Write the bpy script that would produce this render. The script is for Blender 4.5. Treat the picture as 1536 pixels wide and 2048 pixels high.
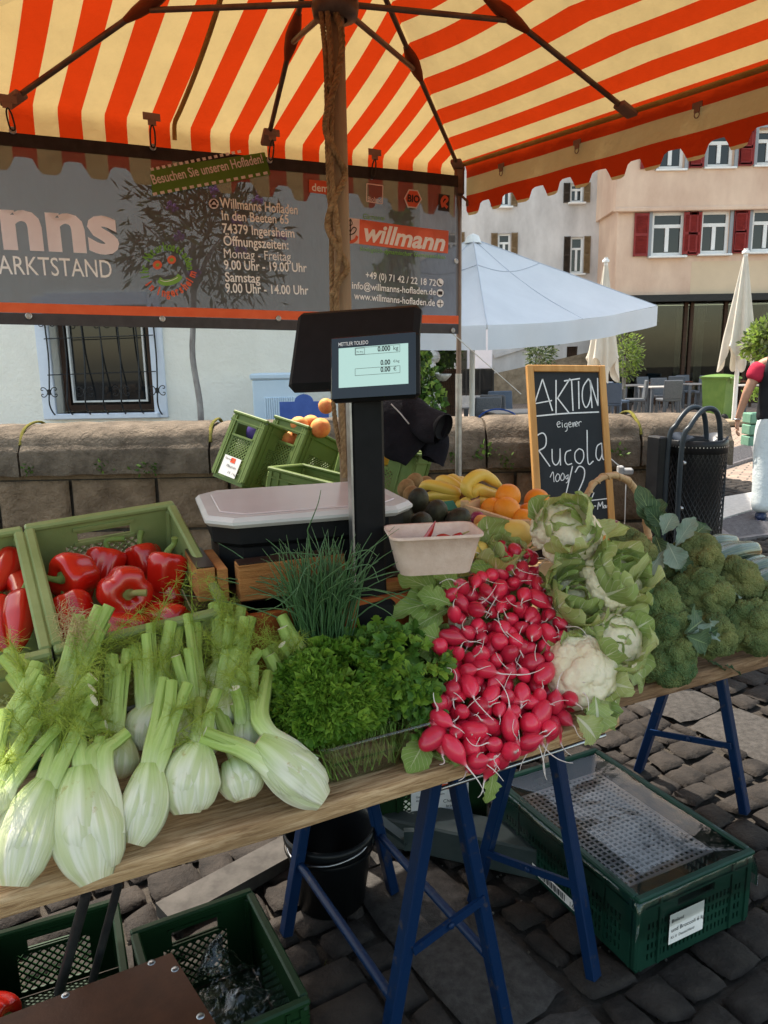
import bpy, math, random
import numpy as np
from mathutils import Matrix, Vector, Euler
R=math.radians
random.seed(7); rng=np.random.default_rng(7)
scene=bpy.context.scene
for o in list(bpy.data.objects): bpy.data.objects.remove(o)
# ---------------------------------------------------------------- camera
PW,PH,FOC,EYE=1536,2048,1500.0,1.5
PITCH=math.atan((1024-722)/FOC); ROLL=0.0175
FW=np.array([0,math.cos(PITCH),-math.sin(PITCH)]); U0=np.array([0,math.sin(PITCH),math.cos(PITCH)]); R0=np.array([1.,0,0])
RT=R0*math.cos(ROLL)-U0*math.sin(ROLL); UP=R0*math.sin(ROLL)+U0*math.cos(ROLL)
CAM=np.array([0,0,EYE])
cd=bpy.data.cameras.new('camera'); cam=bpy.data.objects.new('camera',cd); scene.collection.objects.link(cam)
cd.sensor_fit='VERTICAL'; cd.sensor_height=36; cd.lens=FOC/PH*36; cd.clip_start=.05; cd.clip_end=3000
mw=Matrix.Identity(4)
for i in range(3):
    mw[i][0]=RT[i]; mw[i][1]=UP[i]; mw[i][2]=-FW[i]; mw[i][3]=CAM[i]
cam.matrix_world=mw; scene.camera=cam
# ---------------------------------------------------------------- light
SUN_AZ=(-0.6,0.8); SUN_EL=R(60)
world=bpy.data.worlds.new('World'); scene.world=world; world.use_nodes=True
nt=world.node_tree; bg=nt.nodes['Background']
sky=nt.nodes.new('ShaderNodeTexSky'); sky.sky_type='NISHITA'; sky.sun_disc=False
sky.sun_elevation=SUN_EL; sky.sun_rotation=math.atan2(SUN_AZ[0],SUN_AZ[1]); sky.air_density=1.0; sky.dust_density=1.5
wm=nt.nodes.new('ShaderNodeMixRGB'); wm.blend_type='MULTIPLY'; wm.inputs[0].default_value=1; wm.inputs[2].default_value=(1.0,.86,.65,1); nt.links.new(sky.outputs[0],wm.inputs[1]); nt.links.new(wm.outputs[0],bg.inputs[0]); bg.inputs[1].default_value=0.15
sl=bpy.data.lights.new('sun','SUN'); sl.energy=2.5; sl.angle=R(.5); sl.color=(1,.93,.82)
so=bpy.data.objects.new('sun',sl); scene.collection.objects.link(so)
hd=math.hypot(*SUN_AZ)
d=Vector((SUN_AZ[0]/hd*math.cos(SUN_EL),SUN_AZ[1]/hd*math.cos(SUN_EL),math.sin(SUN_EL)))
so.rotation_euler=d.to_track_quat('Z','Y').to_euler(); so.location=d*60
scene.view_settings.view_transform='Standard'; scene.view_settings.look='None'; scene.view_settings.exposure=1.95; scene.view_settings.gamma=1
scene.cycles.max_bounces=8; scene.cycles.transparent_max_bounces=16
scene.cycles.diffuse_bounces=4; scene.cycles.glossy_bounces=3; scene.cycles.transmission_bounces=6
scene.cycles.caustics_reflective=False; scene.cycles.caustics_refractive=False
# ---------------------------------------------------------------- pixel rays (photo pixels, 1536 x 2048)
def ray(x,y): return FW+RT*(x-768)/FOC-UP*(y-1024)/FOC
def atz(x,y,z=0.): d=ray(x,y); return CAM+d*(z-EYE)/d[2]
def atd(x,y,dep): return CAM+ray(x,y)*dep
def aty(x,y,Y): d=ray(x,y); return CAM+d*Y/d[1]
# ---------------------------------------------------------------- objects
def link(o,parent=None):
    scene.collection.objects.link(o)
    if parent is not None: o.parent=parent
    return o
def tag(o,label,cat,group=None,kind=None):
    if label: o['label']=label
    if cat: o['category']=cat
    if group: o['group']=group
    if kind: o['kind']=kind
    return o
def thing(name,label,cat,loc=(0,0,0),rot=(0,0,0),group=None):
    o=bpy.data.objects.new(name,None); o.empty_display_size=.05; link(o)
    o.location=Vector([float(v) for v in loc]); o.rotation_euler=[float(v) for v in rot]
    return tag(o,label,cat,group)
def struct(o): o['kind']='structure'; return o
def copy_tree(o,parent=None):
    c=o.copy(); link(c); c.parent=parent
    for ch in list(o.children): copy_tree(ch,c)
    return c
# ---------------------------------------------------------------- geometry
def TM(loc=(0,0,0),rot=(0,0,0),sc=(1,1,1)):
    m=Matrix.LocRotScale(Vector([float(v) for v in loc]),Euler([float(v) for v in rot]),Vector([float(v) for v in sc])); return np.array(m)
def frame(o,x,y,z):
    m=np.eye(4); m[:3,0]=x; m[:3,1]=y; m[:3,2]=z; m[:3,3]=o; return m
def nrm(v): v=np.asarray(v,float); return v/(np.linalg.norm(v)+1e-12)
def look(o,ax,hint=(0,0,1)):           # local Z along ax
    z=nrm(ax); x=np.cross(hint,z)
    if np.linalg.norm(x)<1e-4: x=np.cross((1,0,0),z)
    x=nrm(x); return frame(o,x,np.cross(z,x),z)
def tf(V,M): return V@M[:3,:3].T+M[:3,3] if M is not None else V
class MB:
    def __init__(s): s.V=[];s.F=[];s.n=0
    def add(s,V,F,mat=0,uv=None,M=None,smooth=False):
        V=tf(np.asarray(V,float),M)
        if not isinstance(F,(list,tuple)): F=[F]
        for f in F:
            f=np.asarray(f,np.int64)
            if len(f): s.F.append((f+s.n,mat,uv is not None,smooth))
        s.V.append((V,np.zeros((len(V),2)) if uv is None else np.asarray(uv,float))); s.n+=len(V); return s
    def box(s,c,d,mat=0,M=None,b=0.):
        c=np.asarray(c,float); h=np.asarray(d,float)/2
        if b<=0:
            V=np.array([(x,y,z) for z in(-1,1) for y in(-1,1) for x in(-1,1)])*h+c
            return s.add(V,[[(0,2,3,1),(4,5,7,6),(0,1,5,4),(2,6,7,3),(0,4,6,2),(1,3,7,5)]],mat,M=M)
        b=min(b,min(h)*.9); V=[];ix={}
        for x in(-1,1):
            for y in(-1,1):
                for z in(-1,1):
                    for a in range(3):
                        q=np.array([x,y,z])*(h-b); q[a]=(x,y,z)[a]*h[a]; ix[(x,y,z,a)]=len(V); V.append(q+c)
        Q=[];T=[]
        for a in range(3):
            u,w=(a+1)%3,(a+2)%3
            for sg in(-1,1):
                f=[]
                for (p,q) in((-1,-1),(1,-1),(1,1),(-1,1)):
                    k=[0,0,0]; k[a]=sg;k[u]=p;k[w]=q; f.append(ix[(*k,a)])
                Q.append(f if sg>0 else f[::-1])
            for p in(-1,1):
                for q in(-1,1):
                    k0=[0,0,0];k1=[0,0,0]; k0[u]=k1[u]=p;k0[w]=k1[w]=q;k0[a]=-1;k1[a]=1
                    f=[ix[(*k0,u)],ix[(*k1,u)],ix[(*k1,w)],ix[(*k0,w)]]
                    Q.append(f if p*q>0 else f[::-1])
        for x in(-1,1):
            for y in(-1,1):
                for z in(-1,1):
                    f=[ix[(x,y,z,0)],ix[(x,y,z,1)],ix[(x,y,z,2)]]; T.append(f if x*y*z>0 else f[::-1])
        return s.add(V,[Q,T],mat,M=M)
    def bar(s,p,q,w,t,mat=0,hint=(0,0,1),b=0.):
        p=np.asarray(p,float);q=np.asarray(q,float); M=look((p+q)/2,q-p,hint)
        return s.box((0,0,0),(w,t,np.linalg.norm(q-p)),mat,M,b)
    def tube(s,P,r,n=8,mat=0,cap=True,flat=1.,M=None,hint=None,smooth=True,lobes=None,endmat=None):
        P=np.asarray(P,float); k=len(P); r=np.broadcast_to(np.asarray(r,float),(k,)); fl=np.broadcast_to(np.asarray(flat,float),(k,))
        T=np.gradient(P,axis=0); T/=np.linalg.norm(T,axis=1)[:,None]+1e-12
        x=np.cross(hint if hint is not None else ((0,0,1) if abs(T[0][2])<.9 else (1,0,0)),T[0]); x=nrm(x)
        a=np.arange(n)/n*2*np.pi; ca,sa=np.cos(a),np.sin(a); lb=np.ones(n) if lobes is None else lobes(a)
        out=[];uv=[]
        for i in range(k):
            x=nrm(x-T[i]*(x@T[i])); y=np.cross(T[i],x)
            out.append(P[i]+r[i]*lb[:,None]*(ca[:,None]*x+fl[i]*sa[:,None]*y)); uv.append(np.stack([np.arange(n)/n,np.full(n,i/(k-1))],1))
        i,j=np.meshgrid(np.arange(k-1),np.arange(n),indexing='ij'); j2=(j+1)%n
        F=np.stack([i*n+j,i*n+j2,(i+1)*n+j2,(i+1)*n+j],-1).reshape(-1,4)
        V=np.concatenate(out); s.add(V,F,mat,np.concatenate(uv),M,smooth)
        if cap:
            em=mat if endmat is None else endmat
            for q,sg in((0,-1),(k-1,1)):
                c=np.arange(n)[::sg]; s.add(out[q][c],[np.array([np.arange(n)])],em,None,M,False)
        return s
    def lathe(s,prof,n=24,mat=0,M=None,smooth=True,rad=None,cap=False):
        k=len(prof); a=np.arange(n)/n*2*np.pi; V=[];uv=[]
        for i,(r,z) in enumerate(prof):
            rr=r*(np.ones(n) if rad is None else rad(a,i/(k-1)))
            V.append(np.stack([rr*np.cos(a),rr*np.sin(a),np.full(n,z)],1)); uv.append(np.stack([np.arange(n)/n,np.full(n,i/(k-1))],1))
        i,j=np.meshgrid(np.arange(k-1),np.arange(n),indexing='ij'); j2=(j+1)%n
        F=np.stack([i*n+j,i*n+j2,(i+1)*n+j2,(i+1)*n+j],-1).reshape(-1,4); s.add(np.concatenate(V),F,mat,np.concatenate(uv),M,smooth)
        if cap:
            s.add(V[0][::-1],[np.array([np.arange(n)])],mat,None,M); s.add(V[-1],[np.array([np.arange(n)])],mat,None,M)
        return s
    def grid(s,fn,nu,nv,mat=0,M=None,smooth=True,wrap=False):
        u,v=np.meshgrid(np.linspace(0,1,nu),np.linspace(0,1,nv),indexing='ij'); P=fn(u.ravel(),v.ravel())
        P=P if isinstance(P,np.ndarray) else np.stack(np.broadcast_arrays(*P),1)
        i,j=np.meshgrid(np.arange(nu-1),np.arange(nv-1),indexing='ij')
        F=np.stack([i*nv+j,(i+1)*nv+j,(i+1)*nv+j+1,i*nv+j+1],-1).reshape(-1,4)
        return s.add(P,F,mat,np.stack([u.ravel(),v.ravel()],1),M,smooth)
    def ball(s,c,r,nu=12,nv=8,mat=0,M=None):
        r=np.broadcast_to(np.asarray(r,float),(3,)); t=np.linspace(0,np.pi,nv+1)[1:-1]; a=np.arange(nu)/nu*2*np.pi
        V=[(0,0,-1)]+[(math.sin(q)*math.cos(b),math.sin(q)*math.sin(b),-math.cos(q)) for q in t for b in a]+[(0,0,1)]
        k=nv-1;Q=[(1+i*nu+j,1+i*nu+(j+1)%nu,1+(i+1)*nu+(j+1)%nu,1+(i+1)*nu+j) for i in range(k-1) for j in range(nu)]
        T=[(0,1+(j+1)%nu,1+j) for j in range(nu)]+[(1+(k-1)*nu+j,1+(k-1)*nu+(j+1)%nu,1+k*nu) for j in range(nu)]
        return s.add(np.array(V)*r+np.asarray(c,float),[Q,T],mat,None,M,True)
    def prism(s,pts,z0,z1,mat=0,M=None):
        p=np.asarray(pts,float);n=len(p); V=np.concatenate([np.c_[p,np.full(n,z0)],np.c_[p,np.full(n,z1)]]); i=np.arange(n);j=(i+1)%n
        return s.add(V,[np.stack([i,j,j+n,i+n],1),np.array([i[::-1]]),np.array([i+n])],mat,None,M)
    def poly(s,pts,mat=0,M=None):
        p=np.asarray(pts,float); p=np.c_[p,np.zeros(len(p))] if p.shape[1]==2 else p
        return s.add(p,[np.array([np.arange(len(p))])],mat,None,M)
    def plate(s,x,z,t,holes,mat=0,M=None):           # panel in XZ, thickness t in y, rectangular holes (x0,x1,z0,z1)
        xs=sorted({x[0],x[1]}|{h[i] for h in holes for i in(0,1)}); zs=sorted({z[0],z[1]}|{h[i] for h in holes for i in(2,3)})
        nx,nz=len(xs)-1,len(zs)-1; fill=np.ones((nx,nz),bool); xi={v:i for i,v in enumerate(xs)}; zi={v:i for i,v in enumerate(zs)}
        for h in holes: fill[xi[h[0]]:xi[h[1]],zi[h[2]]:zi[h[3]]]=False
        V=np.array([(a,y,c) for y in(-t/2,t/2) for a in xs for c in zs]); L=(nz+1); O=(nx+1)*L; Q=[]
        f=lambda i,k,y:y*O+i*L+k
        for i in range(nx):
            for k in range(nz):
                if not fill[i,k]: continue
                Q.append((f(i,k,0),f(i+1,k,0),f(i+1,k+1,0),f(i,k+1,0))); Q.append((f(i,k,1),f(i,k+1,1),f(i+1,k+1,1),f(i+1,k,1)))
                if i==0 or not fill[i-1,k]: Q.append((f(i,k,0),f(i,k+1,0),f(i,k+1,1),f(i,k,1)))
                if i==nx-1 or not fill[i+1,k]: Q.append((f(i+1,k,0),f(i+1,k,1),f(i+1,k+1,1),f(i+1,k+1,0)))
                if k==0 or not fill[i,k-1]: Q.append((f(i,k,0),f(i,k,1),f(i+1,k,1),f(i+1,k,0)))
                if k==nz-1 or not fill[i,k+1]: Q.append((f(i,k+1,0),f(i+1,k+1,0),f(i+1,k+1,1),f(i,k+1,1)))
        return s.add(V,[Q],mat,None,M)
    def lattice(s,x,z,t,pitch,w,mat=0,M=None):       # crossing diagonal bars filling the rectangle
        x0,x1=x;z0,z1=z;H=z1-z0;W=x1-x0
        for sg,dy in((1,0),(-1,.0006)):
            k=-H
            while k<W:
                a,b=max(k,0),min(k+H,W)
                if b-a>w:
                    za,zb=(a-k,b-k) if sg>0 else (H-(a-k),H-(b-k))
                    p=np.array([x0+a,dy,z0+za]);q=np.array([x0+b,dy,z0+zb]); MM=look((p+q)/2,q-p,(0,1,0))
                    s.box((0,0,0),(w,t,np.linalg.norm(q-p)),mat,MM if M is None else M@MM)
                k+=pitch
        return s
    def build(s,name,mats,parent=None,loc=None,rot=None):
        V=np.concatenate([v for v,_ in s.V]); UV=np.concatenate([u for _,u in s.V]); me=bpy.data.meshes.new(name)
        tot=np.concatenate([np.full(len(f),f.shape[1]) for f,*_ in s.F]); li=np.concatenate([f.ravel() for f,*_ in s.F])
        mi=np.concatenate([np.full(len(f),m) for f,m,*_ in s.F]); sm=np.concatenate([np.full(len(f),q[3]) for q in s.F for f in[q[0]]])
        me.vertices.add(len(V)); me.vertices.foreach_set('co',V.astype(np.float32).ravel())
        me.loops.add(len(li)); me.loops.foreach_set('vertex_index',li.astype(np.int32))
        me.polygons.add(len(tot)); st=np.concatenate([[0],np.cumsum(tot)[:-1]])
        me.polygons.foreach_set('loop_start',st.astype(np.int32)); me.polygons.foreach_set('loop_total',tot.astype(np.int32))
        me.polygons.foreach_set('material_index',mi.astype(np.int32)); me.polygons.foreach_set('use_smooth',sm.astype(bool))
        ul=me.uv_layers.new(name='UVMap'); ul.data.foreach_set('uv',UV[li].astype(np.float32).ravel())
        for m in (mats if isinstance(mats,(list,tuple)) else [mats]): me.materials.append(m)
        me.update(calc_edges=True); me.validate()
        o=bpy.data.objects.new(name,me); link(o,parent)
        if loc is not None: o.location=Vector([float(v) for v in loc])
        if rot is not None: o.rotation_euler=[float(v) for v in rot]
        return o
_ico={}
def ico(sub):
    if sub in _ico: return _ico[sub]
    t=(1+5**.5)/2
    V=[nrm(v) for v in[(-1,t,0),(1,t,0),(-1,-t,0),(1,-t,0),(0,-1,t),(0,1,t),(0,-1,-t),(0,1,-t),(t,0,-1),(t,0,1),(-t,0,-1),(-t,0,1)]]
    F=[(0,11,5),(0,5,1),(0,1,7),(0,7,10),(0,10,11),(1,5,9),(5,11,4),(11,10,2),(10,7,6),(7,1,8),(3,9,4),(3,4,2),(3,2,6),(3,6,8),(3,8,9),(4,9,5),(2,4,11),(6,2,10),(8,6,7),(9,8,1)]
    for _ in range(sub):
        c={};N=[]
        def mid(a,b):
            k=(min(a,b),max(a,b))
            if k not in c: c[k]=len(V);V.append(nrm(V[a]+V[b]))
            return c[k]
        for a,b,d in F:
            x,y,z=mid(a,b),mid(b,d),mid(d,a);N+=[(a,x,z),(b,y,x),(d,z,y),(x,y,z)]
        F=N
    _ico[sub]=(np.array(V),np.array(F)); return _ico[sub]
def bez(pts,n=16):                                    # smooth curve through points
    p=np.asarray(pts,float); k=len(p)
    if k==2: return p[0]+(p[1]-p[0])*np.linspace(0,1,n)[:,None]
    q=np.vstack([2*p[0]-p[1],p,2*p[-1]-p[-2]]); out=[]
    for t in np.linspace(0,k-1-1e-6,n):
        i=int(t);f=t-i;a,b,c,d=q[i:i+4]
        out.append(.5*((2*b)+(-a+c)*f+(2*a-5*b+4*c-d)*f*f+(-a+3*b-3*c+d)*f**3))
    return np.array(out)
def wav(P,sc,seed=0,oct=3):                           # cheap smooth noise, -1..1
    r=np.random.default_rng(seed); o=np.zeros(len(P)); a=1.;tot=0
    for k in range(oct):
        for _ in range(3):
            d=r.normal(size=P.shape[1]); d/=np.linalg.norm(d); o+=a*np.sin((P@d)*sc*(1.9**k)*r.uniform(.7,1.3)+r.uniform(0,6.28)); tot+=a*.7
        a*=.5
    return o/tot
_fc={}
def textgeo(t,bold=0.,shear=0.):                      # unit-size text -> verts (x,y), triangles
    k=(t,bold,shear)
    if k in _fc: return _fc[k]
    cu=bpy.data.curves.new('t','FONT'); cu.body=t; cu.size=1; cu.offset=bold; cu.shear=shear; cu.resolution_u=3
    o=bpy.data.objects.new('t',cu); scene.collection.objects.link(o); dg=bpy.context.evaluated_depsgraph_get(); ev=o.evaluated_get(dg); me=ev.to_mesh()
    V=np.array([v.co[:2] for v in me.vertices]).reshape(-1,2); me.calc_loop_triangles(); F=np.array([tuple(q.vertices) for q in me.loop_triangles]).reshape(-1,3)
    ev.to_mesh_clear(); bpy.data.objects.remove(o); bpy.data.curves.remove(cu); _fc[k]=(V,F); return V,F
def put_text(mb,t,M,size,mat=0,align='L',bold=0.,wscale=1.,width=None,shear=0.):   # in the XY plane of M
    V,F=textgeo(t,bold,shear)
    if not len(V): return
    w=V[:,0].max(); V=V.copy(); sx=size*wscale if width is None else width/w
    V[:,0]-={'L':0,'C':w/2,'R':w}[align]; V=np.c_[V[:,0]*sx,V[:,1]*size,np.zeros(len(V))]
    mb.add(V,F,mat,None,M)
def stroke(mb,pts,w,mat=0,M=None,n=None,z=.0):         # flat brush stroke in the XY plane
    p=np.asarray(pts,float); p=bez(p,n or max(2,6*(len(p)-1)) if len(p)>2 else 2); T=np.gradient(p,axis=0); T/=np.linalg.norm(T,axis=1)[:,None]+1e-9; N=np.c_[-T[:,1],T[:,0]]*w/2
    V=np.concatenate([np.c_[p-N,np.full(len(p),z)],np.c_[p+N,np.full(len(p),z)]]);k=len(p);i=np.arange(k-1); mb.add(V,np.stack([i,i+1,i+1+k,i+k],1),mat,None,M)
# ---------------------------------------------------------------- materials
def _c(c): return (c[0],c[1],c[2],1.)
def mat(name,col,col2=None,nsc=12,rough=.5,bump=0.,bsc=80,metal=0.,spec=.25,trans=0.,sss=0.,sssr=(.01,.006,.003),alpha=1.,aniso=(1,1,1),coat=0.,fac=(.35,.65),rnd=0.,det=5,uvtex=False,emis=None,ior=1.45,tl=0.):
    m=bpy.data.materials.new(name); m.use_nodes=True; N=m.node_tree.nodes;L=m.node_tree.links; b=N['Principled BSDF']
    b.inputs['Roughness'].default_value=rough; b.inputs['Metallic'].default_value=metal; b.inputs['Specular IOR Level'].default_value=spec; b.inputs['IOR'].default_value=ior
    if trans: b.inputs['Transmission Weight'].default_value=trans
    if coat: b.inputs['Coat Weight'].default_value=coat; b.inputs['Coat Roughness'].default_value=.08
    if sss: b.inputs['Subsurface Weight'].default_value=sss; b.inputs['Subsurface Radius'].default_value=sssr; b.inputs['Subsurface Scale'].default_value=1
    if alpha<1: b.inputs['Alpha'].default_value=alpha
    if emis: b.inputs['Emission Color'].default_value=_c(emis[0]); b.inputs['Emission Strength'].default_value=emis[1]
    tc=N.new('ShaderNodeTexCoord'); mp=N.new('ShaderNodeMapping'); L.new(tc.outputs['UV' if uvtex else 'Object'],mp.inputs[0]); mp.inputs['Scale'].default_value=aniso
    cs=None
    if col2 is not None:
        n=N.new('ShaderNodeTexNoise'); n.inputs['Scale'].default_value=nsc; n.inputs['Detail'].default_value=det; n.inputs['Roughness'].default_value=.62; L.new(mp.outputs[0],n.inputs['Vector'])
        r=N.new('ShaderNodeValToRGB'); r.color_ramp.elements[0].position=fac[0]; r.color_ramp.elements[1].position=fac[1]; r.color_ramp.elements[0].color=_c(col); r.color_ramp.elements[1].color=_c(col2)
        L.new(n.outputs[0],r.inputs[0]); cs=r.outputs[0]
    if rnd:
        oi=N.new('ShaderNodeObjectInfo'); hs=N.new('ShaderNodeHueSaturation'); mr=N.new('ShaderNodeMapRange'); mr.inputs[3].default_value=1-rnd; mr.inputs[4].default_value=1+rnd; L.new(oi.outputs['Random'],mr.inputs[0]); L.new(mr.outputs[0],hs.inputs['Value'])
        if cs: L.new(cs,hs.inputs['Color'])
        else: hs.inputs['Color'].default_value=_c(col)
        cs=hs.outputs[0]
    if cs: L.new(cs,b.inputs['Base Color'])
    else: b.inputs['Base Color'].default_value=_c(col)
    if bump:
        n2=N.new('ShaderNodeTexNoise'); n2.inputs['Scale'].default_value=bsc; n2.inputs['Detail'].default_value=6; n2.inputs['Roughness'].default_value=.65; L.new(mp.outputs[0],n2.inputs['Vector'])
        bp=N.new('ShaderNodeBump'); bp.inputs['Strength'].default_value=1; bp.inputs['Distance'].default_value=bump; L.new(n2.outputs[0],bp.inputs['Height']); L.new(bp.outputs[0],b.inputs['Normal'])
    if tl:                                            # leaf / cloth: some light passes through
        t=N.new('ShaderNodeBsdfTranslucent'); mx=N.new('ShaderNodeMixShader'); mx.inputs[0].default_value=tl; out=N['Material Output']
        if cs: L.new(cs,t.inputs[0])
        else: t.inputs[0].default_value=_c(col)
        L.new(b.outputs[0],mx.inputs[1]); L.new(t.outputs[0],mx.inputs[2]); L.new(mx.outputs[0],out.inputs[0])
    m['bsdf']=b.name; return m
def nodes(m): return m.node_tree.nodes,m.node_tree.links,m.node_tree.nodes['Principled BSDF']
# ================================================================ palette
M_dark=mat('black_plastic',(.012,.013,.015),(.02,.02,.022),30,rough=.42,bump=.0004,bsc=900)
M_white=mat('white_paint',(.75,.75,.74),(.82,.82,.8),6,rough=.5)
M_steel=mat('steel',(.35,.35,.36),(.5,.5,.5),20,rough=.35,metal=1.)
M_blackmetal=mat('black_metal',(.015,.016,.018),(.03,.03,.03),30,rough=.38,bump=.0003,bsc=400)
M_glass=mat('dark_window_glass',(.012,.014,.016),rough=.03,spec=.5)
M_paper=mat('paper_label',(.75,.73,.7),(.85,.83,.8),20,rough=.7)
M_ink=mat('print_black',(.02,.02,.022),rough=.6)
M_printw=mat('print_white',(.85,.83,.83),rough=.6)
M_printred=mat('print_red',(.75,.1,.04),rough=.6)
M_printgreen=mat('print_green',(.12,.33,.05),rough=.6)
# ================================================================ ground
m=mat('ground_dirt',(.035,.03,.025),(.07,.06,.05),9,rough=.95,bump=.01,bsc=60)
g=MB(); g.add([(-120,-60,-.035),(160,-60,-.035),(160,300,-.035),(-120,300,-.035)],[[(0,1,2,3)]]); struct(g.build('ground',m))
A1=np.array([.853,.522]);A2=np.array([.522,-.853])      # along the stall / towards the street side
def ab(a,b,z=0.): p=A1*a+A2*b; return np.array([p[0],p[1],z])
O0=np.array([-.107,1.895])
def coord(x,y): p=np.array([x,y])-O0; return p@A1,p@A2
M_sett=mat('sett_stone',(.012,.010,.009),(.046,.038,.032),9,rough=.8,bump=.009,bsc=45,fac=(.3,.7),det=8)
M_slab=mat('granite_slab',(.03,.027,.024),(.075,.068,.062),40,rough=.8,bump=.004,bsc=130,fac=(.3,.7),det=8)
def stone(mb,a0,a1,b0,b1,h,mt,seed,rd=.018,jit=.008):
    r=np.random.default_rng(seed); n=6; g=np.array([0,.09,.32,.68,.91,1.]); U,W=np.meshgrid(g,g,indexing='ij'); u=U.ravel();w=W.ravel()
    c=[(a0+r.normal()*jit,b0+r.normal()*jit),(a1+r.normal()*jit,b0+r.normal()*jit),(a1+r.normal()*jit,b1+r.normal()*jit),(a0+r.normal()*jit,b1+r.normal()*jit)]
    c=np.array(c); P=((1-u)*(1-w))[:,None]*c[0]+(u*(1-w))[:,None]*c[1]+(u*w)[:,None]*c[2]+((1-u)*w)[:,None]*c[3]
    ctr=P.mean(0); e=np.minimum(np.minimum(u,1-u),np.minimum(w,1-w)); corner=(np.maximum(abs(u-.5),abs(w-.5))>.45)&(np.minimum(abs(u-.5),abs(w-.5))>.4)
    P[corner]=ctr+(P[corner]-ctr)*.93
    z=h-rd*np.where(e<.01,2.6,np.where(e<.1,.55,0))+r.normal(size=len(u))*.0025+.004*((u-.5)*r.normal()+(w-.5)*r.normal())
    q=P@np.array([A1,A2])+O0; i,j=np.meshgrid(np.arange(n-1),np.arange(n-1),indexing='ij')
    F=np.stack([i*n+j,i*n+j+1,(i+1)*n+j+1,(i+1)*n+j],-1).reshape(-1,4)
    mb.add(np.c_[q,z],F,mt,None,None,True)
pav=MB(); sd=0
bands=[(0,.30),(1.66,2.0),(3.3,3.62)]                      # smooth granite bands between the setts
for k in range(len(bands)):
    a0,a1=bands[k]; b=-9.
    while b<2.2:
        l=random.uniform(.45,.8); sd+=1; stone(pav,a0+.006,a1-.006,b+.006,b+l-.006,0.,1,sd,rd=.006,jit=.003); b+=l
segs=[(-3.2,0),(.30,1.66),(2.0,3.3),(3.62,7.6)]
for (s0,s1) in segs:
    b=-9.0 if s0<3 else -8.
    while b<2.2:
        wd=random.uniform(.10,.14); a=s0-random.uniform(0,.1)
        while a<s1-.03:
            l=random.uniform(.10,.19); a1=min(a+l,s1); a0=max(a,s0)
            if a1-a0>.05:
                x,y=A1*(a0+a1)/2+A2*b+O0
                if y>.0 and not (y>3.75 and x<1.7 and y<4.6) and y<12 and abs(x)<.75*y+1.2 and x>-3:
                    sd+=1; stone(pav,a0+.005,a1-.005,b+.005,b+wd-.005,random.uniform(-.004,.004),0,sd,rd=.006,jit=.008)
            a+=l
        b+=wd
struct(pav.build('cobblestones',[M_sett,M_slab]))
gv=MB(); r_=np.random.default_rng(4)
for _ in range(1500):
    p=r_.uniform([-.9,1.1],[2.4,3.4]); s=r_.uniform(.002,.0045); V_,F_=ico(0); gv.add(V_*s+np.r_[p,-.028+s],F_)
o=gv.build('gravel',mat('grit',(.08,.07,.06),(.2,.18,.15),60,rough=1)); o['kind']='stuff'; o['label']='grit in the joints of the cobbles'
gw=MB()
for i in range(70):
    p=r_.uniform([-.6,1.2],[3.0,4.2]); tuft(gw,(p[0],p[1],-.012),.045,16,i,0,1.) if 0 else None
    for _ in range(14): q=np.r_[p+r_.normal(size=2)*.03,-.03]; d_=nrm(r_.normal(size=3)*.5+[0,0,.8]); x_=nrm(np.cross(d_,r_.normal(size=3)))*.002; l_=r_.uniform(.014,.034); gw.add([q-x_,q+x_,q+d_*l_],[[(0,1,2)]])
o=gw.build('joint_grass',mat('dry_grass',(.05,.06,.015),(.14,.12,.05),30,rough=.9,tl=.2)); o['kind']='stuff'; o['label']='dry grass and moss between the cobbles'
M_far=mat('brick_paving',(.16,.12,.1),(.32,.25,.2),3,rough=.85,bump=.004,bsc=40)
N,L,B=nodes(M_far); br=N.new('ShaderNodeTexBrick'); tc=N.new('ShaderNodeTexCoord'); mp=N.new('ShaderNodeMapping'); mp.inputs['Rotation'].default_value=(0,0,.55); L.new(tc.outputs['Object'],mp.inputs[0]); L.new(mp.outputs[0],br.inputs[0])
br.inputs['Color1'].default_value=(.36,.27,.21,1); br.inputs['Color2'].default_value=(.26,.2,.165,1); br.inputs['Mortar'].default_value=(.11,.095,.08,1); br.inputs['Scale'].default_value=1; br.inputs['Brick Width'].default_value=.24; br.inputs['Row Height'].default_value=.12; br.inputs['Mortar Size'].default_value=.012; L.new(br.outputs[0],B.inputs['Base Color'])
g=MB(); g.add([(-40,4.45,-.024),(60,4.45,-.024),(60,70,-.024),(-40,70,-.024)],[[(0,1,2,3)]]); struct(g.build('paving',M_far))
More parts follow.
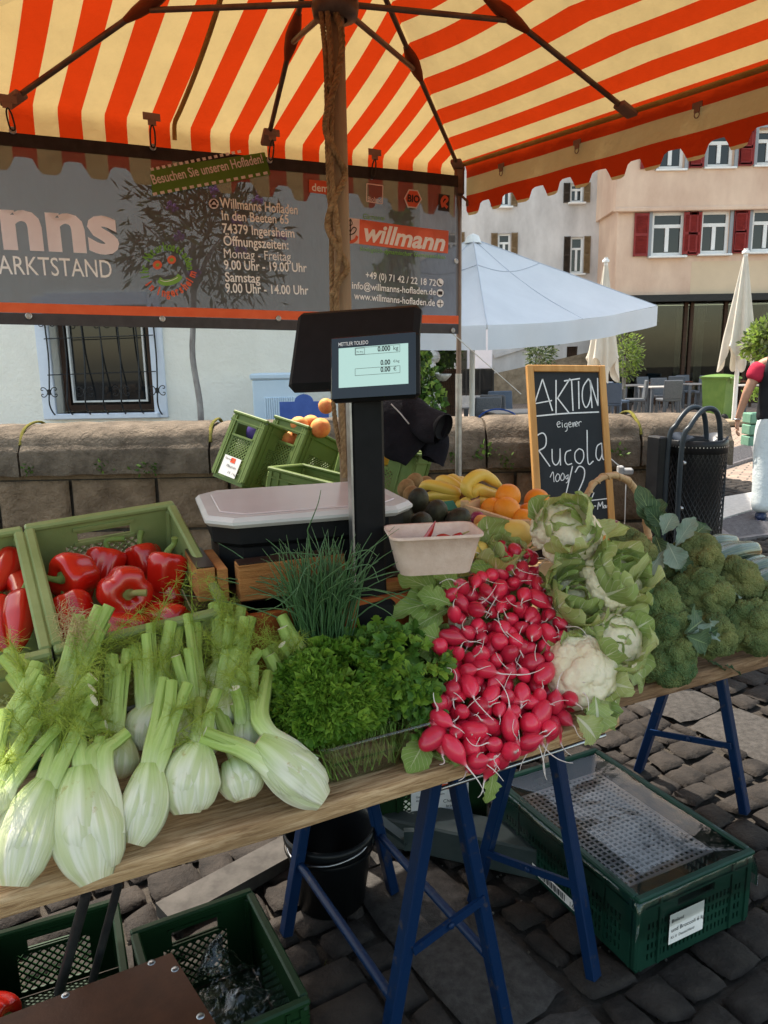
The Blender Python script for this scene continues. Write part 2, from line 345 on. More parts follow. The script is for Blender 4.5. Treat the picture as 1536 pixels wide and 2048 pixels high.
# pale kerb stone, street drains
k=MB(); kp=[atz(1300,1060),atz(1440,1045),atz(1600,996),atz(1620,960),atz(1536,985),atz(1440,1001),atz(1340,1020)]
k.prism([p[:2] for p in kp],-.03,.035); struct(k.build('kerb',mat('kerb_granite',(.42,.4,.38),(.55,.53,.5),25,rough=.8,bump=.002,bsc=150)))
def drain(cs,n,lab):
    P=[atz(*c,0) for c in cs]; c=sum(P)/4; t=thing('drain_grate',lab,'drain',c)
    b=MB(); f=lambda u,v:(P[0]*(1-u)*(1-v)+P[1]*u*(1-v)+P[2]*u*v+P[3]*(1-u)*v)-c
    def bar(u0,u1,v0,v1):
        q=[f(u0,v0),f(u1,v0),f(u1,v1),f(u0,v1)]; b.add([p+[0,0,.022] for p in q]+[p+[0,0,-.02] for p in q],[[(0,1,2,3),(0,4,5,1),(1,5,6,2),(2,6,7,3),(3,7,4,0)]])
    bar(0,1,0,.08);bar(0,1,.92,1);bar(0,.05,.08,.92);bar(.95,1,.08,.92)
    for i in range(n): u=.05+.9*(i+.5)/n; bar(u-.22*.9/n,u+.22*.9/n,.08,.92)
    o=b.build('grate',mat('cast_iron',(.12,.11,.12),(.2,.19,.2),30,rough=.55,metal=.4),t)
    z=MB(); z.add([f(u,v)+[0,0,-.018] for u,v in((0,0),(1,0),(1,1),(0,1))],[[(0,1,2,3)]]); z.build('drain_well',M_dark,t)
drain([(1455,1085),(1400,1040),(1560,1015),(1640,1060)],22,'slotted iron street drain beside the pale kerb, nearest the bin')
drain([(1420,945),(1420,912),(1505,885),(1515,915)],14,'slotted iron street drain behind the hand of the walking person')
# ================================================================ parapet wall
M_cop=mat('coping_stone',(.07,.053,.038),(.23,.18,.132),8,rough=.9,bump=.02,bsc=38,fac=(.3,.72),det=9)
M_wst=mat('sandstone_block',(.13,.088,.056),(.33,.235,.155),7,rough=.92,bump=.03,bsc=30,fac=(.3,.72),det=9)
M_moss=mat('moss',(.1,.1,.02),(.2,.17,.03),30,rough=1,bump=.01,bsc=90)
wt=thing('parapet_wall','low sandstone parapet wall with rounded coping stones behind the stall','wall',(0,3.95,0))
xe=1.86; joints=[-4.6,-3.45,-2.7,-1.93,-.92,.1,.55,1.37,xe]
for i in range(len(joints)-1):
    x0,x1=joints[i]+.006,joints[i+1]-.006; c=MB()
    prof=[(0,.93),(0,1.055),(.012,1.075)]+[(.03+.22*(1-np.sign(math.cos(t))*abs(math.cos(t))**.8),1.075+.115*math.sin(t)**.7) for t in np.linspace(.12,math.pi-.12,16)]+[(.47,1.075),(.48,.93)]
    prof=np.array(prof); k=len(prof); nx=26; X=np.linspace(x0,x1,nx); P=[]
    for x in X:
        e=.012*max(0,1-min(x-x0,x1-x)/.03)
        P.append(np.c_[np.full(k,x),prof[:,0]-0.0,prof[:,1]-e*(prof[:,1]>1.06)])
    P=np.concatenate(P); P=P+np.c_[np.zeros(len(P)),wav(P,9,i)*.009+wav(P,40,i)*.003,wav(P,11,i+50)*.007+wav(P,45,i+7)*.003]
    a,b=np.meshgrid(np.arange(nx-1),np.arange(k-1),indexing='ij'); c.add(P,np.stack([a*k+b,(a+1)*k+b,(a+1)*k+b+1,a*k+b+1],-1).reshape(-1,4)[:,::-1],0,None,None,True)
    c.add(P[:k],[np.array([np.arange(k)])]); c.add(P[-k:],[np.array([np.arange(k)[::-1]])])
    c.build('coping_stone',M_cop,wt)
w=MB(); rows=[(.0,.3),(.3,.62),(.62,.905)]
for ri,(z0,z1) in enumerate(rows):
    x=-4.6+(.2*ri)
    while x<xe-.05:
        l=random.uniform(.38,.72); x1=min(x+l,xe-.03); 
        if x1-x>.08:
            def fn(u,v,x=x,x1=x1,z0=z0,z1=z1):
                P=np.c_[x+.008+u*(x1-x-.016),np.zeros(len(u)),z0+.008+v*(z1-z0-.016)]; e=np.minimum(np.minimum(u,1-u)*(x1-x),np.minimum(v,1-v)*(z1-z0))
                P[:,1]=.055-.022*np.clip(e/.02,0,1)+wav(P,14,int(x*100)%97,4)*.012; return P
            w.grid(fn,26,14)
        x=x1
    
w.box((-1.37,.27,.46),(6.43,.38,.92),1); w.box((-1.37,.26,.918),(6.43,.39,.03),2)
w.build('masonry',[M_wst,mat('mortar',(.05,.042,.035),(.1,.085,.07),20,rough=1,bump=.01,bsc=60),M_wst],wt)
def tuft(mb,c,s,n,seed,mt=0,up=.6):
    r=np.random.default_rng(seed)
    for _ in range(n):
        d=nrm(r.normal(size=3)+[0,-.8,up]); p=np.asarray(c)+r.normal(size=3)*s*.45; l=s*r.uniform(.3,.7); x=nrm(np.cross(d,r.normal(size=3)))*l*.32
        mb.add([p,p+d*l*.5+x,p+d*l,p+d*l*.5-x],[[(0,1,2,3)]],mt)
M_weed=mat('weed_leaf',(.04,.09,.015),(.1,.17,.03),30,rough=.6,tl=.25)
wd=MB()
for i,(x,y,s) in enumerate([(60,940,.05),(205,930,.06),(285,935,.06),(310,935,.05),(960,908,.07),(985,905,.05),(1010,915,.05),(905,915,.05),(1240,905,.05),(1010,930,.04)]):
    tuft(wd,aty(x,y,3.955)-np.array([0,3.95,0]),s*.8,34,i)
wd.build('weeds',M_weed,wt)
ms=MB()
for x in(-1.93,-.92,1.37):
    ms.tube(np.array([(x+.004*math.sin(t*5),.03+.22*(1-math.cos(t)),1.066+.135*math.sin(t)) for t in np.linspace(.2,2.2,12)]),.011,6,flat=.6)
ms.build('moss',M_moss,wt)
# ================================================================ houses
def rect(px0,py0,px1,py1,Y):
    a=aty(px0,(py0+py1)/2,Y)[0]; b=aty(px1,(py0+py1)/2,Y)[0]; z1=aty((px0+px1)/2,py0,Y)[2]; z0=aty((px0+px1)/2,py1,Y)[2]; return a,b,z0,z1
M_plw=mat('white_render',(.84,.81,.72),(.9,.87,.78),3,rough=.9,bump=.012,bsc=22)
M_plg=mat('grey_render',(.44,.42,.41),(.66,.64,.63),1.1,rough=.95,bump=.006,bsc=30,aniso=(1,1,.45))
M_plp=mat('salmon_render',(.58,.40,.30),(.74,.56,.43),.9,rough=.95,bump=.005,bsc=30,aniso=(1,1,.5))
M_plb=mat('beige_render',(.6,.47,.33),(.68,.54,.38),.7,rough=.95,bump=.005,bsc=30)
M_tile=mat('roof_tile',(.05,.045,.045),(.12,.1,.095),10,rough=.8)
M_shut=mat('red_shutter',(.2,.025,.025),(.27,.035,.032),4,rough=.55)
M_shub=mat('brown_shutter',(.16,.11,.06),(.24,.17,.1),8,rough=.7)
M_shud=mat('dark_shutter',(.03,.024,.02),(.06,.045,.035),8,rough=.7)
M_blue=mat('pale_blue_paint',(.68,.73,.82),(.74,.79,.87),8,rough=.6)
M_stone2=mat('plinth_stone',(.2,.15,.1),(.38,.3,.21),3,rough=.95,bump=.03,bsc=8)
M_dwood=mat('dark_wood',(.03,.016,.01),(.07,.035,.02),5,rough=.6,aniso=(1,1,8))
def window(parent,r,Y0,Y,frm=M_white,glassm=M_glass,fw=.07,transom=.68,sill=True,sillm=None):
    x0,x1,z0,z1=r; f=MB(); y=Y-Y0
    f.box(((x0+x1)/2,y,z1-fw/2),(x1-x0,.07,fw)); f.box(((x0+x1)/2,y,z0+fw/2),(x1-x0,.07,fw))
    for x in(x0+fw/2,x1-fw/2): f.box((x,y,(z0+z1)/2),(fw,.07,z1-z0-2*fw))
    zt=z0+(z1-z0)*transom
    if transom: f.box(((x0+x1)/2,y-.004,zt),(x1-x0-2*fw,.075,fw*1.1)); f.box(((x0+x1)/2,y-.002,(z0+fw+zt)/2),(fw*1.25,.07,zt-z0-fw*1.6))
    fo=f.build('window',frm,parent); g=MB(); g.box(((x0+x1)/2,y+.012,(z0+z1)/2),(x1-x0-fw,.012,z1-z0-fw)); g.build('pane',glassm,fo)
    if sill: s=MB(); s.box(((x0+x1)/2,y-.12,z0-.05),(x1-x0+.16,.3,.06),b=.01); s.build('sill',sillm or M_white,fo)
    return fo
def shutter(parent,x0,x1,z0,z1,y,mt,slats=True):
    s=MB(); w=.05*min(1,(x1-x0)/.35)
    for x in(x0+w/2,x1-w/2): s.box((x,y,(z0+z1)/2),(w,.04,z1-z0),b=.004)
    for z in(z0+w,(z0+z1)/2,z1-w): s.box(((x0+x1)/2,y,z),(x1-x0-2*w,.04,w*1.6))
    s.box(((x0+x1)/2,y+.012,(z0+z1)/2),(x1-x0-2*w,.008,z1-z0-w))
    if slats:
        n=int((z1-z0)/.045)
        for i in range(n):
            z=z0+w+(z1-z0-2*w)*(i+.5)/n; s.box((0,0,0),(x1-x0-2*w,.008,.04),0,TM(((x0+x1)/2,y-.004,z),(.6,0,0)))
    return s.build('shutter',mt,parent)
def gable_roof(parent,x0,x1,y0,y1,z,h,mt=M_tile,over=.35):
    b=MB(); ym=(y0+y1)/2; n=nrm((0,h,-(ym-y0))) 
    for s in(0,1):
        ya,yb=(y0-over,ym) if s==0 else (y1+over,ym); rows=14
        for i in range(rows):
            t0,t1=i/rows,(i+1)/rows; za=z-over*h/(ym-y0)+ (h+over*h/(ym-y0))*t0; zb=z-over*h/(ym-y0)+(h+over*h/(ym-y0))*t1
            p=[(x0-over,ya+(yb-ya)*t0,za+.06),(x1+over,ya+(yb-ya)*t0,za+.06),(x1+over,ya+(yb-ya)*t1,zb+.02),(x0-over,ya+(yb-ya)*t1,zb+.02)]
            q=[(a,c,e-.06) for a,c,e in p]; V=p+q; b.add(V,[[(0,1,2,3) if s==0 else (3,2,1,0),(0,4,5,1),(3,2,6,7),(4,7,6,5),(0,3,7,4),(1,5,6,2)]])
    return b.build('roof',mt,parent)
# ---- white house on the left
YW=8.3; t=thing('white_house','white rendered house with an iron-grilled window behind the banner','house',(-4,YW,0))
xr=aty(842,700,YW)[0]+4; wr=rect(104,612,303,826,YW); hole=(wr[0]+4,wr[1]+4,wr[2],wr[3])
w=MB(); w.plate((-5,xr),(-.1,6.2),.3,[hole],0,TM((0,.15,0)))
w.box((xr-.15,4.3,3.05),(.3,8.,6.3)); w.box((-4.85,4.3,3.05),(.3,8.,6.3)); w.box(((xr-5)/2,8.45,3.05),(xr+5,.3,6.3))
w.build('wall',M_plw,t); gable_roof(t,-5,xr,0,8.6,6.2,3.2)
x0,x1,z0,z1=hole; s=MB()
for x in(x0-.07,x1+.07): s.box((x,-.012,(z0+z1)/2+.02),(.14,.05,z1-z0+.16),b=.006)
s.box(((x0+x1)/2,-.014,z1+.07),(x1-x0,.05,.13)); s.build('window_surround',M_blue,t)
fo=window(t,(x0+.03,x1-.03,z0+.02,z1-.02),0,.2,frm=mat('brown_window_frame',(.035,.018,.012),(.06,.03,.02),6,rough=.5),fw=.06,transom=0,sill=True,sillm=M_blue)
s=MB(); 
for x in(x0+.13,x1-.13): s.box((x,.19,(z0+z1)/2),(.018,.07,z1-z0-.22))
for z in(z0+.12,z1-.12): s.box(((x0+x1)/2,.19,z),(x1-x0-.28,.07,.018))
s.build('sash',M_white,fo)
s=MB(); s.box(((x0+x1)/2,.6,(z0+z1)/2),(x1-x0,.02,z1-z0)); s.build('room',M_dark,fo)
gr=MB(); nb=7
for i in range(nb):
    x=x0-.02+(x1-x0+.08)*i/(nb-1); P=bez([(x,.02,z1+.05),(x,-.05,z1-.05),(x+.015,-.07,z0+.62),(x+.03,-.16,z0+.3),(x+.03,-.2,z0+.13),(x+.02,-.12,z0+.03),(x+.02,-.02,z0-.03)],26)
    gr.tube(P,.0085,6)
    if i%2==0 :
        for z in(z0+.24,z0+.98):
            yy=-.175 if z<z0+.5 else -.07
            gr.box((x+.028,yy,z),(.03,.03,.06),b=.006)
            for sx in(-1,1):
                for sz in(-1,1):
                    th=np.linspace(0,4.6,16); rr=.055*(1-th/6.5); P=np.stack([x+.028+sx*(.03+.03-rr*np.cos(th)*.8),np.full(16,yy),z+sz*(.02+.055-rr*np.cos(th*.0)+rr*np.sin(th)*.9-.02)],1); gr.tube(P,.005,5)
for z in(z0+.42,z0+.8): gr.tube([(x0-.03,-.08,z),(x1+.06,-.08,z+.02)],.006,6)
gr.build('window_grille',M_blackmetal,t)
# ---- grey house
YG=26.; G0=np.array([aty(1040,700,YG)[0],YG,0]); t=thing('grey_house','tall grey rendered house with brown shutters behind the white parasol','house',G0)
rg=lambda *a:tuple(v-(G0[0] if i<2 else 0) for i,v in enumerate(rect(*a,YG)))
wins=[rg(1141,474,1166,546),rg(996,467,1021,525),rg(1141,367,1166,400+4),rg(891,466,915,530),rg(996,340,1021,412),rg(1141,240,1166,300)]
xl=rg(700,500,720,600)[0]; xr=rg(1190,400,1206,500)[1]; door=rg(1133,693,1155,750); sw=rg(1120,655,1150,680)
w=MB(); w.plate((xl,xr),(-1,13.5),.4,wins+[door,sw],0,TM((0,.2,0))); w.box((xr-.2,5.4,6.25),(.4,10,14.5)); w.box((xl+.2,5.4,6.25),(.4,10,14.5)); w.box(((xl+xr)/2,10.6,6.25),(xr-xl,.4,14.5)); w.build('wall',M_plg,t)
gable_roof(t,xl,xr,0,10.8,13.5,4)
for i,q in enumerate(wins):
    window(t,q,0,.12,fw=.06); ww=.21
    shutter(t,q[0]-ww-.02,q[0]-.02,q[2]-.02,q[3]+.02,-.03,M_shub if i in(1,3) else M_shud); shutter(t,q[1]+.02,q[1]+ww+.02,q[2]-.02,q[3]+.02,-.03,M_shub)
window(t,sw,0,.12,transom=0,sill=False)
d=MB(); d.box(((door[0]+door[1])/2,.15,(door[2]+door[3])/2),(door[1]-door[0],.08,door[3]-door[2])); 
for k in range(5): d.box((door[0]+(k+.5)*(door[1]-door[0])/5,.1,(door[2]+door[3])/2),((door[1]-door[0])/5-.02,.03,door[3]-door[2]-.06))
do=d.build('door',M_dwood,t); d=MB(); d.ball((door[1]-.08,.06,(door[2]+door[3])/2),.04); d.build('handle',M_steel,do)
pl=MB(); a=rg(985,747,1210,790); zt=a[3]
pl.add([(a[0],-.03,-1),(xr,-.03,-1),(xr,-.03,zt+.75),(a[0],-.03,zt+.02),(a[0],0.0,-1),(xr,0.0,-1),(xr,0.0,zt+.75),(a[0],0.0,zt+.02)],[[(0,1,2,3),(3,2,6,7),(0,3,7,4)]]); pl.build('plinth',M_stone2,t)
lg=MB(); a=rg(988,700,1060,712); lg.bar((a[0],-.05,a[2]),(a[1],-.05,a[3]+.15),.1,.12); lg.build('ledge',M_plg,t)
dp=MB(); a=rg(1203,340,1209,600); dp.tube([(a[0]+.05,-.09,-1),(a[0]+.05,-.09,9.2),(a[0]+.25,-.09,9.6),(a[0]+.3,-.09,13.3)],.055,10); dp.build('downpipe',mat('zinc',(.1,.11,.12),(.16,.17,.18),8,rough=.5,metal=.5),t)
# low wing of the grey house: white side panel, dark glass base
t2=thing('shop_entrance','pale shop wall with a dark glass base beside the parasol pole','shop',(aty(945,715,23)[0],23,0))
q=rect(922,640,985,738,23);ox=t2.location.x; w=MB(); w.box(((q[0]+q[1])/2-ox,.5,(q[2]+q[3])/2),(q[1]-q[0],1,q[3]-q[2]),b=.02); w.build('wall',mat('lilac_render',(.68,.66,.72),(.72,.7,.76),4,rough=.9),t2)
q=rect(905,738,986,764,23); w=MB(); w.box(((q[0]+q[1])/2-ox,.48,(q[2]+q[3])/2-.2),(q[1]-q[0],1,q[3]-q[2]+.4)); w.build('glass_base',M_glass,t2)
w=MB(); 
for k in range(4): x=q[0]+(q[1]-q[0])*k/3-ox; w.box((x,-.05,(q[2]+q[3])/2-.2),(.05,.06,q[3]-q[2]+.4))
w.build('mullions',M_blackmetal,t2)
q=rect(920,690,934,738,22.9); w=MB(); w.box(((q[0]+q[1])/2-ox,-.06,(q[2]+q[3])/2),(q[1]-q[0],.06,q[3]-q[2])); w.build('door_pane',M_glass,t2)
# ---- salmon house with the cafe
YP=24.; P0x=aty(1380,600,YP)[0]; t=thing('salmon_house','salmon coloured house with dark red shutters above the cafe','house',(P0x,YP,0))
rp=lambda *a:tuple(v-(P0x if i<2 else 0) for i,v in enumerate(rect(*a,YP)))
xl=rp(1233,450,1240,560)[0]; xr=xl+12.; zb=rp(1233,590,1500,600)[3]; zm=rp(1240,412,1400,418)[2]
W1=[rp(1303,424,1368,511),rp(1401,422,1458,507),rp(1503,418,1562,503),rp(1602,414,1660,500)]
W2=[rp(1413,262,1467,334),rp(1512,258,1566,330),rp(1316,266,1368,338)]
w=MB(); w.plate((xl,xr),(zb,zm),.35,W1,0,TM((0,.175,0))); w.box((xl+.17,5.35,(zb+zm)/2),(.34,10,zm-zb)); w.box((xr-.17,5.35,(zb+zm)/2),(.34,10,zm-zb)); w.build('lower_wall',[M_plp],t)
w=MB(); w.plate((xl-.12,xr),(zm,zm+5.2),.4,W2,0,TM((0,.1,0))); w.box((xl+.06,5.3,zm+2.6),(.36,10,5.2)); w.box((xr-.17,5.35,zm+2.6),(.34,10,5.2)); w.build('upper_wall',[M_plp],t)
w=MB(); w.box(((xl+xr)/2-.08,-.13,zm-.03),(xr-xl+.2,.1,.12),b=.02); w.build('string_course',M_plp,t)
w=MB(); q=rp(1375,520,1560,590); w.box(((q[0]+xr)/2,-.004,(q[2]+q[3])/2),(xr-q[0]-.2,.006,q[3]-q[2]-.05)); w.build('render_patch',M_plb,t)
gable_roof(t,xl,xr,0,10.5,zm+5.2,4)
for wl in(W1,W2):
    for q in wl:
        window(t,q,0,.1,fw=.09); s=MB(); 
        for x in(q[0]-.05,q[1]+.05): s.box((x,-.015 if wl is W1 else -.115,(q[2]+q[3])/2),(.1,.05,q[3]-q[2]+.1))
        s.box(((q[0]+q[1])/2,-.017 if wl is W1 else -.117,q[3]+.06),(q[1]-q[0]+.2,.05,.1)); s.build('window_surround',mat('grey_trim',(.3,.32,.34),rough=.8),t)
        yy=-.06 if wl is W1 else -.16
        shutter(t,q[0]-.55,q[0]-.11,q[2]-.02,q[3]-.02,yy,M_shut); shutter(t,q[1]+.11,q[1]+.5,q[2]-.02,q[3]-.02,yy,M_shut)
# cafe on the ground floor
w=MB(); w.box(((xl+xr)/2,-.12,zb-.1),(xr-xl,.3,.2)); w.build('awning_box',M_blackmetal,t)
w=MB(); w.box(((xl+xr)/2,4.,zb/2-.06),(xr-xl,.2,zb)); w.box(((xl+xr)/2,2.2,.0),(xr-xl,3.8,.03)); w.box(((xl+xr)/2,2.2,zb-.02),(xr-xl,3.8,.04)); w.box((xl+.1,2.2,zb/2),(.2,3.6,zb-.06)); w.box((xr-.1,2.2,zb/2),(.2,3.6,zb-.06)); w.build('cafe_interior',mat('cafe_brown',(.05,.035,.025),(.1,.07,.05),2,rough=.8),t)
fr=MB()
for px in(1262,1376,1388,1456,1500,1560,1640): 
    x=rp(px,650,px+2,700)[0]; fr.box((x,.3,zb/2-.1),(.1,.1,zb-.22))
fr.box(((xl+xr)/2,.3,.1),(xr-xl,.08,.18)); sf=fr.build('shopfront_frame',M_dwood,t)
g=MB(); g.box(((xl+xr)/2,.33,zb/2-.05),(xr-xl-.1,.02,zb-.3)); M_cg=bpy.data.materials.new('shop_glass'); M_cg.use_nodes=True; N,L,B=nodes(M_cg); gl=N.new('ShaderNodeBsdfGlossy'); gl.inputs['Roughness'].default_value=.01; tp=N.new('ShaderNodeBsdfTransparent'); tp.inputs[0].default_value=(.6,.64,.62,1); s_=N.new('ShaderNodeMixShader'); s_.inputs[0].default_value=.035; L.new(tp.outputs[0],s_.inputs[1]); L.new(gl.outputs[0],s_.inputs[2]); L.new(s_.outputs[0],N['Material Output'].inputs[0]); g.build('shop_glass',M_cg,sf)
for px in(1340,1397,1450):
    q=rp(px,620,px+12,638); l=MB(); l.lathe([(.02,q[3]),(.05,q[3]-.05),(.16,q[2])],16); l.tube([(0,0,q[3]),(0,0,zb-.05)],.008,6); l.build('pendant_lamp',M_steel,t,((q[0]+q[1])/2,1.6,0))
# roof between the two houses
t=thing('tiled_outhouse','small dark tiled roof in the gap between grey and salmon houses','building',(aty(1222,460,27.5)[0],27.5,0))
w=MB(); w.box((-.1,1.5,3.2),(1.5,3,6.8)); w.build('wall',M_plg,t)
w=MB(); q=rect(1200,415,1240,505,27.5); x0=q[0]-t.location.x; x1=q[1]-t.location.x+.4
for i in range(9):
    for k in range(7):
        f=i/9; w.box((0,0,0),((x1-x0)/7*.94,.34,.035),0,TM((x0+(k+.5)*(x1-x0)/7,-.3+f*1.6,q[2]+f*(q[3]-q[2])),(math.atan2(q[3]-q[2],1.6)+.08,0,0)))
w.build('roof',M_tile,t)
# ================================================================ tree and plants
def leafcloud(mb,c,rad,n,ls,mats=1,seed=0,lw=.45,clump=0,droop=0.,shell=.35):
    r=np.random.default_rng(seed); P=r.normal(size=(n,3)); P/=np.linalg.norm(P,axis=1)[:,None]; P*=(shell+(1-shell)*r.random((n,1))**.5)
    if clump:
        C=r.normal(size=(clump,3)); C/=np.linalg.norm(C,axis=1)[:,None]; C*=r.uniform(.45,1,(clump,1)); k=r.integers(0,clump,n); P=C[k]+r.normal(size=(n,3))*.2
    D=P/np.linalg.norm(P,axis=1)[:,None]+r.normal(size=(n,3))*.7; D[:,2]-=droop; D/=np.linalg.norm(D,axis=1)[:,None]
    S=np.cross(D,r.normal(size=(n,3))); S/=np.linalg.norm(S,axis=1)[:,None]; P=P*np.asarray(rad)+np.asarray(c); l=(ls*r.uniform(.6,1.25,n))[:,None]
    Nn=np.cross(D,S); V=np.stack([P,P+D*l*.45+S*l*lw/2-Nn*l*.06,P+D*l,P+D*l*.45-S*l*lw/2-Nn*l*.06],1).reshape(-1,3); b=np.arange(n)*4; F=np.stack([b,b+1,b+2,b+3],1); mi=r.integers(0,mats,n)
    for q in range(mats): mb.add(V,F[mi==q],q) if q==0 else mb.F.append((F[mi==q]+mb.n-len(V),q,False,False))
M_lfd=mat('dark_leaf',(.03,.06,.02),(.07,.11,.04),8,rough=.5,tl=.25); M_lfm=mat('olive_leaf',(.1,.14,.06),(.2,.24,.11),8,rough=.6,tl=.25); M_lfl=mat('light_leaf',(.15,.25,.04),(.3,.4,.08),8,rough=.5,tl=.35)
M_bark=mat('grey_bark',(.16,.14,.13),(.36,.34,.32),14,rough=.9,bump=.006,bsc=60,aniso=(1,1,.3))
YT=6.8; b=aty(401,824,YT); top=aty(388,560,YT); t=thing('oleander_tree','slim oleander tree with purple flowers standing behind the banner','tree',(b[0],YT,0))
k=MB(); k.tube(bez([(0.02,0,0),(0,0,.6),(b[0]*0,0.0,b[2]),(-.035,.0,1.6),(top[0]-b[0],0,top[2]),(top[0]-b[0]+.02,0,top[2]+.3)],30)+wav(np.linspace(0,1,30)[:,None]@np.ones((1,3)),20,4)[:,None]*.006,np.linspace(.033,.022,30),12)
for q in range(7):
    a=q*.9; k.tube(bez([(top[0]-b[0],0,top[2]-.1),(top[0]-b[0]+.15*math.cos(a),.15*math.sin(a),top[2]+.2),(top[0]-b[0]+.4*math.cos(a),.4*math.sin(a),top[2]+.45)],8),np.linspace(.014,.005,8),6)
k.build('trunk',M_bark,t); k=MB(); c=aty(415,475,YT); leafcloud(k,(c[0]-b[0],0,c[2]),(.62,.5,.52),1700,.13,2,3,lw=.22,clump=46); k.build('crown',[M_lfd,mat('dark_leaf_dull',(.02,.04,.018),(.05,.075,.035),8,rough=.55,tl=.2)],t)
k=MB(); r=np.random.default_rng(5)
for px,py in((345,410),(360,473),(470,440),(520,400),(560,470),(390,545),(480,500),(430,380)):
    p=aty(px,py,YT-.45)-np.array([b[0],YT,0])
    for _ in range(16): k.ball(p+r.normal(size=3)*.022,.014,6,4)
k.build('blossoms',mat('purple_blossom',(.35,.14,.45),rough=.6,tl=.3),t)
def pot_tree(cpx,cpy,rx,rz,basepx,basepy,Y,lab,mt,n=900,seed=0,ls=.1,pot=True,cl=30,lw=.35):
    b=aty(basepx,basepy,Y); c=aty(cpx,cpy,Y); t=thing('potted_tree',lab,'plant',(b[0],Y,0)); k=MB(); x=c[0]-b[0]
    if pot: q=MB(); q.lathe([(.0,0),(.17,0),(.22,.38),(.24,.4),(.2,.4),(.19,.34),(0,.34)],20); q.build('pot',mat('dark_pot',(.05,.05,.055),rough=.6),t)
    for s in range(3): k.tube(bez([(0.02*s,0,.2),(x*.5+.03*math.sin(s*2.1),.03*math.cos(s*2),c[2]*.55),(x+.05*math.sin(s*2.4),.05,c[2])],10),np.linspace(.028,.012,10),7)
    k.build('trunk',M_bark,t); k=MB(); leafcloud(k,(x,0,c[2]),(rx,rx,rz),n,ls,len(mt),seed,lw=lw,clump=cl); k.build('crown',mt,t); return t
pot_tree(1078,705,.33,.5,1085,800,18,'sparse potted olive tree beside the top of the chalkboard',[M_lfm,M_lfd],900,1)
pot_tree(1250,712,.34,.55,1245,828,18.6,'bushy potted olive tree among the cafe chairs',[M_lfm,M_lfl],1300,2)
pot_tree(1535,690,.42,.42,1545,850,15.,'round bright green shrub at the right edge behind the walking person',[M_lfl,M_lfm],1600,3,ls=.14,lw=.6)
# hedge in a slatted planter
YH=10.5; q=rect(846,738,913,772,YH); t=thing('hedge_planter','clipped green hedge in a slatted dark planter behind the statue','hedge',((q[0]+q[1])/2,YH,0)); w=MB(); W=q[1]-q[0]; H=q[3]
for i in range(16): w.box((-W/2+(i+.5)*W/16,0,H/2),(W/16-.006,.03,H)); 
w.box((0,.3,H/2),(W,.5,H-.05)); w.build('planter',M_dwood,t)
h=rect(846,650,912,740,YH); k=MB(); r=np.random.default_rng(3); hh=h[3]-H
for i in range(26): leafcloud(k,(r.uniform(-W/2,W/2),r.uniform(.05,.5),H+r.uniform(.0,hh)),(.14,.14,.16),90,.06,2,i,lw=.6,clump=12)
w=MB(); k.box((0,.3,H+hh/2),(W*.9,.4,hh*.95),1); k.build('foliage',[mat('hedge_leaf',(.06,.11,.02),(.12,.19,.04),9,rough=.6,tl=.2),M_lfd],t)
# ivy on the house corner
t=thing('ivy','ivy climbing the corner of the white house beside the statue','plant',(aty(838,700,8.1)[0],8.1,0)); k=MB(); s=MB(); r=np.random.default_rng(8)
for px,py,rr in[(858,700,.07),(866,735,.05),(862,765,.06),(868,805,.07),(858,820,.08),(872,690,.05),(800,400,.1),(803,450,.08),(800,500,.1),(795,540,.12),(775,545,.1),(808,590,.09),(815,640,.1),(850,680,.1),(845,720,.13),(850,760,.12),(852,800,.12),(838,690,.12),(842,740,.1),(860,790,.07),(846,830,.12),(835,780,.12),(830,610,.12),(865,685,.06)]:
    p=aty(px,py,8.1)-np.array([t.location.x,8.1,0]); leafcloud(k,p,(rr,.08,rr*1.5),150,.085,3,int(px*7+py),lw=.85,clump=9)
for px,py,rr in[(852,725,.05),(860,752,.05),(858,778,.06),(870,798,.06),(880,812,.05)]: p=aty(px,py,7.15)-np.array([t.location.x,8.1,0]); leafcloud(k,p,(rr,.06,rr*1.4),70,.06,3,px,lw=.85,clump=8)
for px in(838,846): s.tube(bez([aty(px,870,8.14)-np.array([t.location.x,8.1,0]),aty(px+4,760,8.12)-np.array([t.location.x,8.1,0]),aty(px-6,640,8.12)-np.array([t.location.x,8.1,0]),aty(px-38,420,8.12)-np.array([t.location.x,8.1,0])],16),.012,6)
k.build('leaves',[mat('ivy_leaf',(.08,.18,.03),(.15,.27,.06),12,rough=.45,tl=.25),M_lfl,M_lfd],t); s.build('stem',M_bark,t)
# statue
YS=7.4; b=aty(868,860,YS); t=thing('statue','small white garden statue holding a shell bowl beside the ivy','statue',(b[0],YS,0)); M_st=mat('statue_stone',(.45,.43,.4),(.7,.68,.65),22,rough=.9,bump=.012,bsc=60)
P=lambda px,py,dy=0:aty(px,py,YS+dy)-np.array([b[0],YS,0]); w=MB()
w.lathe([(0,0),(.13,0),(.13,.06),(.1,.08),(.1,.5),(.12,.52),(.12,.56),(0,.56)],16); w.build('pedestal',M_st,t); w=MB()
w.tube(bez([P(866,848),P(869,815),P(862,785),P(858,762),P(863,735),P(868,722)],20),[.09,.088,.085,.082,.078,.075,.072,.066,.06,.056,.056,.06,.064,.068,.07,.068,.06,.045,.03,.024],14,flat=.8)
w.tube(bez([P(864,738,-.05),P(874,748,-.1),P(884,757,-.12)],8),np.linspace(.026,.018,8),8); w.build('figure',M_st,t)
w=MB(); w.ball(P(871,714),(.045,.05,.058),14,10); w.ball(P(868,709,.02),(.055,.055,.045),12,8); w.ball(P(877,716,-.03),(.012,.014,.012),8,6); w.build('head',M_st,t)
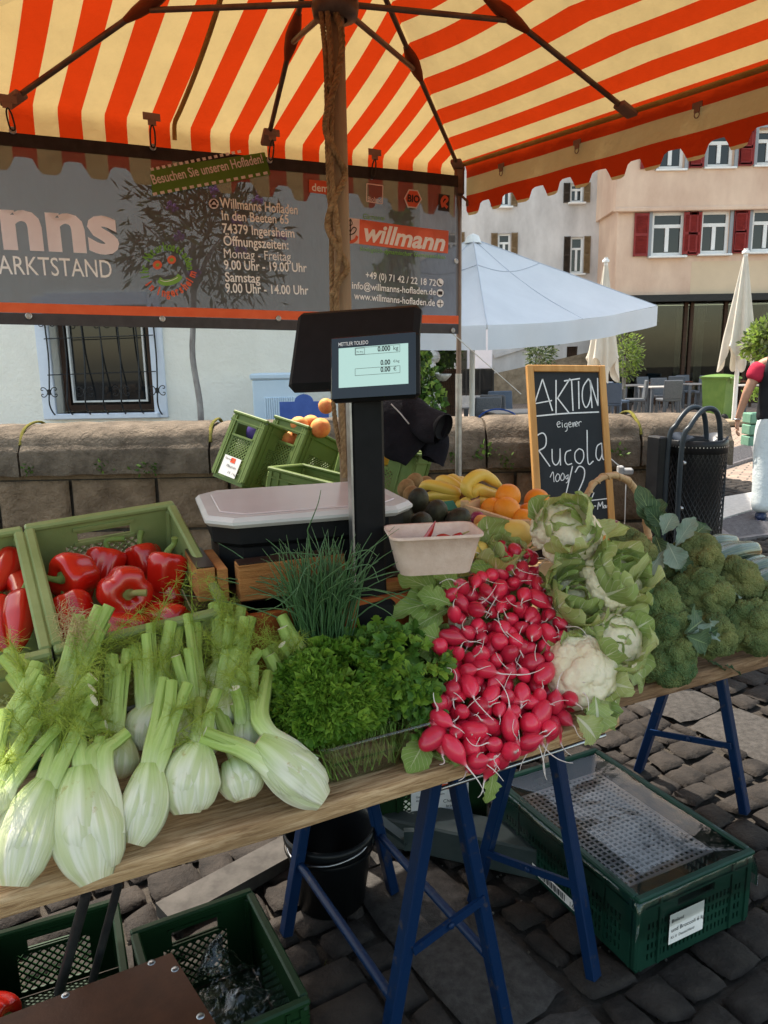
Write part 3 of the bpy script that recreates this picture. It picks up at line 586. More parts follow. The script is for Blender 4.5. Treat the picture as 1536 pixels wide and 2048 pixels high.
w=MB(); c=P(886,752,-.12); w.lathe([(.0,-.05),(.03,-.045),(.075,.0),(.085,.02),(.07,.012),(0,-.02)],18,M=TM(c)); w.build('shell_bowl',M_st,t)
# ================================================================ parasols
M_pcl=mat('white_parasol_cloth',(.70,.73,.78),(.76,.79,.84),2,rough=.8,bump=.004,bsc=6,tl=.25)
t=thing('open_parasol','large open white parasol between the stall and the grey house','parasol',(aty(944,800,9)[0],9,0)); ox=t.location.x
apex=np.array([0,0,aty(945,478,9)[2]]); Cn=[np.array([2.14,0,2.07]),np.array([-.12,-2.1,1.80]),np.array([-2.14,.1,2.0]),np.array([.1,2.1,2.3])]
k=MB()
for i in range(4):
    a,c=Cn[i],Cn[(i+1)%4]
    def fn(u,v,a=a,c=c):
        e=a[None]*(1-u[:,None])+c[None]*u[:,None]; e=e-np.c_[u*0,u*0,.05*np.sin(u*np.pi)]; P=apex+(e-apex)*v[:,None]; P[:,2]-=.07*np.sin(v*np.pi)*np.sin(u*np.pi)**1; P[:,2]+=wav(P,5,i)*.008*v; return P
    k.grid(fn,17,17,0)
    def fv(u,v,a=a,c=c):
        e=a[None]*(1-u[:,None])+c[None]*u[:,None]; e=e-np.c_[u*0,u*0,.05*np.sin(u*np.pi)]; o=(a+c)/2; o=np.array([o[0],o[1],0]); o/=np.linalg.norm(o); P=e+o*(.012+.02*np.sin(u*22)*v)[:,None]; P[:,2]-=v*.22; return P
    k.grid(fv,25,5,0)
ca=k.build('canopy',M_pcl,t); k=MB(); k.lathe([(.1,apex[2]-.05),(.07,apex[2]+.03),(.03,apex[2]+.05),(0,apex[2]+.06)],12); k.build('finial',M_white,ca)
k=MB(); k.tube([(0,0,0),(0,0,apex[2]-.02)],.032,12); k.build('pole',M_white,t); k=MB(); k.box((0,0,.04),(.5,.5,.08),b=.01); k.build('base',M_stone2,t)
k=MB()
for c in Cn: k.tube([apex-[0,0,.05],c-[0,0,.03]],.012,6)
k.build('ribs',M_white,t); k=MB()
for i in range(4):
    a,c=Cn[i],Cn[(i+1)%4]; k.tube([apex+(a-apex)*v+[0,0,.006] for v in np.linspace(0,1,9)],.006,5); P=np.array([apex+((a*(1-u)+c*u-[0,0,.05*math.sin(u*3.14)])-apex)*.36 for u in np.linspace(0,1,11)]); P[:,2]-=.07*np.sin(.36*np.pi)*np.sin(np.linspace(0,1,11)*np.pi)-.006; k.tube(P,.004,5); m_=(a+c)/2-[0,0,.05]; k.tube([apex+(m_-apex)*v-[0,0,.07*math.sin(v*3.14)-.004] for v in np.linspace(.02,1,12)],.004,5)
k.build('seams',mat('parasol_seam',(.5,.53,.6),rough=.8),ca)
def closed_parasol(apx,apy,boty,Y,lab,seed):
    a=aty(apx,apy,Y); zb=aty(apx,boty,Y)[2]; t=thing('closed_parasol',lab,'parasol',(a[0],Y,0),group='closed parasols in front of the cafe'); H=a[2]-zb; k=MB()
    def fn(u,v):
        th=u*2*np.pi; f=.5+.5*np.sin(th*8+seed)+.25*np.sin(th*3+seed*2); r=(.05+.30*v**.9)*(.72+.4*f*v**.5); zz=a[2]-.06-v*(H+.22*np.sin(th*4+seed)*0+.28*np.sin(th*4+seed)*(v>.8)*((v-.8)/.2)); return np.stack([r*np.cos(th),r*np.sin(th),zz],1)
    k.grid(fn,97,22); k.build('canopy',mat('cream_parasol_cloth',(.62,.58,.5),(.72,.68,.6),2,rough=.85,tl=.15),t)
    k=MB(); k.tube([(0,0,0),(0,0,a[2]+.05)],.045,12); k.lathe([(.075,a[2]-.05),(.075,a[2]),(.02,a[2]+.03),(0,a[2]+.06)],12); k.build('pole',M_white,t); k=MB(); k.box((0,0,.05),(.7,.7,.1),b=.02); k.build('base',M_stone2,t)
closed_parasol(1212,520,735,17,'closed cream parasol to the left, behind the open white parasol',1)
closed_parasol(1492,502,712,16.5,'closed cream parasol to the right, before the cafe door',2.4)
# ================================================================ cafe furniture
M_ch=mat('grey_wicker',(.09,.1,.115),(.15,.16,.18),60,rough=.6,bump=.003,bsc=120); M_tb=mat('grey_table_top',(.3,.28,.27),(.38,.36,.34),8,rough=.5); M_chl=mat('blue_grey_plastic',(.06,.085,.13),(.08,.11,.16),8,rough=.5)
def chair_proto(m,back=.46):
    t=thing('cafe_chair','x','chair'); k=MB(); k.box((0,0,.45),(.46,.46,.07),b=.02); k.build('seat',m,t)
    k=MB(); k.box((0,0,0),(.46,.05,back),0,TM((0,.24,.47+back/2),(-.12,0,0)),b=.018); k.build('backrest',m,t)
    for x in(-.2,.2):
        for y in(-.2,.22): k=MB(); k.bar((x,y,.42),(x*1.08,y*1.1,0),.035,.035); k.build('leg',m,t)
    return t
def table_proto(m,mt,w=.8,d=.8):
    t=thing('cafe_table','x','table'); k=MB(); k.box((0,0,.73),(w,d,.03),b=.008); k.build('tabletop',mt,t)
    for x in(-1,1):
        for y in(-1,1): k=MB(); k.bar((x*(w/2-.05),y*(d/2-.05),.715),(x*(w/2-.05),y*(d/2-.05),0),.06,.06); k.build('leg',m,t)
    return t
cp=chair_proto(M_ch); cp2=chair_proto(M_chl); tp=table_proto(M_ch,M_tb); tp2=table_proto(M_dwood,mat('red_brown_wood',(.13,.04,.02),(.2,.065,.03),4,rough=.5,aniso=(1,6,1)),.9,.7)
used=set()
def put(p,px,py,Y,rz,lab,grp):
    o=copy_tree(p) if p.name in used else p; used.add(p.name); g=aty(px,py,Y); o.location=(g[0],Y,0); o.rotation_euler=(0,0,rz); o['label']=lab; o['group']=grp; return o
gc='chairs of the street cafe'; gt='tables of the street cafe'
put(cp,1337,790,18.6,math.pi+.05,'grey wicker cafe chair with its back to us, left of the green bin',gc)
put(cp,1270,790,18.7,-1.75,'cafe chair turned sideways beside the bushy olive trunk, its back catching the light',gc)
put(cp,1325,770,20.2,.05,'cafe chair facing us behind the table before the green bin',gc)
put(cp2,1212,770,20.,.3,'blue-grey cafe chair left of the bushy olive tree',gc)
put(cp2,1232,800,18.2,1.9,'blue-grey cafe chair directly right of the chalkboard top',gc)
put(cp,1352,745,22.2,2.9,'cafe chair behind, between the olive and the dark planter',gc)
put(cp,1300,748,21.6,.5,'cafe chair just right of the bushy olive crown',gc)
put(cp,1376,740,22.8,.2,'farthest cafe chair under the window lamps',gc)
put(cp,1412,748,21.8,-.6,'cafe chair half hidden behind the green bin lid, left one',gc)
put(cp,1455,742,22.4,.1,'cafe chair half hidden behind the green bin lid, right one',gc)
put(cp2,1222,815,17.2,2.8,'cafe chair of which only the back shows above the parapet by the chalkboard',gc)
put(tp,1318,790,19.4,.1,'square grey cafe table before the green bin',gt)
put(tp,1392,768,21.,.1,'square grey cafe table left of the green bin lid',gt)
put(tp,1262,770,20.8,.2,'square grey cafe table behind the bushy olive tree',gt)
put(tp,1205,790,18.9,.15,'square grey cafe table left of the olive trunk',gt)
put(tp,1482,775,19.5,.1,'square grey cafe table between green bin and person',gt)
put(tp2,1322,735,22.6,.05,'red-brown wooden cafe table near the shop glass',gt); put(tp2,1350,720,23.1,.02,'red-brown wooden cafe table touching the shop glass',gt)
put(tp2,1468,735,22.4,.05,'red-brown wooden cafe table behind the right closed parasol',gt)
put(cp2,893,815,13.5,.25,'dark cafe chair beside the statue left of the stall pole',gc); put(cp,961,830,12.,.35+math.pi,'dark cafe chair behind the parapet, just right of the stall pole',gc)
put(cp,1000,825,12.6,2.5,'dark cafe chair behind the parapet, midway to the chalkboard',gc); put(cp2,1010,815,13.6,.2,'dark cafe chair behind the other chairs left of the chalkboard',gc)
put(tp,905,830,12.6,.2,'pale cafe table left of the stall pole behind the parapet',gt).location.z=0
put(tp,1030,835,11.2,.1,'pale cafe table left of the chalkboard behind the parapet',gt)
t=thing('blue_chair','blue tubular metal chair behind the parapet left of the chalkboard','chair',(aty(1000,830,10.2)[0],10.2,0)); k=MB(); M_bm=mat('blue_metal',(.02,.08,.35),rough=.4)
k.tube(bez([(-.24,.1,.45),(-.26,.2,.72),(0,.26,.82),(.26,.2,.72),(.24,.1,.45)],20),.012,8); k.build('backrest',M_bm,t); k=MB(); k.lathe([(0,.44),(.22,.44),(.22,.47),(0,.47)],20); k.build('seat',M_bm,t)
for x in(-.17,.17):
    for y in(-.15,.15): k=MB(); k.tube([(x,y,.44),(x*1.2,y*1.2,0)],.011,6); k.build('leg',M_bm,t)
for i,(px,py,Y,rz,p,lb) in enumerate([(1285,690,25.6,.2,tp,'table inside the cafe, left of the lamps'),(1345,690,26.2,.1,tp2,'wooden table inside the cafe under the left lamp'),(1425,690,25.8,.3,tp,'table inside the cafe beside the door'),(1270,700,25.2,.6,cp,'chair inside the cafe at the left pane'),(1315,700,25.9,2.6,cp2,'chair inside the cafe between the two tables'),(1370,700,25.4,-.4,cp,'chair inside the cafe at the middle post'),(1405,700,26.4,1.,cp2,'chair inside the cafe near the door')]): put(p,px,py,Y,rz,lb,'furniture inside the cafe')
cu=thing('curtains','pale gathered curtains behind the cafe glass','curtains',(aty(1300,650,25)[0],25.1,0)); r=np.random.default_rng(3)
for px0,px1 in((1392,1408),(1352,1366),(1440,1452),(1520,1545)):
    a=aty(px0,650,25.1)[0]-cu.location.x; b=aty(px1,650,25.1)[0]-cu.location.x; k=MB(); k.grid(lambda u,v:np.stack([a+(b-a)*u,.05*np.sin(u*26),.1+2.9*v],1),40,4); k.build('curtain',mat('curtain_cloth',(.3,.26,.2),(.4,.35,.27),3,rough=.9),cu)
# blue bench and pale locker by the white house
q=rect(560,803,657,830,6.2); t=thing('blue_bench','blue painted bench back with an arched top behind the parapet','bench',((q[0]+q[1])/2,6.2,0)); k=MB(); W=(q[1]-q[0])/2
k.prism([(-W,.5),(W,.5),(W,q[3]),(W*.38,q[3])]+[(W*.38*math.cos(a),q[3]+.06*math.sin(a)) for a in np.linspace(.2,math.pi-.2,10)]+[(-W*.38,q[3]),(-W,q[3])],-.02,.02,M=TM(rot=(math.pi/2,0,0))); k.build('backrest',mat('blue_paint',(.05,.1,.33),(.07,.13,.4),9,rough=.5),t)
k=MB(); k.box((0,-.2,.45),(2*W,.4,.04),b=.01); k.build('seat',bpy.data.materials['blue_paint'],t)
for x in(-W+.05,W-.05): k=MB(); k.box((x,-.02,.25),(.05,.05,.5)); k.box((x,-.36,.22),(.05,.05,.43)); k.build('leg',bpy.data.materials['blue_paint'],t)
q=rect(506,757,600,850,7.4); t=thing('locker','pale blue ribbed cabinet standing against the white house','cabinet',((q[0]+q[1])/2,7.4,0)); k=MB(); W=q[1]-q[0]; k.box((0,.25,q[3]/2),(W,.5,q[3]-.02),b=.012)
for i in range(14): k.box((-W/2+.12+i*(W-.18)/13,-.006,q[3]/2-.06),(.018,.02,q[3]-.24),b=.006)
bo=k.build('body',mat('pale_blue_plastic',(.55,.68,.8),(.6,.72,.83),5,rough=.5),t); k=MB(); k.box((0,.25,q[3]+.02),(W+.04,.54,.06),b=.015); k.build('lid',bpy.data.materials['pale_blue_plastic'],t)
# green wheelie bin
YB=17.4; bb=aty(1442,832,YB); t=thing('wheelie_bin','bright green wheelie bin standing by the cafe tables','bin',(bb[0]-.08,YB,0),(0,0,.62+math.pi)); M_gb=mat('green_bin_plastic',(.10,.19,.045),(.14,.24,.06),4,rough=.45)
k=MB(); zz=[.06,.95]; P=[];
for z,s in((.06,.40),(.95,.5),(.99,.54)): P+= [(-s/2,-s*.6,z),(s/2,-s*.6,z),(s/2,s*.6,z),(-s/2,s*.6,z)]
k.add(P,[[(0,3,2,1)]+[(4*i+j,4*i+(j+1)%4,4*i+4+(j+1)%4,4*i+4+j) for i in(0,1) for j in range(4)]]); k.build('body',M_gb,t)
k=MB(); k.grid(lambda u,v:np.stack([(u-.5)*.58,(v-.5)*.7,1.02+.06*np.sin(u*np.pi)**.5*np.sin(v*np.pi)**.5],1),9,9); k.box((0,0,1.0),(.58,.7,.035),b=.012); k.box((0,.385,.985),(.44,.05,.04),b=.01); k.box((-.16,.36,.93),(.03,.05,.12),b=.008); k.box((.16,.36,.93),(.03,.05,.12),b=.008); k.build('lid',M_gb,t)
for x in(-.25,.25): k=MB(); k.lathe([(.02,-.025),(.1,-.025),(.1,.025),(.02,.025)],20,M=TM((x,.3,.1),(0,math.pi/2,0)),cap=True); k.build('wheel',M_dark,t)
t=thing('green_crate_stack','stack of pale green plastic boxes behind the walking person','crates',(aty(1500,850,12.5)[0],12.5,0)); k=MB()
for i in range(3): k.box((.05,0,.09+i*.19),(.24,.3,.165),b=.015)
k.build('boxes',mat('mint_plastic',(.12,.26,.19),(.16,.32,.23),6,rough=.5),t); k=MB(); leafcloud(k,(0,0,.85),(.12,.12,.12),120,.09,1,5,clump=12); k.build('seedlings',M_lfl,t)
# ================================================================ market umbrella
HC=2.3; Rr=np.array([.34,3.33]); LLc=Rr-2.06*A1; FRc=Rr+np.array([1.22,-1.718]); FLc=LLc+np.array([1.22,-1.718])
PC=np.array([-.1,2.09]); APX=np.array([PC[0],PC[1],2.70])
cor=[np.r_[q,HC] for q in(Rr,FRc,FLc,LLc)]
def stripemat(name,red,cre,tl):
    m=bpy.data.materials.new(name); m.use_nodes=True; N,L,B=nodes(m); uv=N.new('ShaderNodeUVMap'); sx=N.new('ShaderNodeSeparateXYZ'); L.new(uv.outputs[0],sx.inputs[0])
    a=N.new('ShaderNodeMath');a.operation='FRACT'; L.new(sx.outputs[0],a.inputs[0])
    b=N.new('ShaderNodeMath');b.operation='LESS_THAN';b.inputs[1].default_value=.5; L.new(a.outputs[0],b.inputs[0])
    def st(c,c2):
        n=N.new('ShaderNodeTexNoise'); tc=N.new('ShaderNodeTexCoord'); L.new(tc.outputs['Object'],n.inputs[0]); n.inputs['Scale'].default_value=4.5; n.inputs['Detail'].default_value=8; n.inputs['Roughness'].default_value=.7
        r=N.new('ShaderNodeValToRGB'); r.color_ramp.elements[0].position=.32; r.color_ramp.elements[1].position=.6; r.color_ramp.elements[0].color=_c(c2); r.color_ramp.elements[1].color=_c(c); L.new(n.outputs[0],r.inputs[0]); return r.outputs[0]
    mx=N.new('ShaderNodeMixRGB'); L.new(b.outputs[0],mx.inputs[0]); L.new(st(cre,tuple(v*.86 for v in cre)),mx.inputs[1]); L.new(st(red,tuple(v*.88 for v in red)),mx.inputs[2])
    L.new(mx.outputs[0],B.inputs['Base Color']); B.inputs['Roughness'].default_value=.8; B.inputs['Specular IOR Level'].default_value=.2
    t=N.new('ShaderNodeBsdfTranslucent'); L.new(mx.outputs[0],t.inputs[0]); s=N.new('ShaderNodeMixShader'); s.inputs[0].default_value=tl; L.new(B.outputs[0],s.inputs[1]); L.new(t.outputs[0],s.inputs[2]); L.new(s.outputs[0],N['Material Output'].inputs[0])
    w=N.new('ShaderNodeTexNoise'); w.inputs['Scale'].default_value=9; w.inputs['Detail'].default_value=4; tc=N.new('ShaderNodeTexCoord'); L.new(tc.outputs['Object'],w.inputs[0]); bp=N.new('ShaderNodeBump'); bp.inputs['Distance'].default_value=.012; L.new(w.outputs[0],bp.inputs['Height']); L.new(bp.outputs[0],B.inputs['Normal']); L.new(bp.outputs[0],t.inputs['Normal']); return m
M_canvas=stripemat('striped_canvas',(.48,.034,.004),(.56,.41,.18),.28)
M_pole=mat('worn_pole_wood',(.2,.13,.08),(.36,.26,.17),9,rough=.7,bump=.002,bsc=60,aniso=(1,1,.12))
M_rib=mat('dark_rib_steel',(.09,.06,.05),(.16,.11,.09),14,rough=.45,metal=.6)
um=thing('market_umbrella','red and cream striped market umbrella on a wooden pole over the vegetable stall','umbrella',(PC[0],PC[1],0)); C0=np.array([PC[0],PC[1],0])
PIT=.1405; PH0=.02
ED=nrm(np.array([.98,-1.38])); SB=np.linalg.inv(np.stack([A1,ED],1))
def su(P,ext=0): return (P[:,:2]-Rr)@SB[0]/PIT+PH0+ext
k=MB()
def addg(fn,nu,nv,extf=None):
    u,v=np.meshgrid(np.linspace(0,1,nu),np.linspace(0,1,nv),indexing='ij'); u=u.ravel();v=v.ravel(); P,ex=fn(u,v)
    i,j=np.meshgrid(np.arange(nu-1),np.arange(nv-1),indexing='ij'); F=np.stack([i*nv+j,(i+1)*nv+j,(i+1)*nv+j+1,i*nv+j+1],-1).reshape(-1,4)
    U=su(P)*(ex is None) if ex is None else ex; k.add(P-C0,F,0,np.c_[U,v],None,True)
mids=[]
for e in range(4):
    a,b=cor[e],cor[(e+1)%4]; mids.append((a+b)/2)
    def fn(u,v,a=a,b=b):
        E=a[None]*(1-u[:,None])+b[None]*u[:,None]; P=APX+(E-APX)*v[:,None]
        sag=.016*np.sin(v*np.pi)*np.sin(np.abs((u*2)%1)*np.pi); P=P.copy(); P[:,2]-=sag; P[:,2]+=.05*np.sin(v*np.pi)*0
        return P,None
    addg(fn,41,25)
    o=(a+b)/2-APX; o=np.array([o[0],o[1],0]); o/=np.linalg.norm(o); Ln=np.linalg.norm(b-a); side=e in(0,2)
    def fv(u,v,a=a,b=b,o=o,Ln=Ln,side=side,e=e):
        E=a[None]*(1-u[:,None])+b[None]*u[:,None]; s=u*Ln; q=(s/.145)%1; sc=np.where(q<.5,0,1); t=np.abs(q-.5)*2
        sm=np.clip((.5-np.abs(q-.5))*0+ (0.5+np.tanh(np.sin((s/.145)*2*np.pi)*3.2)/2),0,1)
        dep=.170+.045*sm; d=v*dep; bend=np.clip(d/.035,0,1); 
        P=E+o*(.030*np.sin(bend*np.pi/2)+.006*np.sin(s*19)*v)[:,None]; P[:,2]=P[:,2]-np.where(d<.035,.028*(1-np.cos(bend*np.pi/2)),.028+(d-.035))
        ex=None
        if side: ex=su(E)+d/.1405*(1.02 if e==0 else -1)
        return P,ex
    addg(fv,161,11)
k.build('canopy',M_canvas,um)
# hem tape along the scallops and seams
k=MB(); k.tube([(0,0,0),(0,0,2.72)],.022,16); k.build('pole',M_pole,um)
HUB=np.array([0,0,2.385])
k=MB(); k.lathe([(.03,2.34),(.055,2.345),(.06,2.37),(.055,2.4),(.03,2.41)],16); k.build('hub',M_rib,um); k=MB(); k.lathe([(.03,2.64),(.05,2.645),(.05,2.68),(.03,2.69)],16); k.build('crown_hub',M_rib,um)
ends=[cor[0],mids[3]+np.r_[A1*.17,0],cor[3]+np.r_[A1*.36,0],cor[0]+np.array([.49,-.69,0]),cor[1],mids[1],cor[2],mids[2]]
M_slv=mat('brown_sleeve',(.16,.035,.012),(.22,.05,.02),8,rough=.8); M_pkt=mat('mauve_pocket',(.2,.12,.1),(.26,.16,.13),10,rough=.8)
for q in ends:
    e=q-C0; tip=e*1.; p0=np.array([0,0,2.66]); p1=e+(p0-e)*.03-np.array([0,0,.03]); k=MB(); k.tube([p0,p1],.0085,8); rb=k.build('rib',M_rib,um)
    mid=p0+(p1-p0)*.52; k=MB(); dr=nrm(p1-p0); k.tube([mid-dr*.075,mid-dr*.03,mid,mid+dr*.05,mid+dr*.09],[.011,.02,.023,.018,.01],8,flat=.8); k.build('sleeve',M_slv,rb)
    k=MB(); k.box((0,0,0),(.045,.018,.075),0,look(p1,dr,(0,0,1)),b=.004); k.build('pocket',M_pkt,rb)
    k=MB(); k.tube([HUB+nrm([e[0],e[1],0])*.05,mid-np.array([0,0,.018])],.008,8); k.build('strut',M_rib,um)
# eyelet tabs on the inner rim
def tab(p,n,par):
    k=MB(); f=frame(p,nrm(np.cross((0,0,1),n)),n,(0,0,1)); k.box((0,0,0),(.034,.004,.016),0,f); k.box((0,0,-.014),(.02,.004,.014),0,f)
    th=np.linspace(0,6.28,14); k.tube([p+f[:3,0]*.009*math.cos(a)+np.array([0,0,-.028+.009*math.sin(a)]) for a in th],.0016,5,cap=False); return k.build('loop_tab',M_pkt,par)
for f in(.1,.28,.5,.72,.9): p=cor[0]+(cor[1]-cor[0])*f-C0; o=nrm(np.r_[-A1*-1,0]); tab(p+np.array([0.022,.0,-.055])-o*.004*0,-nrm(np.r_[A1,0]),um)
# seam piping
M_pip=mat('ochre_piping',(.42,.29,.09),(.52,.37,.14),20,rough=.7,tl=.5)
k=MB(); k.tube(bez([cor[0]-C0+[0,0,-.012],(cor[0]+cor[1])/2-C0+[0,0,-.02],cor[1]-C0+[0,0,-.012]],14),.009,8)
sx=-1.19
def upt(f,sx=sx):   # point on back panel at along-edge coordinate sx, fraction f from rim to apex line
    E=Rr+A1*sx; base=np.r_[E,HC]; return base
b0=np.r_[Rr+A1*sx,HC]-C0; nb=np.r_[A2,0]
zs=(2.70-2.3)/np.linalg.norm((PC-Rr)-A1*((PC-Rr)@A1))
kk=[b0+nb*.0+[0,0,-.06]-nb*.012,b0+[0,0,-.012]]+[b0+nb*t+np.array([0,0,zs*t-.012-.04*math.sin(min(t/.8,1)*3.14)]) for t in np.linspace(.06,.62,8)]
k.tube(bez(kk,30),.0075,8); k.build('piping',M_pip,um)
# ropes
M_rope=mat('hemp_rope',(.2,.12,.06),(.36,.24,.13),60,rough=.95,bump=.004,bsc=260)
def rope(pts,r,lab,n=80):
    P=bez(pts,n); base=P[0]; t=MB(); 
    for s in range(3):
        a=np.linspace(0,np.linalg.norm(np.diff(P,axis=0),axis=1).sum()/.035*2*np.pi,n*1)+s*2.094; T=np.gradient(P,axis=0);T/=np.linalg.norm(T,axis=1)[:,None]; x=np.cross(T,(0.3,1,.2)); x/=np.linalg.norm(x,axis=1)[:,None]; y=np.cross(T,x)
        t.tube(P+r*.5*(np.cos(a)[:,None]*x+np.sin(a)[:,None]*y)-base,r*.62,6)
    o=t.build('rope',M_rope,None,base); tag(o,lab,'rope',group='ropes on the umbrella pole'); return o
def pp(px,py,dy=-.035,z=None): q=aty(px,py,PC[1]+dy); return q
rope([pp(640,0),pp(652,130),pp(655,300),pp(662,450),pp(664,600),pp(668,820),pp(692,950)],.0065,'rope hanging straight down the left side of the umbrella pole',220)
rope([pp(668,10),pp(684,80),pp(675,150,-.05),pp(655,220,-.06),pp(652,262,-.05),pp(668,300,-.05),pp(690,350,-.02),pp(668,400,-.05),pp(655,450,-.05),pp(672,490,-.06),pp(694,535,-.04),pp(680,560,-.05),pp(664,590,-.05)],.008,'rope twisted round the umbrella pole with a loose bight below',260)
rope([pp(655,20,-.04),pp(664,160,-.045),pp(660,170,-.05),pp(664,175,-.04),pp(662,330,-.045),pp(674,445,-.055),pp(680,500,-.06),pp(673,560,-.055),pp(676,700,-.045),pp(683,800,-.045),pp(688,955,-.045)],.007,'pale doubled rope hanging down the front of the umbrella pole',240)
# corner pole
b=np.r_[Rr+np.array([-.005,-.02]),0]; t=thing('support_pole','thin metal corner pole of the stall beside the banner','pole',b); M_zn=mat('galvanised_tube',(.3,.28,.27),(.45,.44,.43),20,rough=.4,metal=.7)
k=MB(); k.tube([(0,0,1.42),(0,0,2.29)],.011,12); k.build('upper_tube',mat('brown_tube',(.16,.11,.09),(.22,.16,.13),10,rough=.45,metal=.5),t); k=MB(); k.tube([(0,0,0),(0,0,1.44)],.0145,12); k.build('lower_tube',M_zn,t)
k=MB(); k.box((0,0,2.22),(.04,.04,.11),b=.008); k.tube([(.01,-.02,2.16),(.03,-.03,2.14),(.03,-.03,2.12)],.006,6); k.build('bracket',M_rib,t)
# guy line
p=aty(905,667,3.27); o=MB(); e=aty(1042,788,3.5); o.tube([(0,0,0),e-p],.0022,5); tag(o.build('guy_line',M_white,None,p),'thin white guy line from the banner corner to the chalkboard','cord')
# ================================================================ banner
B0=np.array([.33,3.27]); nB=np.array([-A1[1],A1[0]])
def onb(px,py):
    d=ray(px,py); t=((np.r_[B0,0]-CAM)@np.r_[nB,0])/(d@np.r_[nB,0]); P=CAM+d*t; return np.array([(P[:2]-B0)@A1,P[2]])
bt=thing('banner','grey see-through vinyl banner with farm shop writing hung from the umbrella rim','banner',np.r_[B0,0])
FB=frame(np.zeros(3),np.r_[A1,0],(0,0,1),np.r_[-nB,0])      # local x along, y up, z towards the viewer
M_ban=bpy.data.materials.new('banner_mesh_vinyl'); M_ban.use_nodes=True; N,L,B=nodes(M_ban); B.inputs['Base Color'].default_value=(.085,.08,.088,1); B.inputs['Roughness'].default_value=.45
tr=N.new('ShaderNodeBsdfTransparent'); tr.inputs[0].default_value=(.5,.5,.53,1); ms=N.new('ShaderNodeMixShader'); ms.inputs[0].default_value=.30; L.new(B.outputs[0],ms.inputs[1]); L.new(tr.outputs[0],ms.inputs[2]); L.new(ms.outputs[0],N['Material Output'].inputs[0])
tc=N.new('ShaderNodeTexCoord'); nz=N.new('ShaderNodeTexNoise'); nz.inputs['Scale'].default_value=14; nz.inputs['Detail'].default_value=3; mpn=N.new('ShaderNodeMapping'); mpn.inputs['Scale'].default_value=(1,1,.5); L.new(tc.outputs['Object'],mpn.inputs[0]); L.new(mpn.outputs[0],nz.inputs[0]); bp=N.new('ShaderNodeBump'); bp.inputs['Distance'].default_value=.02; bp.inputs['Strength'].default_value=.6; L.new(nz.outputs[0],bp.inputs['Height']); L.new(bp.outputs[0],B.inputs['Normal'])
def zt(s): return 2.235+s*.032
def zb(s): return 1.607-s*.013
def bw(s): return .012*np.sin(s*4.1)+.006*np.sin(s*11+1)
def bpt(s,f,off=0): z=zb(s)+(zt(s)-zb(s))*f; return np.stack([s,z,bw(s)*np.sin(np.clip(f,0,1)*3.14+.4)+off],1)
k=MB(); k.grid(lambda u,v:bpt(-2.5+u*2.495,v*1.),60,14,0,FB); k.build('vinyl',M_ban,bt)
def hem(f0,f1,mt,name,off):
    k=MB(); k.grid(lambda u,v:bpt(-2.5+u*2.495,f0+(f1-f0)*v,off),60,3,0,FB); return k.build(name,mt,bt)
M_hem=mat('banner_hem',(.018,.014,.014),(.03,.025,.025),30,rough=.6); M_hem2=mat('banner_hem_low',(.055,.05,.055),(.07,.065,.07),30,rough=.6)
M_stripe=mat('print_orange_red',(.8,.13,.045),(.85,.16,.06),20,rough=.6,tl=.3)
hem(.93,1.0,M_hem,'top_hem',.003); hem(.0,.062,M_hem2,'bottom_hem',.003); hem(.065,.118,M_stripe,'red_stripe',.003)
class Flat:                       # printing that follows the banner, 3 mm proud
    pass
def pr(px,py): q=onb(px,py); return q
def bmat(p0,p1,off=.0035):      # frame on banner: x from p0 to p1 (banner coords)
    x=nrm(np.r_[p1-p0,0]); y=np.array([-x[1],x[0],0]); return FB@frame(np.r_[p0,off],x,y,(0,0,1))
M_let=mat('banner_white',(.80,.70,.71),(.88,.79,.80),6,rough=.6,tl=.3); M_letw=mat('banner_text_white',(.9,.89,.89),rough=.6,tl=.15); M_bgreen=mat('banner_green',(.14,.3,.05),(.18,.36,.07),10,rough=.6,tl=.25); M_bred=mat('banner_red',(.72,.12,.06),(.78,.16,.08),10,rough=.6,tl=.3)
M_bdark=mat('banner_dark',(.03,.02,.018),rough=.6); M_bmed=mat('banner_green_board',(.1,.2,.03),(.14,.26,.05),8,rough=.6,tl=.3)
mats=[M_let,M_letw,M_bgreen,M_bred,M_bdark,M_bmed,mat('banner_cucumber',(.2,.4,.08),rough=.6),M_hem]
k=MB()
def line(t,px0,px1,pyb,capx,mt,bold=0.,shear=0.,off=.0045,slope=None):
    # baseline from (px0,pyb) to (px1,pyb+slope); capital height capx pixels
    p0=pr(px0,pyb); p1=pr(px1,pyb+(slope if slope is not None else (px1-px0)*.045)); h=pr(px0,pyb-capx)[1]-p0[1]; put_text(k,t,bmat(p0,p1,off),h/.7,mt,width=np.linalg.norm(p1-p0),bold=bold,shear=shear)
line('nns',2,239,494,108,0,bold=.035,slope=11); line('ARKTSTAND',-2,224,548,38,1,slope=8)
V=[('Willmanns Hofladen',438,595,416,20,13),('In den Beeten 65',440,577,441,19,7),('74379 Ingersheim',441,589,467,19,8),('Öffnungszeiten:',443,577,492,20,7),('Montag - Freitag',443,582,517,19,5),('9.00 Uhr - 19.00 Uhr',444,614,540,19,4),('Samstag',446,519,564,19,2),('9.00 Uhr - 14.00 Uhr',447,617,586,19,3)]
for s,a,b_,y,h,sl_ in V: line(s,a,b_,y,h,1,bold=.0 if s[0]=='M' else .014,slope=sl_)
V=[('+49 (0) 71 42 / 22 18 72',731,872,556,14,16),('info@willmanns-hofladen.de',703,872,577,14,13),('www.willmanns-hofladen.de',708,870,598,14,14)]
for s,a,b_,y,h,sl_ in V: line(s,a,b_,y,h,1,bold=.012,slope=sl_)
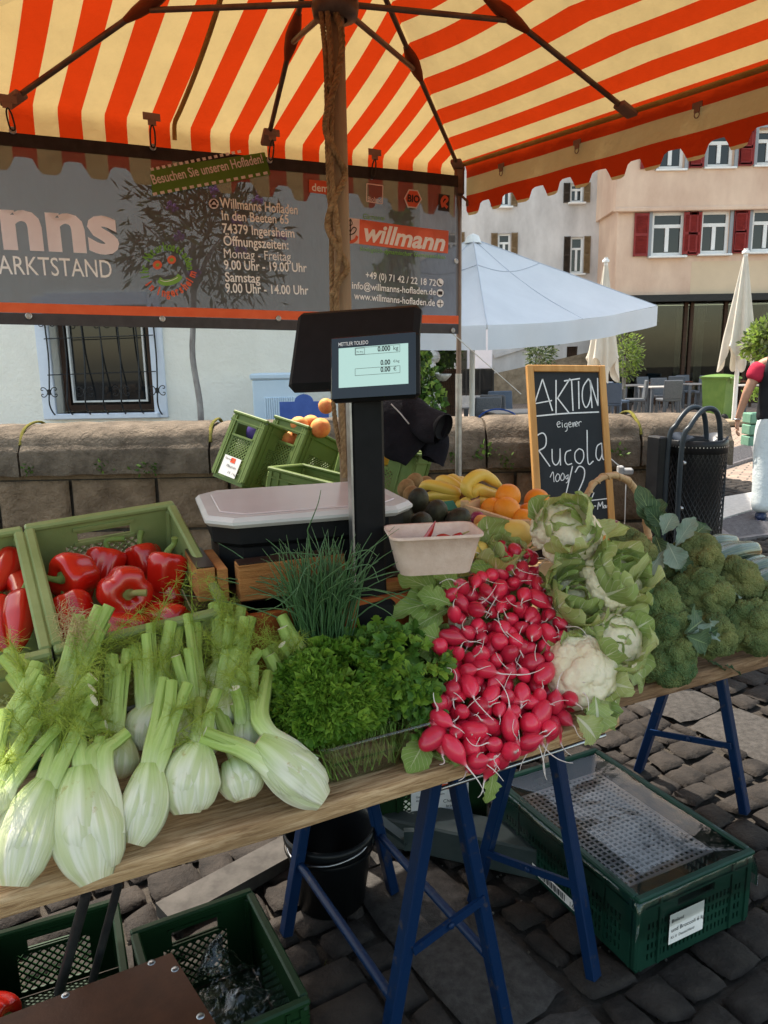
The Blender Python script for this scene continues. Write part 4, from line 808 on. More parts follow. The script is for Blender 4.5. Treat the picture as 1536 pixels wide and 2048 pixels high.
def quad(pts,mt,off):
    if len(pts)==4:
        q=np.array([pr(*p) for p in pts]); k.grid(lambda u,v:np.stack([*(q[0]*((1-u)*(1-v))[:,None]+q[1]*(u*(1-v))[:,None]+q[2]*(u*v)[:,None]+q[3]*((1-u)*v)[:,None]).T,0*u+off],1),22,6,mt,FB,False); return
    k.add([FB[:3,:3]@np.r_[p,off] for p in[pr(*q) for q in pts]],[[tuple(range(len(pts)))[::-1]]],mt)
def ell(cx,cy,rx,ry,mt,off,n=20): quad([(cx+rx*math.cos(a),cy+ry*math.sin(a)) for a in np.linspace(0,2*np.pi,n,endpoint=False)],mt,off)
quad([(684,434),(896,462),(895,507),(683,484)],3,.003); quad([(684,434),(719,438),(718,488),(683,484)],0,.0036)
line('willmann',724,889,480,36,1,bold=.03,shear=.25,slope=22); line('Gärtnerei',724,770,437,10,2,bold=.012,shear=.2,slope=4); line('biologisch-dynamischer Gemüseanbau',719,890,501,9,2,bold=.01,shear=.2,slope=17)
def pst(pts,w,mt,off=.005): q=np.array([pr(*p) for p in pts]); stroke(k,q,w,mt,FB,z=off)
pst([(687,470),(690,480),(700,484),(710,480),(714,472)],.012,3); pst([(700,482),(700,440)],.004,4)
for s in(-1,1): pst([(700,470),(700+s*8,466),(700+s*12,458),(700+s*6,455),(700,464)],.004,4); pst([(700,452),(700+s*4,447),(700,438)],.003,4)
ell(425,409,10,10.5,0,.004); pst([(418,410),(425,402),(432,410)],.006,4,.0055); quad([(420,411),(430,411),(430,416),(420,416)],4,.0055)
for cy in(565,586,607): ell(880,cy,6.5,8,1,.004)
pst([(877,561),(878,567),(883,570)],.006,4); quad([(876,582),(884,583),(884,590),(876,589)],4,.0055); pst([(875,607),(885,607.5)],.003,4);pst([(880,600),(880,614)],.003,4)
# green signboard print with the farm shop line
quad([(300,338),(528,305),(540,350),(303,393)],5,.004); line('Besuchen Sie unseren Hofladen!',304,526,370,19,0,bold=.015,off=.0055,slope=-44)
for (xa,ya),(xb,yb) in (((300,340),(486,302)),((304,390),(540,345))):
    for i in range(16): f=i/16;g_=f+.035; pst([(xa+(xb-xa)*f,ya+(yb-ya)*f),(xa+(xb-xa)*g_,ya+(yb-ya)*g_)],.009,0,.0056)
# tomato face logo with circular writing
def arc(t,cx,cy,r,a0,a1,h,mt,inner=False):
    n=len(t)
    for i,ch in enumerate(t):
        if ch==' ': continue
        a=R(a0+(a1-a0)*i/(n-1)); x,y=cx+r*math.cos(a),cy-r*math.sin(a); d=(math.sin(a),math.cos(a)) if not inner else(-math.sin(a),-math.cos(a)); w=8
        p0=pr(x-d[0]*w/2,y-d[1]*w/2); p1=pr(x+d[0]*w/2,y+d[1]*w/2); M=bmat(p0,p1,.0045); hh=abs(pr(x,y-h)[1]-pr(x,y)[1])/.7; put_text(k,ch,M,hh,mt,wscale=.72,bold=.035)
arc('Ihr Naturkostladen',332,540,38,197,4,16,2); arc('in Ingersheim',334,540,54,218,345,16,3,True)
ell(312.5,531,9,9,3,.0045); ell(340,521,8.5,8.5,3,.0045)
for c in((312.5,531),(340,521)):
    for a in(0,1.05,2.1): pst([(c[0]-4*math.cos(a),c[1]-4*math.sin(a)),(c[0]+4*math.cos(a),c[1]+4*math.sin(a))],.003,6,.0056)
pst([(315,560),(325,566),(340,565),(352,559),(357,552)],.019,6,.0046); pst([(318,561),(328,564),(342,561),(352,556)],.002,1,.0058)
# small certification marks
quad([(617,360),(655,363),(655,390),(617,385)],3,.004); quad([(655,363),(689,366),(689,392),(655,390)],3,.0041); line('dem',622,655,382,15,1,bold=.02,off=.0055,slope=3)
for a,b_ in(((732,368),(764,372)),((764,372),(764,408)),((764,408),(732,403)),((732,403),(732,368))): pst([a,b_],.004,0,.0045)
line('Bioland',734,762,402,9,0,bold=.01,slope=3)
hx=[(816,379),(834,381),(843,399),(833,417),(815,415),(807,397)]; quad(hx,0,.004); quad([(825+(x-825)*.86,398+(y-398)*.86) for x,y in hx],3,.0048); line('BIO',813,838,403,14,4,bold=.03,off=.0058,slope=3)
quad([(876,388),(898,391),(897,424),(875,421)],4,.004); pst([(884,415),(882,402),(888,394),(893,400),(887,408),(893,416)],.012,3,.005)
for i,(V_,u_) in enumerate(k.V):
    s_=V_@FB[:3,0]; f_=(V_[:,2]-zb(s_))/(zt(s_)-zb(s_)); k.V[i]=(V_+np.outer(bw(s_)*np.sin(np.clip(f_,0,1)*3.14+.4)+.0012,FB[:3,2]),u_)
k.build('lettering',mats,bt)
k=MB()
for px,py in((57,632),(323,638),(556,637),(910,523),(904,661),(25,262),(304,296),(538,321),(742,354)):
    k=MB(); q=pr(px,py); P=FB[:3,:3]@np.r_[q,bw(q[0])*.5+.006]; th=np.linspace(0,6.28,13); k.tube([P+.0085*(math.cos(a)*FB[:3,0]+math.sin(a)*FB[:3,1]) for a in th],.0026,6,cap=False); k.lathe([(0,.001),(.0075,.001)],12,1,frame(P,FB[:3,0],FB[:3,1],FB[:3,2]),cap=True); k.build('eyelet',[M_steel,M_white],bt)
for (px,py),(qx,qy) in(((25,262),(14,218)),((304,296),(302,252)),((538,321),(542,282)),((742,354),(746,320))):
    q=pr(px,py);q2=pr(qx,qy); a=FB[:3,:3]@np.r_[q,.014]; b_=FB[:3,:3]@np.r_[q2,.014]; h=MB(); dz=b_-a; x=FB[:3,0]*.007
    h.tube(bez([a-dz*.05,a-x+dz*.1,a-x+dz*.7,b_,a+x+dz*.7,a+x+dz*.1,a-dz*.05],26),.0028,6,cap=False); h.build('snap_hook',M_blackmetal,bt)
    h=MB(); f=frame(b_,FB[:3,0],FB[:3,2],(0,0,1)); h.box((0,0,.024),(.055,.004,.022),0,f); h.box((0,0,.007),(.026,.004,.018),0,f); h.build('loop_tab',M_pkt,um,(B0[0]-PC[0],B0[1]-PC[1],0))
# ================================================================ table planks and trestles
def woodmat(name,c1,c2,c3,ax):
    m=bpy.data.materials.new(name); m.use_nodes=True; N,L,B=nodes(m); tc=N.new('ShaderNodeTexCoord'); mp=N.new('ShaderNodeMapping'); L.new(tc.outputs['Object'],mp.inputs[0]); mp.inputs['Scale'].default_value=ax
    n=N.new('ShaderNodeTexNoise'); n.inputs['Scale'].default_value=9; n.inputs['Detail'].default_value=9; n.inputs['Roughness'].default_value=.7; n.inputs['Distortion'].default_value=.6; L.new(mp.outputs[0],n.inputs[0])
    r=N.new('ShaderNodeValToRGB'); e=r.color_ramp.elements; e[0].position=.3;e[0].color=_c(c1);e[1].position=.68;e[1].color=_c(c3); x=e.new(.5);x.color=_c(c2); L.new(n.outputs[0],r.inputs[0])
    n2=N.new('ShaderNodeTexNoise'); n2.inputs['Scale'].default_value=2.6; n2.inputs['Detail'].default_value=6; mp2=N.new('ShaderNodeMapping'); mp2.inputs['Scale'].default_value=(1,2,3); L.new(tc.outputs['Object'],mp2.inputs[0]); L.new(mp2.outputs[0],n2.inputs[0]); r2=N.new('ShaderNodeValToRGB'); r2.color_ramp.elements[0].position=.36; r2.color_ramp.elements[0].color=(.32,.27,.24,1); r2.color_ramp.elements[1].position=.52; r2.color_ramp.elements[1].color=(1,1,1,1); L.new(n2.outputs[0],r2.inputs[0])
    mx=N.new('ShaderNodeMixRGB'); mx.blend_type='MULTIPLY'; mx.inputs[0].default_value=.55; L.new(r.outputs[0],mx.inputs[1]); L.new(r2.outputs[0],mx.inputs[2]); L.new(mx.outputs[0],B.inputs['Base Color']); B.inputs['Roughness'].default_value=.75; B.inputs['Specular IOR Level'].default_value=.15
    bp=N.new('ShaderNodeBump'); bp.inputs['Distance'].default_value=.004; L.new(n.outputs[0],bp.inputs['Height']); L.new(bp.outputs[0],B.inputs['Normal']); return m
M_plank=woodmat('weathered_plank',(.19,.10,.045),(.50,.32,.165),(.70,.50,.30),(1.2,16,16))
TYAW=math.atan2(.513,1.01); TA=np.array([math.cos(TYAW),math.sin(TYAW)]); TN=np.array([-TA[1],TA[0]])
TZ=.78
def plank(L_,D,T,seed,endr=True):
    k=MB(); nx,nr=90,28
    X=np.linspace(0,L_,nx); V=[]
    for x in X:
        e=min(x,L_-x); s=1-.35*max(0,1-e/.02)**2 if endr else 1
        a=np.linspace(0,2*np.pi,nr,endpoint=False); c,sn=np.cos(a),np.sin(a); p=.22
        y=D/2*np.sign(c)*np.abs(c)**p*(1-.03*(1-s)); z=T/2*np.sign(sn)*np.abs(sn)**p*s
        V.append(np.c_[np.full(nr,x),y+D/2,z-T/2])
    V=np.concatenate(V); V+=np.c_[V[:,0]*0,wav(V*[1,3,3],7,seed)*.005,wav(V*[1,2,2],9,seed+1)*.0025]
    i,j=np.meshgrid(np.arange(nx-1),np.arange(nr),indexing='ij'); j2=(j+1)%nr; k.add(V,np.stack([i*nr+j,(i+1)*nr+j,(i+1)*nr+j2,i*nr+j2],-1).reshape(-1,4)[:,::-1],0,None,None,True)
    k.add(V[:nr],[np.array([np.arange(nr)])]); k.add(V[-nr:],[np.array([np.arange(nr)[::-1]])]); return k
tl=thing('trestle_table_top','long weathered wooden table board carrying the fennel and radishes','table top',(-.539-.5*TA[0],.911-.5*TA[1],TZ),(0,0,TYAW))
plank(.5+1.142,.2,.036,1).build('board',M_plank,tl); o=plank(.5+1.11,.22,.036,5).build('board',M_plank,tl); o.location=(0,.21,0); o=plank(.5+1.09,.26,.036,6).build('board',M_plank,tl); o.location=(0,.44,0)
T2Y=R(25.5); o2=np.array([.486,1.505]); t2=thing('bench_top','thick cracked wooden board carrying the broccoli','table top',(o2[0],o2[1],TZ+.008),(0,0,T2Y))
plank(1.35,.19,.04,9).build('board',mat('x',(0,0,0)) if 0 else woodmat('brown_plank',(.1,.055,.03),(.27,.16,.09),(.42,.28,.17),(1.2,14,14)),t2); o=plank(1.4,.3,.04,12).build('board',bpy.data.materials['brown_plank'],t2); o.location=(.02,.2,0)
# metal rail under the board edge
p=aty(880,1578,1.36); e=aty(1210,1470,1.5); rl=MB(); rl.tube([np.array([-.03,.05,.02]),(0,0,0),e-p,e-p+[-.01,.03,.012]],.0045,8); tag(rl.build('metal_rail',M_steel,None,p),'thin bent steel rail below the radishes at the board edge','rail')
M_bluep=mat('blue_trestle_paint',(.003,.018,.062),(.06,.05,.045),26,fac=(.60,.72),rough=.42,bump=.0006,bsc=60)
def trestle(c,yaw,half,spread,lab,h=TZ-.04):
    t=thing('trestle',lab,'trestle',(c[0],c[1],0),(0,0,yaw),group='blue trestles under the boards')   # beam along local y
    k=MB(); k.box((0,0,h-.02),(.045,2*half+.06,.04),b=.004); k.build('beam',M_bluep,t)
    for y in(-half,half):
        for s in(-1,1):
            k=MB(); k.bar((s*.018,y,h-.02),(s*spread,y*1.02,.0),.028,.034,b=.003,hint=(0,1,0)); k.build('leg',M_bluep,t)
        k=MB(); z=.34 if half<.4 else .2; f=1-z/h; k.bar((-spread*f+.0,y-.02,z-.015),(spread*f,y-.02,z+.035),.02,.008,hint=(0,1,0)); k.ball((0,y-.027,z+.01),(.008,.005,.008)); k.build('link_bar',M_bluep,t)
    for s in((-1,1) if half<.4 else ()): k=MB(); z=.2; f=(1-z/h)*spread*1+.0; k.tube([(s*(spread*(1-z/h)),-half,z),(s*(spread*(1-z/h)),half,z)],.011,10); k.build('stretcher',M_bluep,t)
    return t
tr1=trestle(np.array([-.012,1.60]),TYAW+R(2),.255,.165,'blue metal trestle under the fennel board, nearer one')
v=np.array([.218,-.316]); 
tr2=trestle(np.array([.71,2.055]),R(-46),.47,.19,'blue metal trestle under the broccoli board, farther one')
# ================================================================ crates
M_crg=mat('green_crate_plastic',(.1,.15,.035),(.15,.205,.06),5,rough=.5,bump=.0008,bsc=70); M_crl=mat('pale_green_crate_plastic',(.17,.215,.07),(.23,.275,.105),6,rough=.5,bump=.0008,bsc=70)
M_crd=mat('dark_green_crate_plastic',(.006,.026,.008),(.010,.038,.012),5,rough=.45); M_crk=mat('bottle_green_crate_plastic',(.006,.03,.02),(.012,.05,.032),5,rough=.4)
def crate(lab,loc,rot,W,L_,H,mt,fine=.017,group='green plastic vegetable crates',mode='lattice',name='vegetable_crate',label=None):
    t=thing(name,lab,'crate',loc,rot,group=group); T=.009; b=MB(); b.box((0,0,.006),(W-.02,L_-.02,.012)); b.build('base',mt,t)
    for (a,Ln,sg) in((0,W,-1),(0,W,1),(1,L_,-1),(1,L_,1)):
        M=TM((0,sg*(L_/2-T/2),0)) if a==0 else TM((sg*(W/2-T/2),0,0),(0,0,math.pi/2)); k=MB(); w2=Ln/2-.005-(0 if a==0 else T)
        hx=.055 if Ln<.35 else .065; px=Ln*.27; hz=(H*.68,H*.84); lz=(H*.12,H*.64)
        if mode=='lattice':
            hol=[(-px,px,lz[0],lz[1])]+([(-hx,hx,*hz)] if a==0 else [])
            k.plate((-w2,w2),(.012,H-.012),T*.6,hol,0,M); k.lattice((-px,px),lz,T*.35,fine,.0042,0,M)
            if a==0:
                for z in hz: k.box((0,sg*-.0,z+(.004 if z==hz[1] else -.004)),(2*hx+.016,T*1.5,.008),0,M)
        else:
            hol=[(-hx,hx,*hz)] if a==0 else []
            nx=int(2*w2/.016); nz=int((lz[1]-lz[0])/.026)
            for i in range(nx):
                for j in range(nz): x=-w2*.86+2*w2*.86*(i+.5)/nx; z=lz[0]+(lz[1]-lz[0])*(j+.5)/nz; hol.append((round(x-.0035,5),round(x+.0035,5),round(z-.009,5),round(z+.009,5)))
            k.plate((-w2,w2),(.012,H-.012),T*.6,hol,0,M)
        for x in(-px-.02,px+.02,-w2+.01,w2-.01): k.box((x,sg*.004 if a==0 else -sg*.004,H/2),(.008,.008,H-.03),0,M)
        k.build('end_wall' if a==0 else 'side_wall',mt,t)
    k=MB(); r=.018
    for sg in(-1,1):
        k.box((0,sg*(L_/2-.004),H-.006),(W+.008,.02,.014),b=.004); k.box((sg*(W/2-.004),0,H-.0062),(.02,L_-.026,.014),b=.004); k.box((0,sg*(L_/2),H-.038),(W+.002,.008,.006)); k.box((sg*(W/2),0,H-.038),(.008,L_-.01,.006))
        for q in(-1,1): k.box((sg*(W/2-.007),q*(L_/2-.007),H/2),(.02,.02,H-.03),b=.006)
    k.build('rim',mt,t); return t
def crlabel(t,face,x,z,w,h,lines,red=None):   # paper label on end (-y) or side (+x) wall
    L_=t['dim'][1];W=t['dim'][0]
    M=TM((x,-L_/2-.007,z),(math.pi/2,0,0)) if face=='end' else (TM((W/2+.007,x,z),(math.pi/2,0,math.pi/2)) if face=='side' else TM((-W/2-.007,x,z),(math.pi/2,0,-math.pi/2)))
    k=MB(); k.poly([(-w/2,-h/2),(w/2,-h/2),(w/2,h/2),(-w/2,h/2)],0,M); M2=M@TM((0,0,.0012))
    for (s,xx,yy,sz,mi) in lines: put_text(k,s,M2@TM((xx*w-w/2,yy*h-h/2,0)),sz,mi)
    if red: x0,y0,x1,y1=red; k.poly([(x0*w-w/2,y0*h-h/2),(x1*w-w/2,y0*h-h/2),(x1*w-w/2,y1*h-h/2),(x0*w-w/2,y1*h-h/2)],2,M@TM((0,0,.0008)))
    k.build('label',[M_paper,M_ink,M_printred,M_printgreen],t)
def mkcrate(*a,**kw): t=crate(*a,**kw); t['dim']=(a[3],a[4],a[5]); return t
CR_ROT=(R(21.4),R(-3.4),R(28.5)); HC1=.19
RcM=np.array(Euler(CR_ROT).to_matrix()); c1=np.array([-.516,1.426,1.117])-RcM@np.array([0,0,HC1])
crA=mkcrate('pale green crate of red bell peppers tilted towards the viewer',c1,CR_ROT,.3,.4,HC1,M_crl)
c0=c1+RcM@np.array([-.312,-.005,-.0])
crB=mkcrate('pale green crate of pointed red peppers cut off by the left edge',c0,CR_ROT,.3,.4,HC1,M_crl)
for q,lb in((c1,'dark crate lying under the bell pepper crate'),(c0,'dark crate lying under the pointed pepper crate')):
    d=mkcrate(lb,(q[0]+.02,q[1]+.02,TZ+.002),(0,0,CR_ROT[2]),.29,.36,.075,M_crd,name='vegetable_crate',mode='slots',group='flat support crates under the pepper crates')
FRr=(R(-22.8),R(11.5),R(-36.9)); 
f1=mkcrate('green crate with purple contents leaning on the wall, leftmost of the fruit crates',(-.596,3.259,.956),FRr,.2,.3,.3,M_crg); f2=mkcrate('green crate heaped with peaches beside the umbrella pole',(-.425,3.27,.93),FRr,.2,.3,.3,M_crg)
crlabel(f1,'end',0,.065,.1,.085,[('Demeter',.08,.8,.012,1),('Pflaumen',.3,.45,.016,1),('DE  1 kg',.5,.15,.014,1)],(.42,.7,.7,.95))
f3=mkcrate('green crate of mangoes behind the scale column',(-.045,3.12,.90),(R(-8),R(14),R(-20)),.32,.26,.27,M_crg); f4=mkcrate('low green crate directly behind the scale lid',(-.3,2.9,.82),(R(-5),R(10),R(-25)),.3,.26,.26,M_crg)
bl=mkcrate('dark green crate with crumpled clear film under the fennel board',(-.385,1.405,0),(0,0,R(28)),.282,.376,.226,M_crd,mode='lattice',group='dark green crates under the boards',fine=.02)
bl2=mkcrate('dark green crate with a red pepper under the fennel board, at the left edge',(-.74,1.40,0),(0,0,R(24)),.3,.4,.2,M_crd,group='dark green crates under the boards',fine=.02)
lc=atz(850,1680,.0); gb=mkcrate('green crate with a white label standing in the dark behind the trestle',(lc[0]-.0,2.30,0),(0,0,R(12)),.36,.28,.24,M_crd,group='dark green crates under the boards',fine=.02)
crlabel(gb,'end',.02,.125,.19,.12,[('Demeter',.42,.82,.016,1),('Gemüse aus eigenem',.08,.66,.011,1),('Anbau',.08,.55,.011,1),('willmann',.1,.1,.024,2),('Champignon',.55,.42,.017,1),('braun',.6,.28,.014,1)],(.42,.8,.66,.97))
# long dark crate with film
dk=mkcrate('large bottle green crate covered with perforated clear film on the cobbles','' and 0 or (.645,1.94,0),(0,0,R(26.2)),.4,.6,.22,M_crk,mode='slots',group='dark green crates under the boards')
crlabel(dk,'end',-.04,.10,.12,.085,[('Bioland',.05,.72,.014,1),('und Broccoli 6 kg',.05,.4,.0165,1),('Kl. II  Deutschland',.05,.18,.011,1)]); 
k=MB(); k.poly([(-.03,-.0),(.23,0),(.23,.028),(-.03,.028)],0,TM((-.2-.006,.12,.03),(math.pi/2,0,-math.pi/2)))
for i in range(26): x=.03+i*.0052; k.poly([(x,.004),(x+.0018+.0012*(i%3),.004),(x+.0018+.0012*(i%3),.024),(x,.024)],1,TM((-.2-.0072,.12,.03),(math.pi/2,0,-math.pi/2)))
put_text(k,'3',TM((-.2-.0072,.12,.034),(math.pi/2,0,-math.pi/2)),.02,1); put_text(k,'168',TM((-.2-.0072,.12-.18,.034),(math.pi/2,0,-math.pi/2)),.022,1); k.build('barcode_label',[M_paper,M_ink],dk)
# perforated liner just below the rim and a taut clear film above it
k=MB(); nx,ny=18,27; hol=[]
for i in range(nx):
    for j in range(ny): x=-.165+.33*(i+.5)/nx; y=-.2+.45*(j+.5)/ny; s=.0056; hol.append((round(x-s,5),round(x+s,5),round(y-s*.9,5),round(y+s*.9,5)))
k.plate((-.17,.17),(-.205,.255),.003,hol,0,TM((0,0,.165),(-math.pi/2,0,0),(1,1,1))@TM(sc=(1,1,1)))
liner=k.build('perforated_sheet',mat('grey_liner',(.36,.38,.4),(.5,.52,.54),6,rough=.35),None); liner.parent=dk
M_film=bpy.data.materials.new('clear_film'); M_film.use_nodes=True; N,L,B=nodes(M_film); gl=N.new('ShaderNodeBsdfGlossy'); gl.inputs['Roughness'].default_value=.16; gl.inputs[0].default_value=(.9,.92,.95,1); tp=N.new('ShaderNodeBsdfTransparent'); tp.inputs[0].default_value=(.93,.95,.95,1); fr=N.new('ShaderNodeFresnel'); fr.inputs[0].default_value=1.35; ad=N.new('ShaderNodeMath'); ad.inputs[1].default_value=.02; L.new(fr.outputs[0],ad.inputs[0]); s=N.new('ShaderNodeMixShader'); L.new(ad.outputs[0],s.inputs[0]); L.new(tp.outputs[0],s.inputs[1]); L.new(gl.outputs[0],s.inputs[2]); L.new(s.outputs[0],N['Material Output'].inputs[0])
nz=N.new('ShaderNodeTexNoise'); nz.inputs['Scale'].default_value=22; nz.inputs['Detail'].default_value=3; tc=N.new('ShaderNodeTexCoord'); L.new(tc.outputs['Object'],nz.inputs[0]); bp=N.new('ShaderNodeBump'); bp.inputs['Distance'].default_value=.003; L.new(nz.outputs[0],bp.inputs['Height']); L.new(bp.outputs[0],gl.inputs['Normal'])
def film(u,v):
    x=(u-.5)*.46;y=(v-.5)*.66; P=np.stack([x,y,.215+0*x],1); e=np.minimum(.2-np.abs(x),.3-np.abs(y)); P[:,2]+=np.where(e<0,-.0-2.2*np.maximum(-e,0)*1.6,-.03*np.clip(e/.1,0,1)**.7)+.006+wav(P,24,3)*.003+wav(P,60,8)*.001
    P[:,0]=np.clip(P[:,0],-.213,.213); P[:,1]=np.clip(P[:,1],-.313,.313); return P
k=MB(); k.grid(film,60,80); tag(k.build('clear_film_cover',M_film,None,(.645,1.94,0),(0,0,R(26.2))),'taut clear plastic film over the large bottle green crate','film')
# crumpled film in the dark green crate
k=MB(); r=np.random.default_rng(4)
def crump(seed,c,s):
    def f(u,v):
        P=np.stack([(u-.5)*s[0],(v-.5)*s[1],0*u],1); P[:,2]=s[2]*(1-((u-.5)*2)**2)*(1-((v-.5)*2)**2)+.6*s[2]*wav(P,34,seed,4)+.35*s[2]*np.abs(wav(P,80,seed+9,2)); P[:,:2]+=np.stack([wav(P,60,seed+3),wav(P,60,seed+5)],1)*.02; return P+np.asarray(c)
    k.grid(f,46,46,smooth=False)
crump(1,(.02,-.03,.07),(.2,.26,.06)); crump(2,(.03,.0,.1),(.17,.2,.06)); crump(3,(.02,.07,.12),(.09,.1,.09)); crump(4,(.04,-.08,.1),(.15,.16,.05))
tag(k.build('crumpled_film',M_film,None,bl.location,bl.rotation_euler),'crumpled clear plastic film stuffed in the dark green crate','film')
# brown phenolic board in the foreground
bp0=[atz(343,1905,.30),atz(440,2060,.30),atz(400,2200,.3),atz(-120,2200,.30),atz(-60,2058,.30)]; t=thing('brown_board','dark brown coated board with rivets at the bottom left corner','board',bp0[0]); k=MB(); k.prism([(p-bp0[0])[:2] for p in bp0][::-1],-.012,0,0); k.build('panel',mat('brown_phenolic',(.07,.025,.012),(.1,.035,.016),12,rough=.45,bump=.0006,bsc=120),t); k=MB()
for px,py in((350,1938),(303,1925),(401,2032),(131,1990)): q=atz(px,py,.3)-bp0[0]; k=MB(); k.lathe([(0,.003),(.002,.003),(.006,.0025),(.008,.0)],12,0,TM(q)); k.build('rivet',M_steel,t)

for z in(0,): 
    k=MB(); c=sum(bp0)/5-bp0[0]; k.box((c[0],c[1]-.05,-.16),(.26,.2,.29),b=.01); k.build('box_body',bpy.data.materials['brown_phenolic'],t)
# grey folded pole and plank stuff under the table
p0=aty(172,1790,1.33); p1=aty(118,1985,1.36); t=MB(); t.tube([p0-p0,p1-p0],.011,8); t.tube([np.array([.055,.03,.0]),p1-p0+[.06,.03,-.0]],.009,8); tag(t.build('folding_leg',M_blackmetal,None,p0),'black folding leg under the left end of the fennel board','leg')
k=MB(); a=atz(330,1850,0);b_=atz(600,1700,0); k.bar(a-a+[0,0,.02],b_-a+[0,0,.02],.1,.04); tag(k.build('grey_beam',mat('grey_wood',(.05,.046,.042),(.09,.083,.075),12,rough=.9),None,a),'grey flat beam lying on the cobbles behind the film crate','beam')
k=MB(); a=atz(690,1690,0)+[0,.1,.0]; b_=atz(1090,1800,0)+[0.05,.12,0]; k.bar(a-a+[0,0,.05],b_-a+[0,0,.05],.12,.1,b=.006); kk=(atz(790,1690,.1)-a); k.bar(kk+[-.08,.02,.1],kk+[.04,-.06,.05],.03,.012); k.box(kk+[.04,-.06,.06],(.03,.02,.06)); tag(k.build('umbrella_stand',mat('dark_steel_stand',(.03,.045,.045),(.05,.065,.065),9,rough=.5),None,a),'dark steel umbrella stand foot behind the blue trestle','stand')
# black bucket
def bucket(c,lab,r=.15,h=.25,name='bucket'):
    t=thing(name,lab,'bucket',c); k=MB(); k.lathe([(0,.006),(r*.72,.006),(r*.94,h-.03),(r*.955,h),(r,h+.005),(r*1.01,h-.02),(r*.97,h-.03),(r*.75,.0),(0,0)],40); k.lathe([(r*.985,h-.045),(r*1.0,h-.05),(r*.985,h-.055)],40); k.build('body',mat('black_bucket_plastic',(.006,.007,.008),rough=.35),t)
    k=MB(); k.tube(bez([(-r,0,h-.02),(-r*.7,-r*.75,h-.035),(0,-r*1.05,h-.03),(r*.7,-r*.75,h-.02),(r,0,h-.02)],24),.003,6); k.build('bail_handle',M_steel,t); return t
bc=atz(640,1790,0)
bucket((-.17,1.89,.0),'black plastic bucket nested in another under the fennel board',.128,.225); bk2=bucket((-.165,1.86,-.0),'x') if 0 else None
# ================================================================ scale
M_scb=mat('scale_black',(.006,.0065,.007),(.009,.009,.01),30,rough=.5,spec=.16,bump=.0002,bsc=1500)
SC=np.array([-.19,1.675,1.198]); SY=R(17.5); sc_=thing('shop_scale','black shop scale with a column display and a clear-lidded weighing plate','scale',(SC[0],SC[1],1.03),(0,0,SY)); zpl=SC[2]-1.03
def octo(W,L_,c): return [(-W/2+c,-L_/2),(W/2-c,-L_/2),(W/2,-L_/2+c),(W/2,L_/2-c),(W/2-c,L_/2),(-W/2+c,L_/2),(-W/2,L_/2-c),(-W/2,-L_/2+c)]
def oslab(k,W,L_,c,z0,z1,mt=0,bev=.006):
    A=octo(W,L_,c);Bv=octo(W-bev*2,L_-bev*2,c-bev*.4); n=8; V=[(x,y,z) for P,z in((Bv,z0),(A,z0+bev),(A,z1-bev),(Bv,z1)) for x,y in P]; i=np.arange(n);j=(i+1)%n
    k.add(V,[np.concatenate([np.stack([i+q*n,j+q*n,j+q*n+n,i+q*n+n],1) for q in range(3)]),np.array([i[::-1]]),np.array([i+3*n])],mt)
k=MB(); oslab(k,.415,.33,.05,zpl-.062,zpl-.016); oslab(k,.39,.30,.045,zpl-.15,zpl-.0622); k.build('weighing_base',M_scb,sc_)
M_lid=mat('frosted_lid',(.55,.47,.46),(.62,.54,.53),4,rough=.28,coat=.3,alpha=1); M_lid2=mat('lid_edge',(.5,.48,.46),(.6,.58,.55),5,rough=.3)
k=MB(); oslab(k,.445,.37,.05,zpl-.02,zpl+.002,0,.008); ld=k.build('lid',M_lid2,sc_); k=MB(); oslab(k,.38,.305,.045,zpl+.001,zpl+.005,0,.002); k.build('lid_panel',M_lid,ld)
colx,coly=np.array(atd(737,1100,1.515))[:2]-SC[:2]; cs,sn=math.cos(-SY),math.sin(-SY); cl=(colx*cs-coly*sn,colx*sn+coly*cs)
ct=atd(737,778,1.515)[2]-1.03
k=MB(); k.box((cl[0],cl[1],ct/2-.08),(.066,.035,ct+.24),b=.006); k.box((cl[0],cl[1]-.005,-.1),(.09,.075,.2),b=.01); co=k.build('column',M_scb,sc_); k=MB(); k.box((cl[0]-.0345,cl[1]-.003,ct/2-.02),(.004,.028,ct+.02)); k.build('trim_strip',M_steel,co)
def screen(name,c,rot,W,H,T,lab=None):
    M=TM(c,rot); Mi=np.linalg.inv(np.array(TM((SC[0],SC[1],1.03),(0,0,SY)))); return Mi@M
Mb=screen('b',(-.064,1.65,1.535),(R(-28.07),R(-1.7),R(-16.4)),0,0,0)
sB=1.65/1.737
Mb=screen('b',CAM+(np.array([-.064,1.737,1.535])-CAM)*sB,(R(-28.07),R(-1.7),R(-16.4)),0,0,0); k=MB(); k.box((0,.016,0),(.285,.034,.192),0,Mb,b=.012); ho=k.build('operator_screen',M_scb,sc_)
Md=screen('d',CAM+(np.array([-.017,1.543,1.49])-CAM)*.925,(R(-13.5),R(-3),R(-15.6)),0,0,0)@TM(sc=(.925,.925,.925)); k=MB(); k.box((0,.014,0),(.188,.026,.136),0,Md,b=.009); cd_=k.build('customer_display',M_scb,sc_)
k=MB(); k.box((0,-.0004,0),(.178,.002,.126),0,Md,b=.0008); k.build('display_glass',mat('gloss_black',(.006,.008,.012),rough=.06,spec=.6),cd_)
M_lcd=mat('lcd_screen',(.1,.16,.15),rough=.12,emis=((.36,.52,.48),.3)); Mt=Md@TM((0,-.0032,0),(math.pi/2,0,0)); k=MB(); k.poly([(-.0725,-.0405),(.074,-.0405),(.074,.041),(-.0725,.041)],0,Md@TM((0,-.0024,.0),(math.pi/2,0,0)))
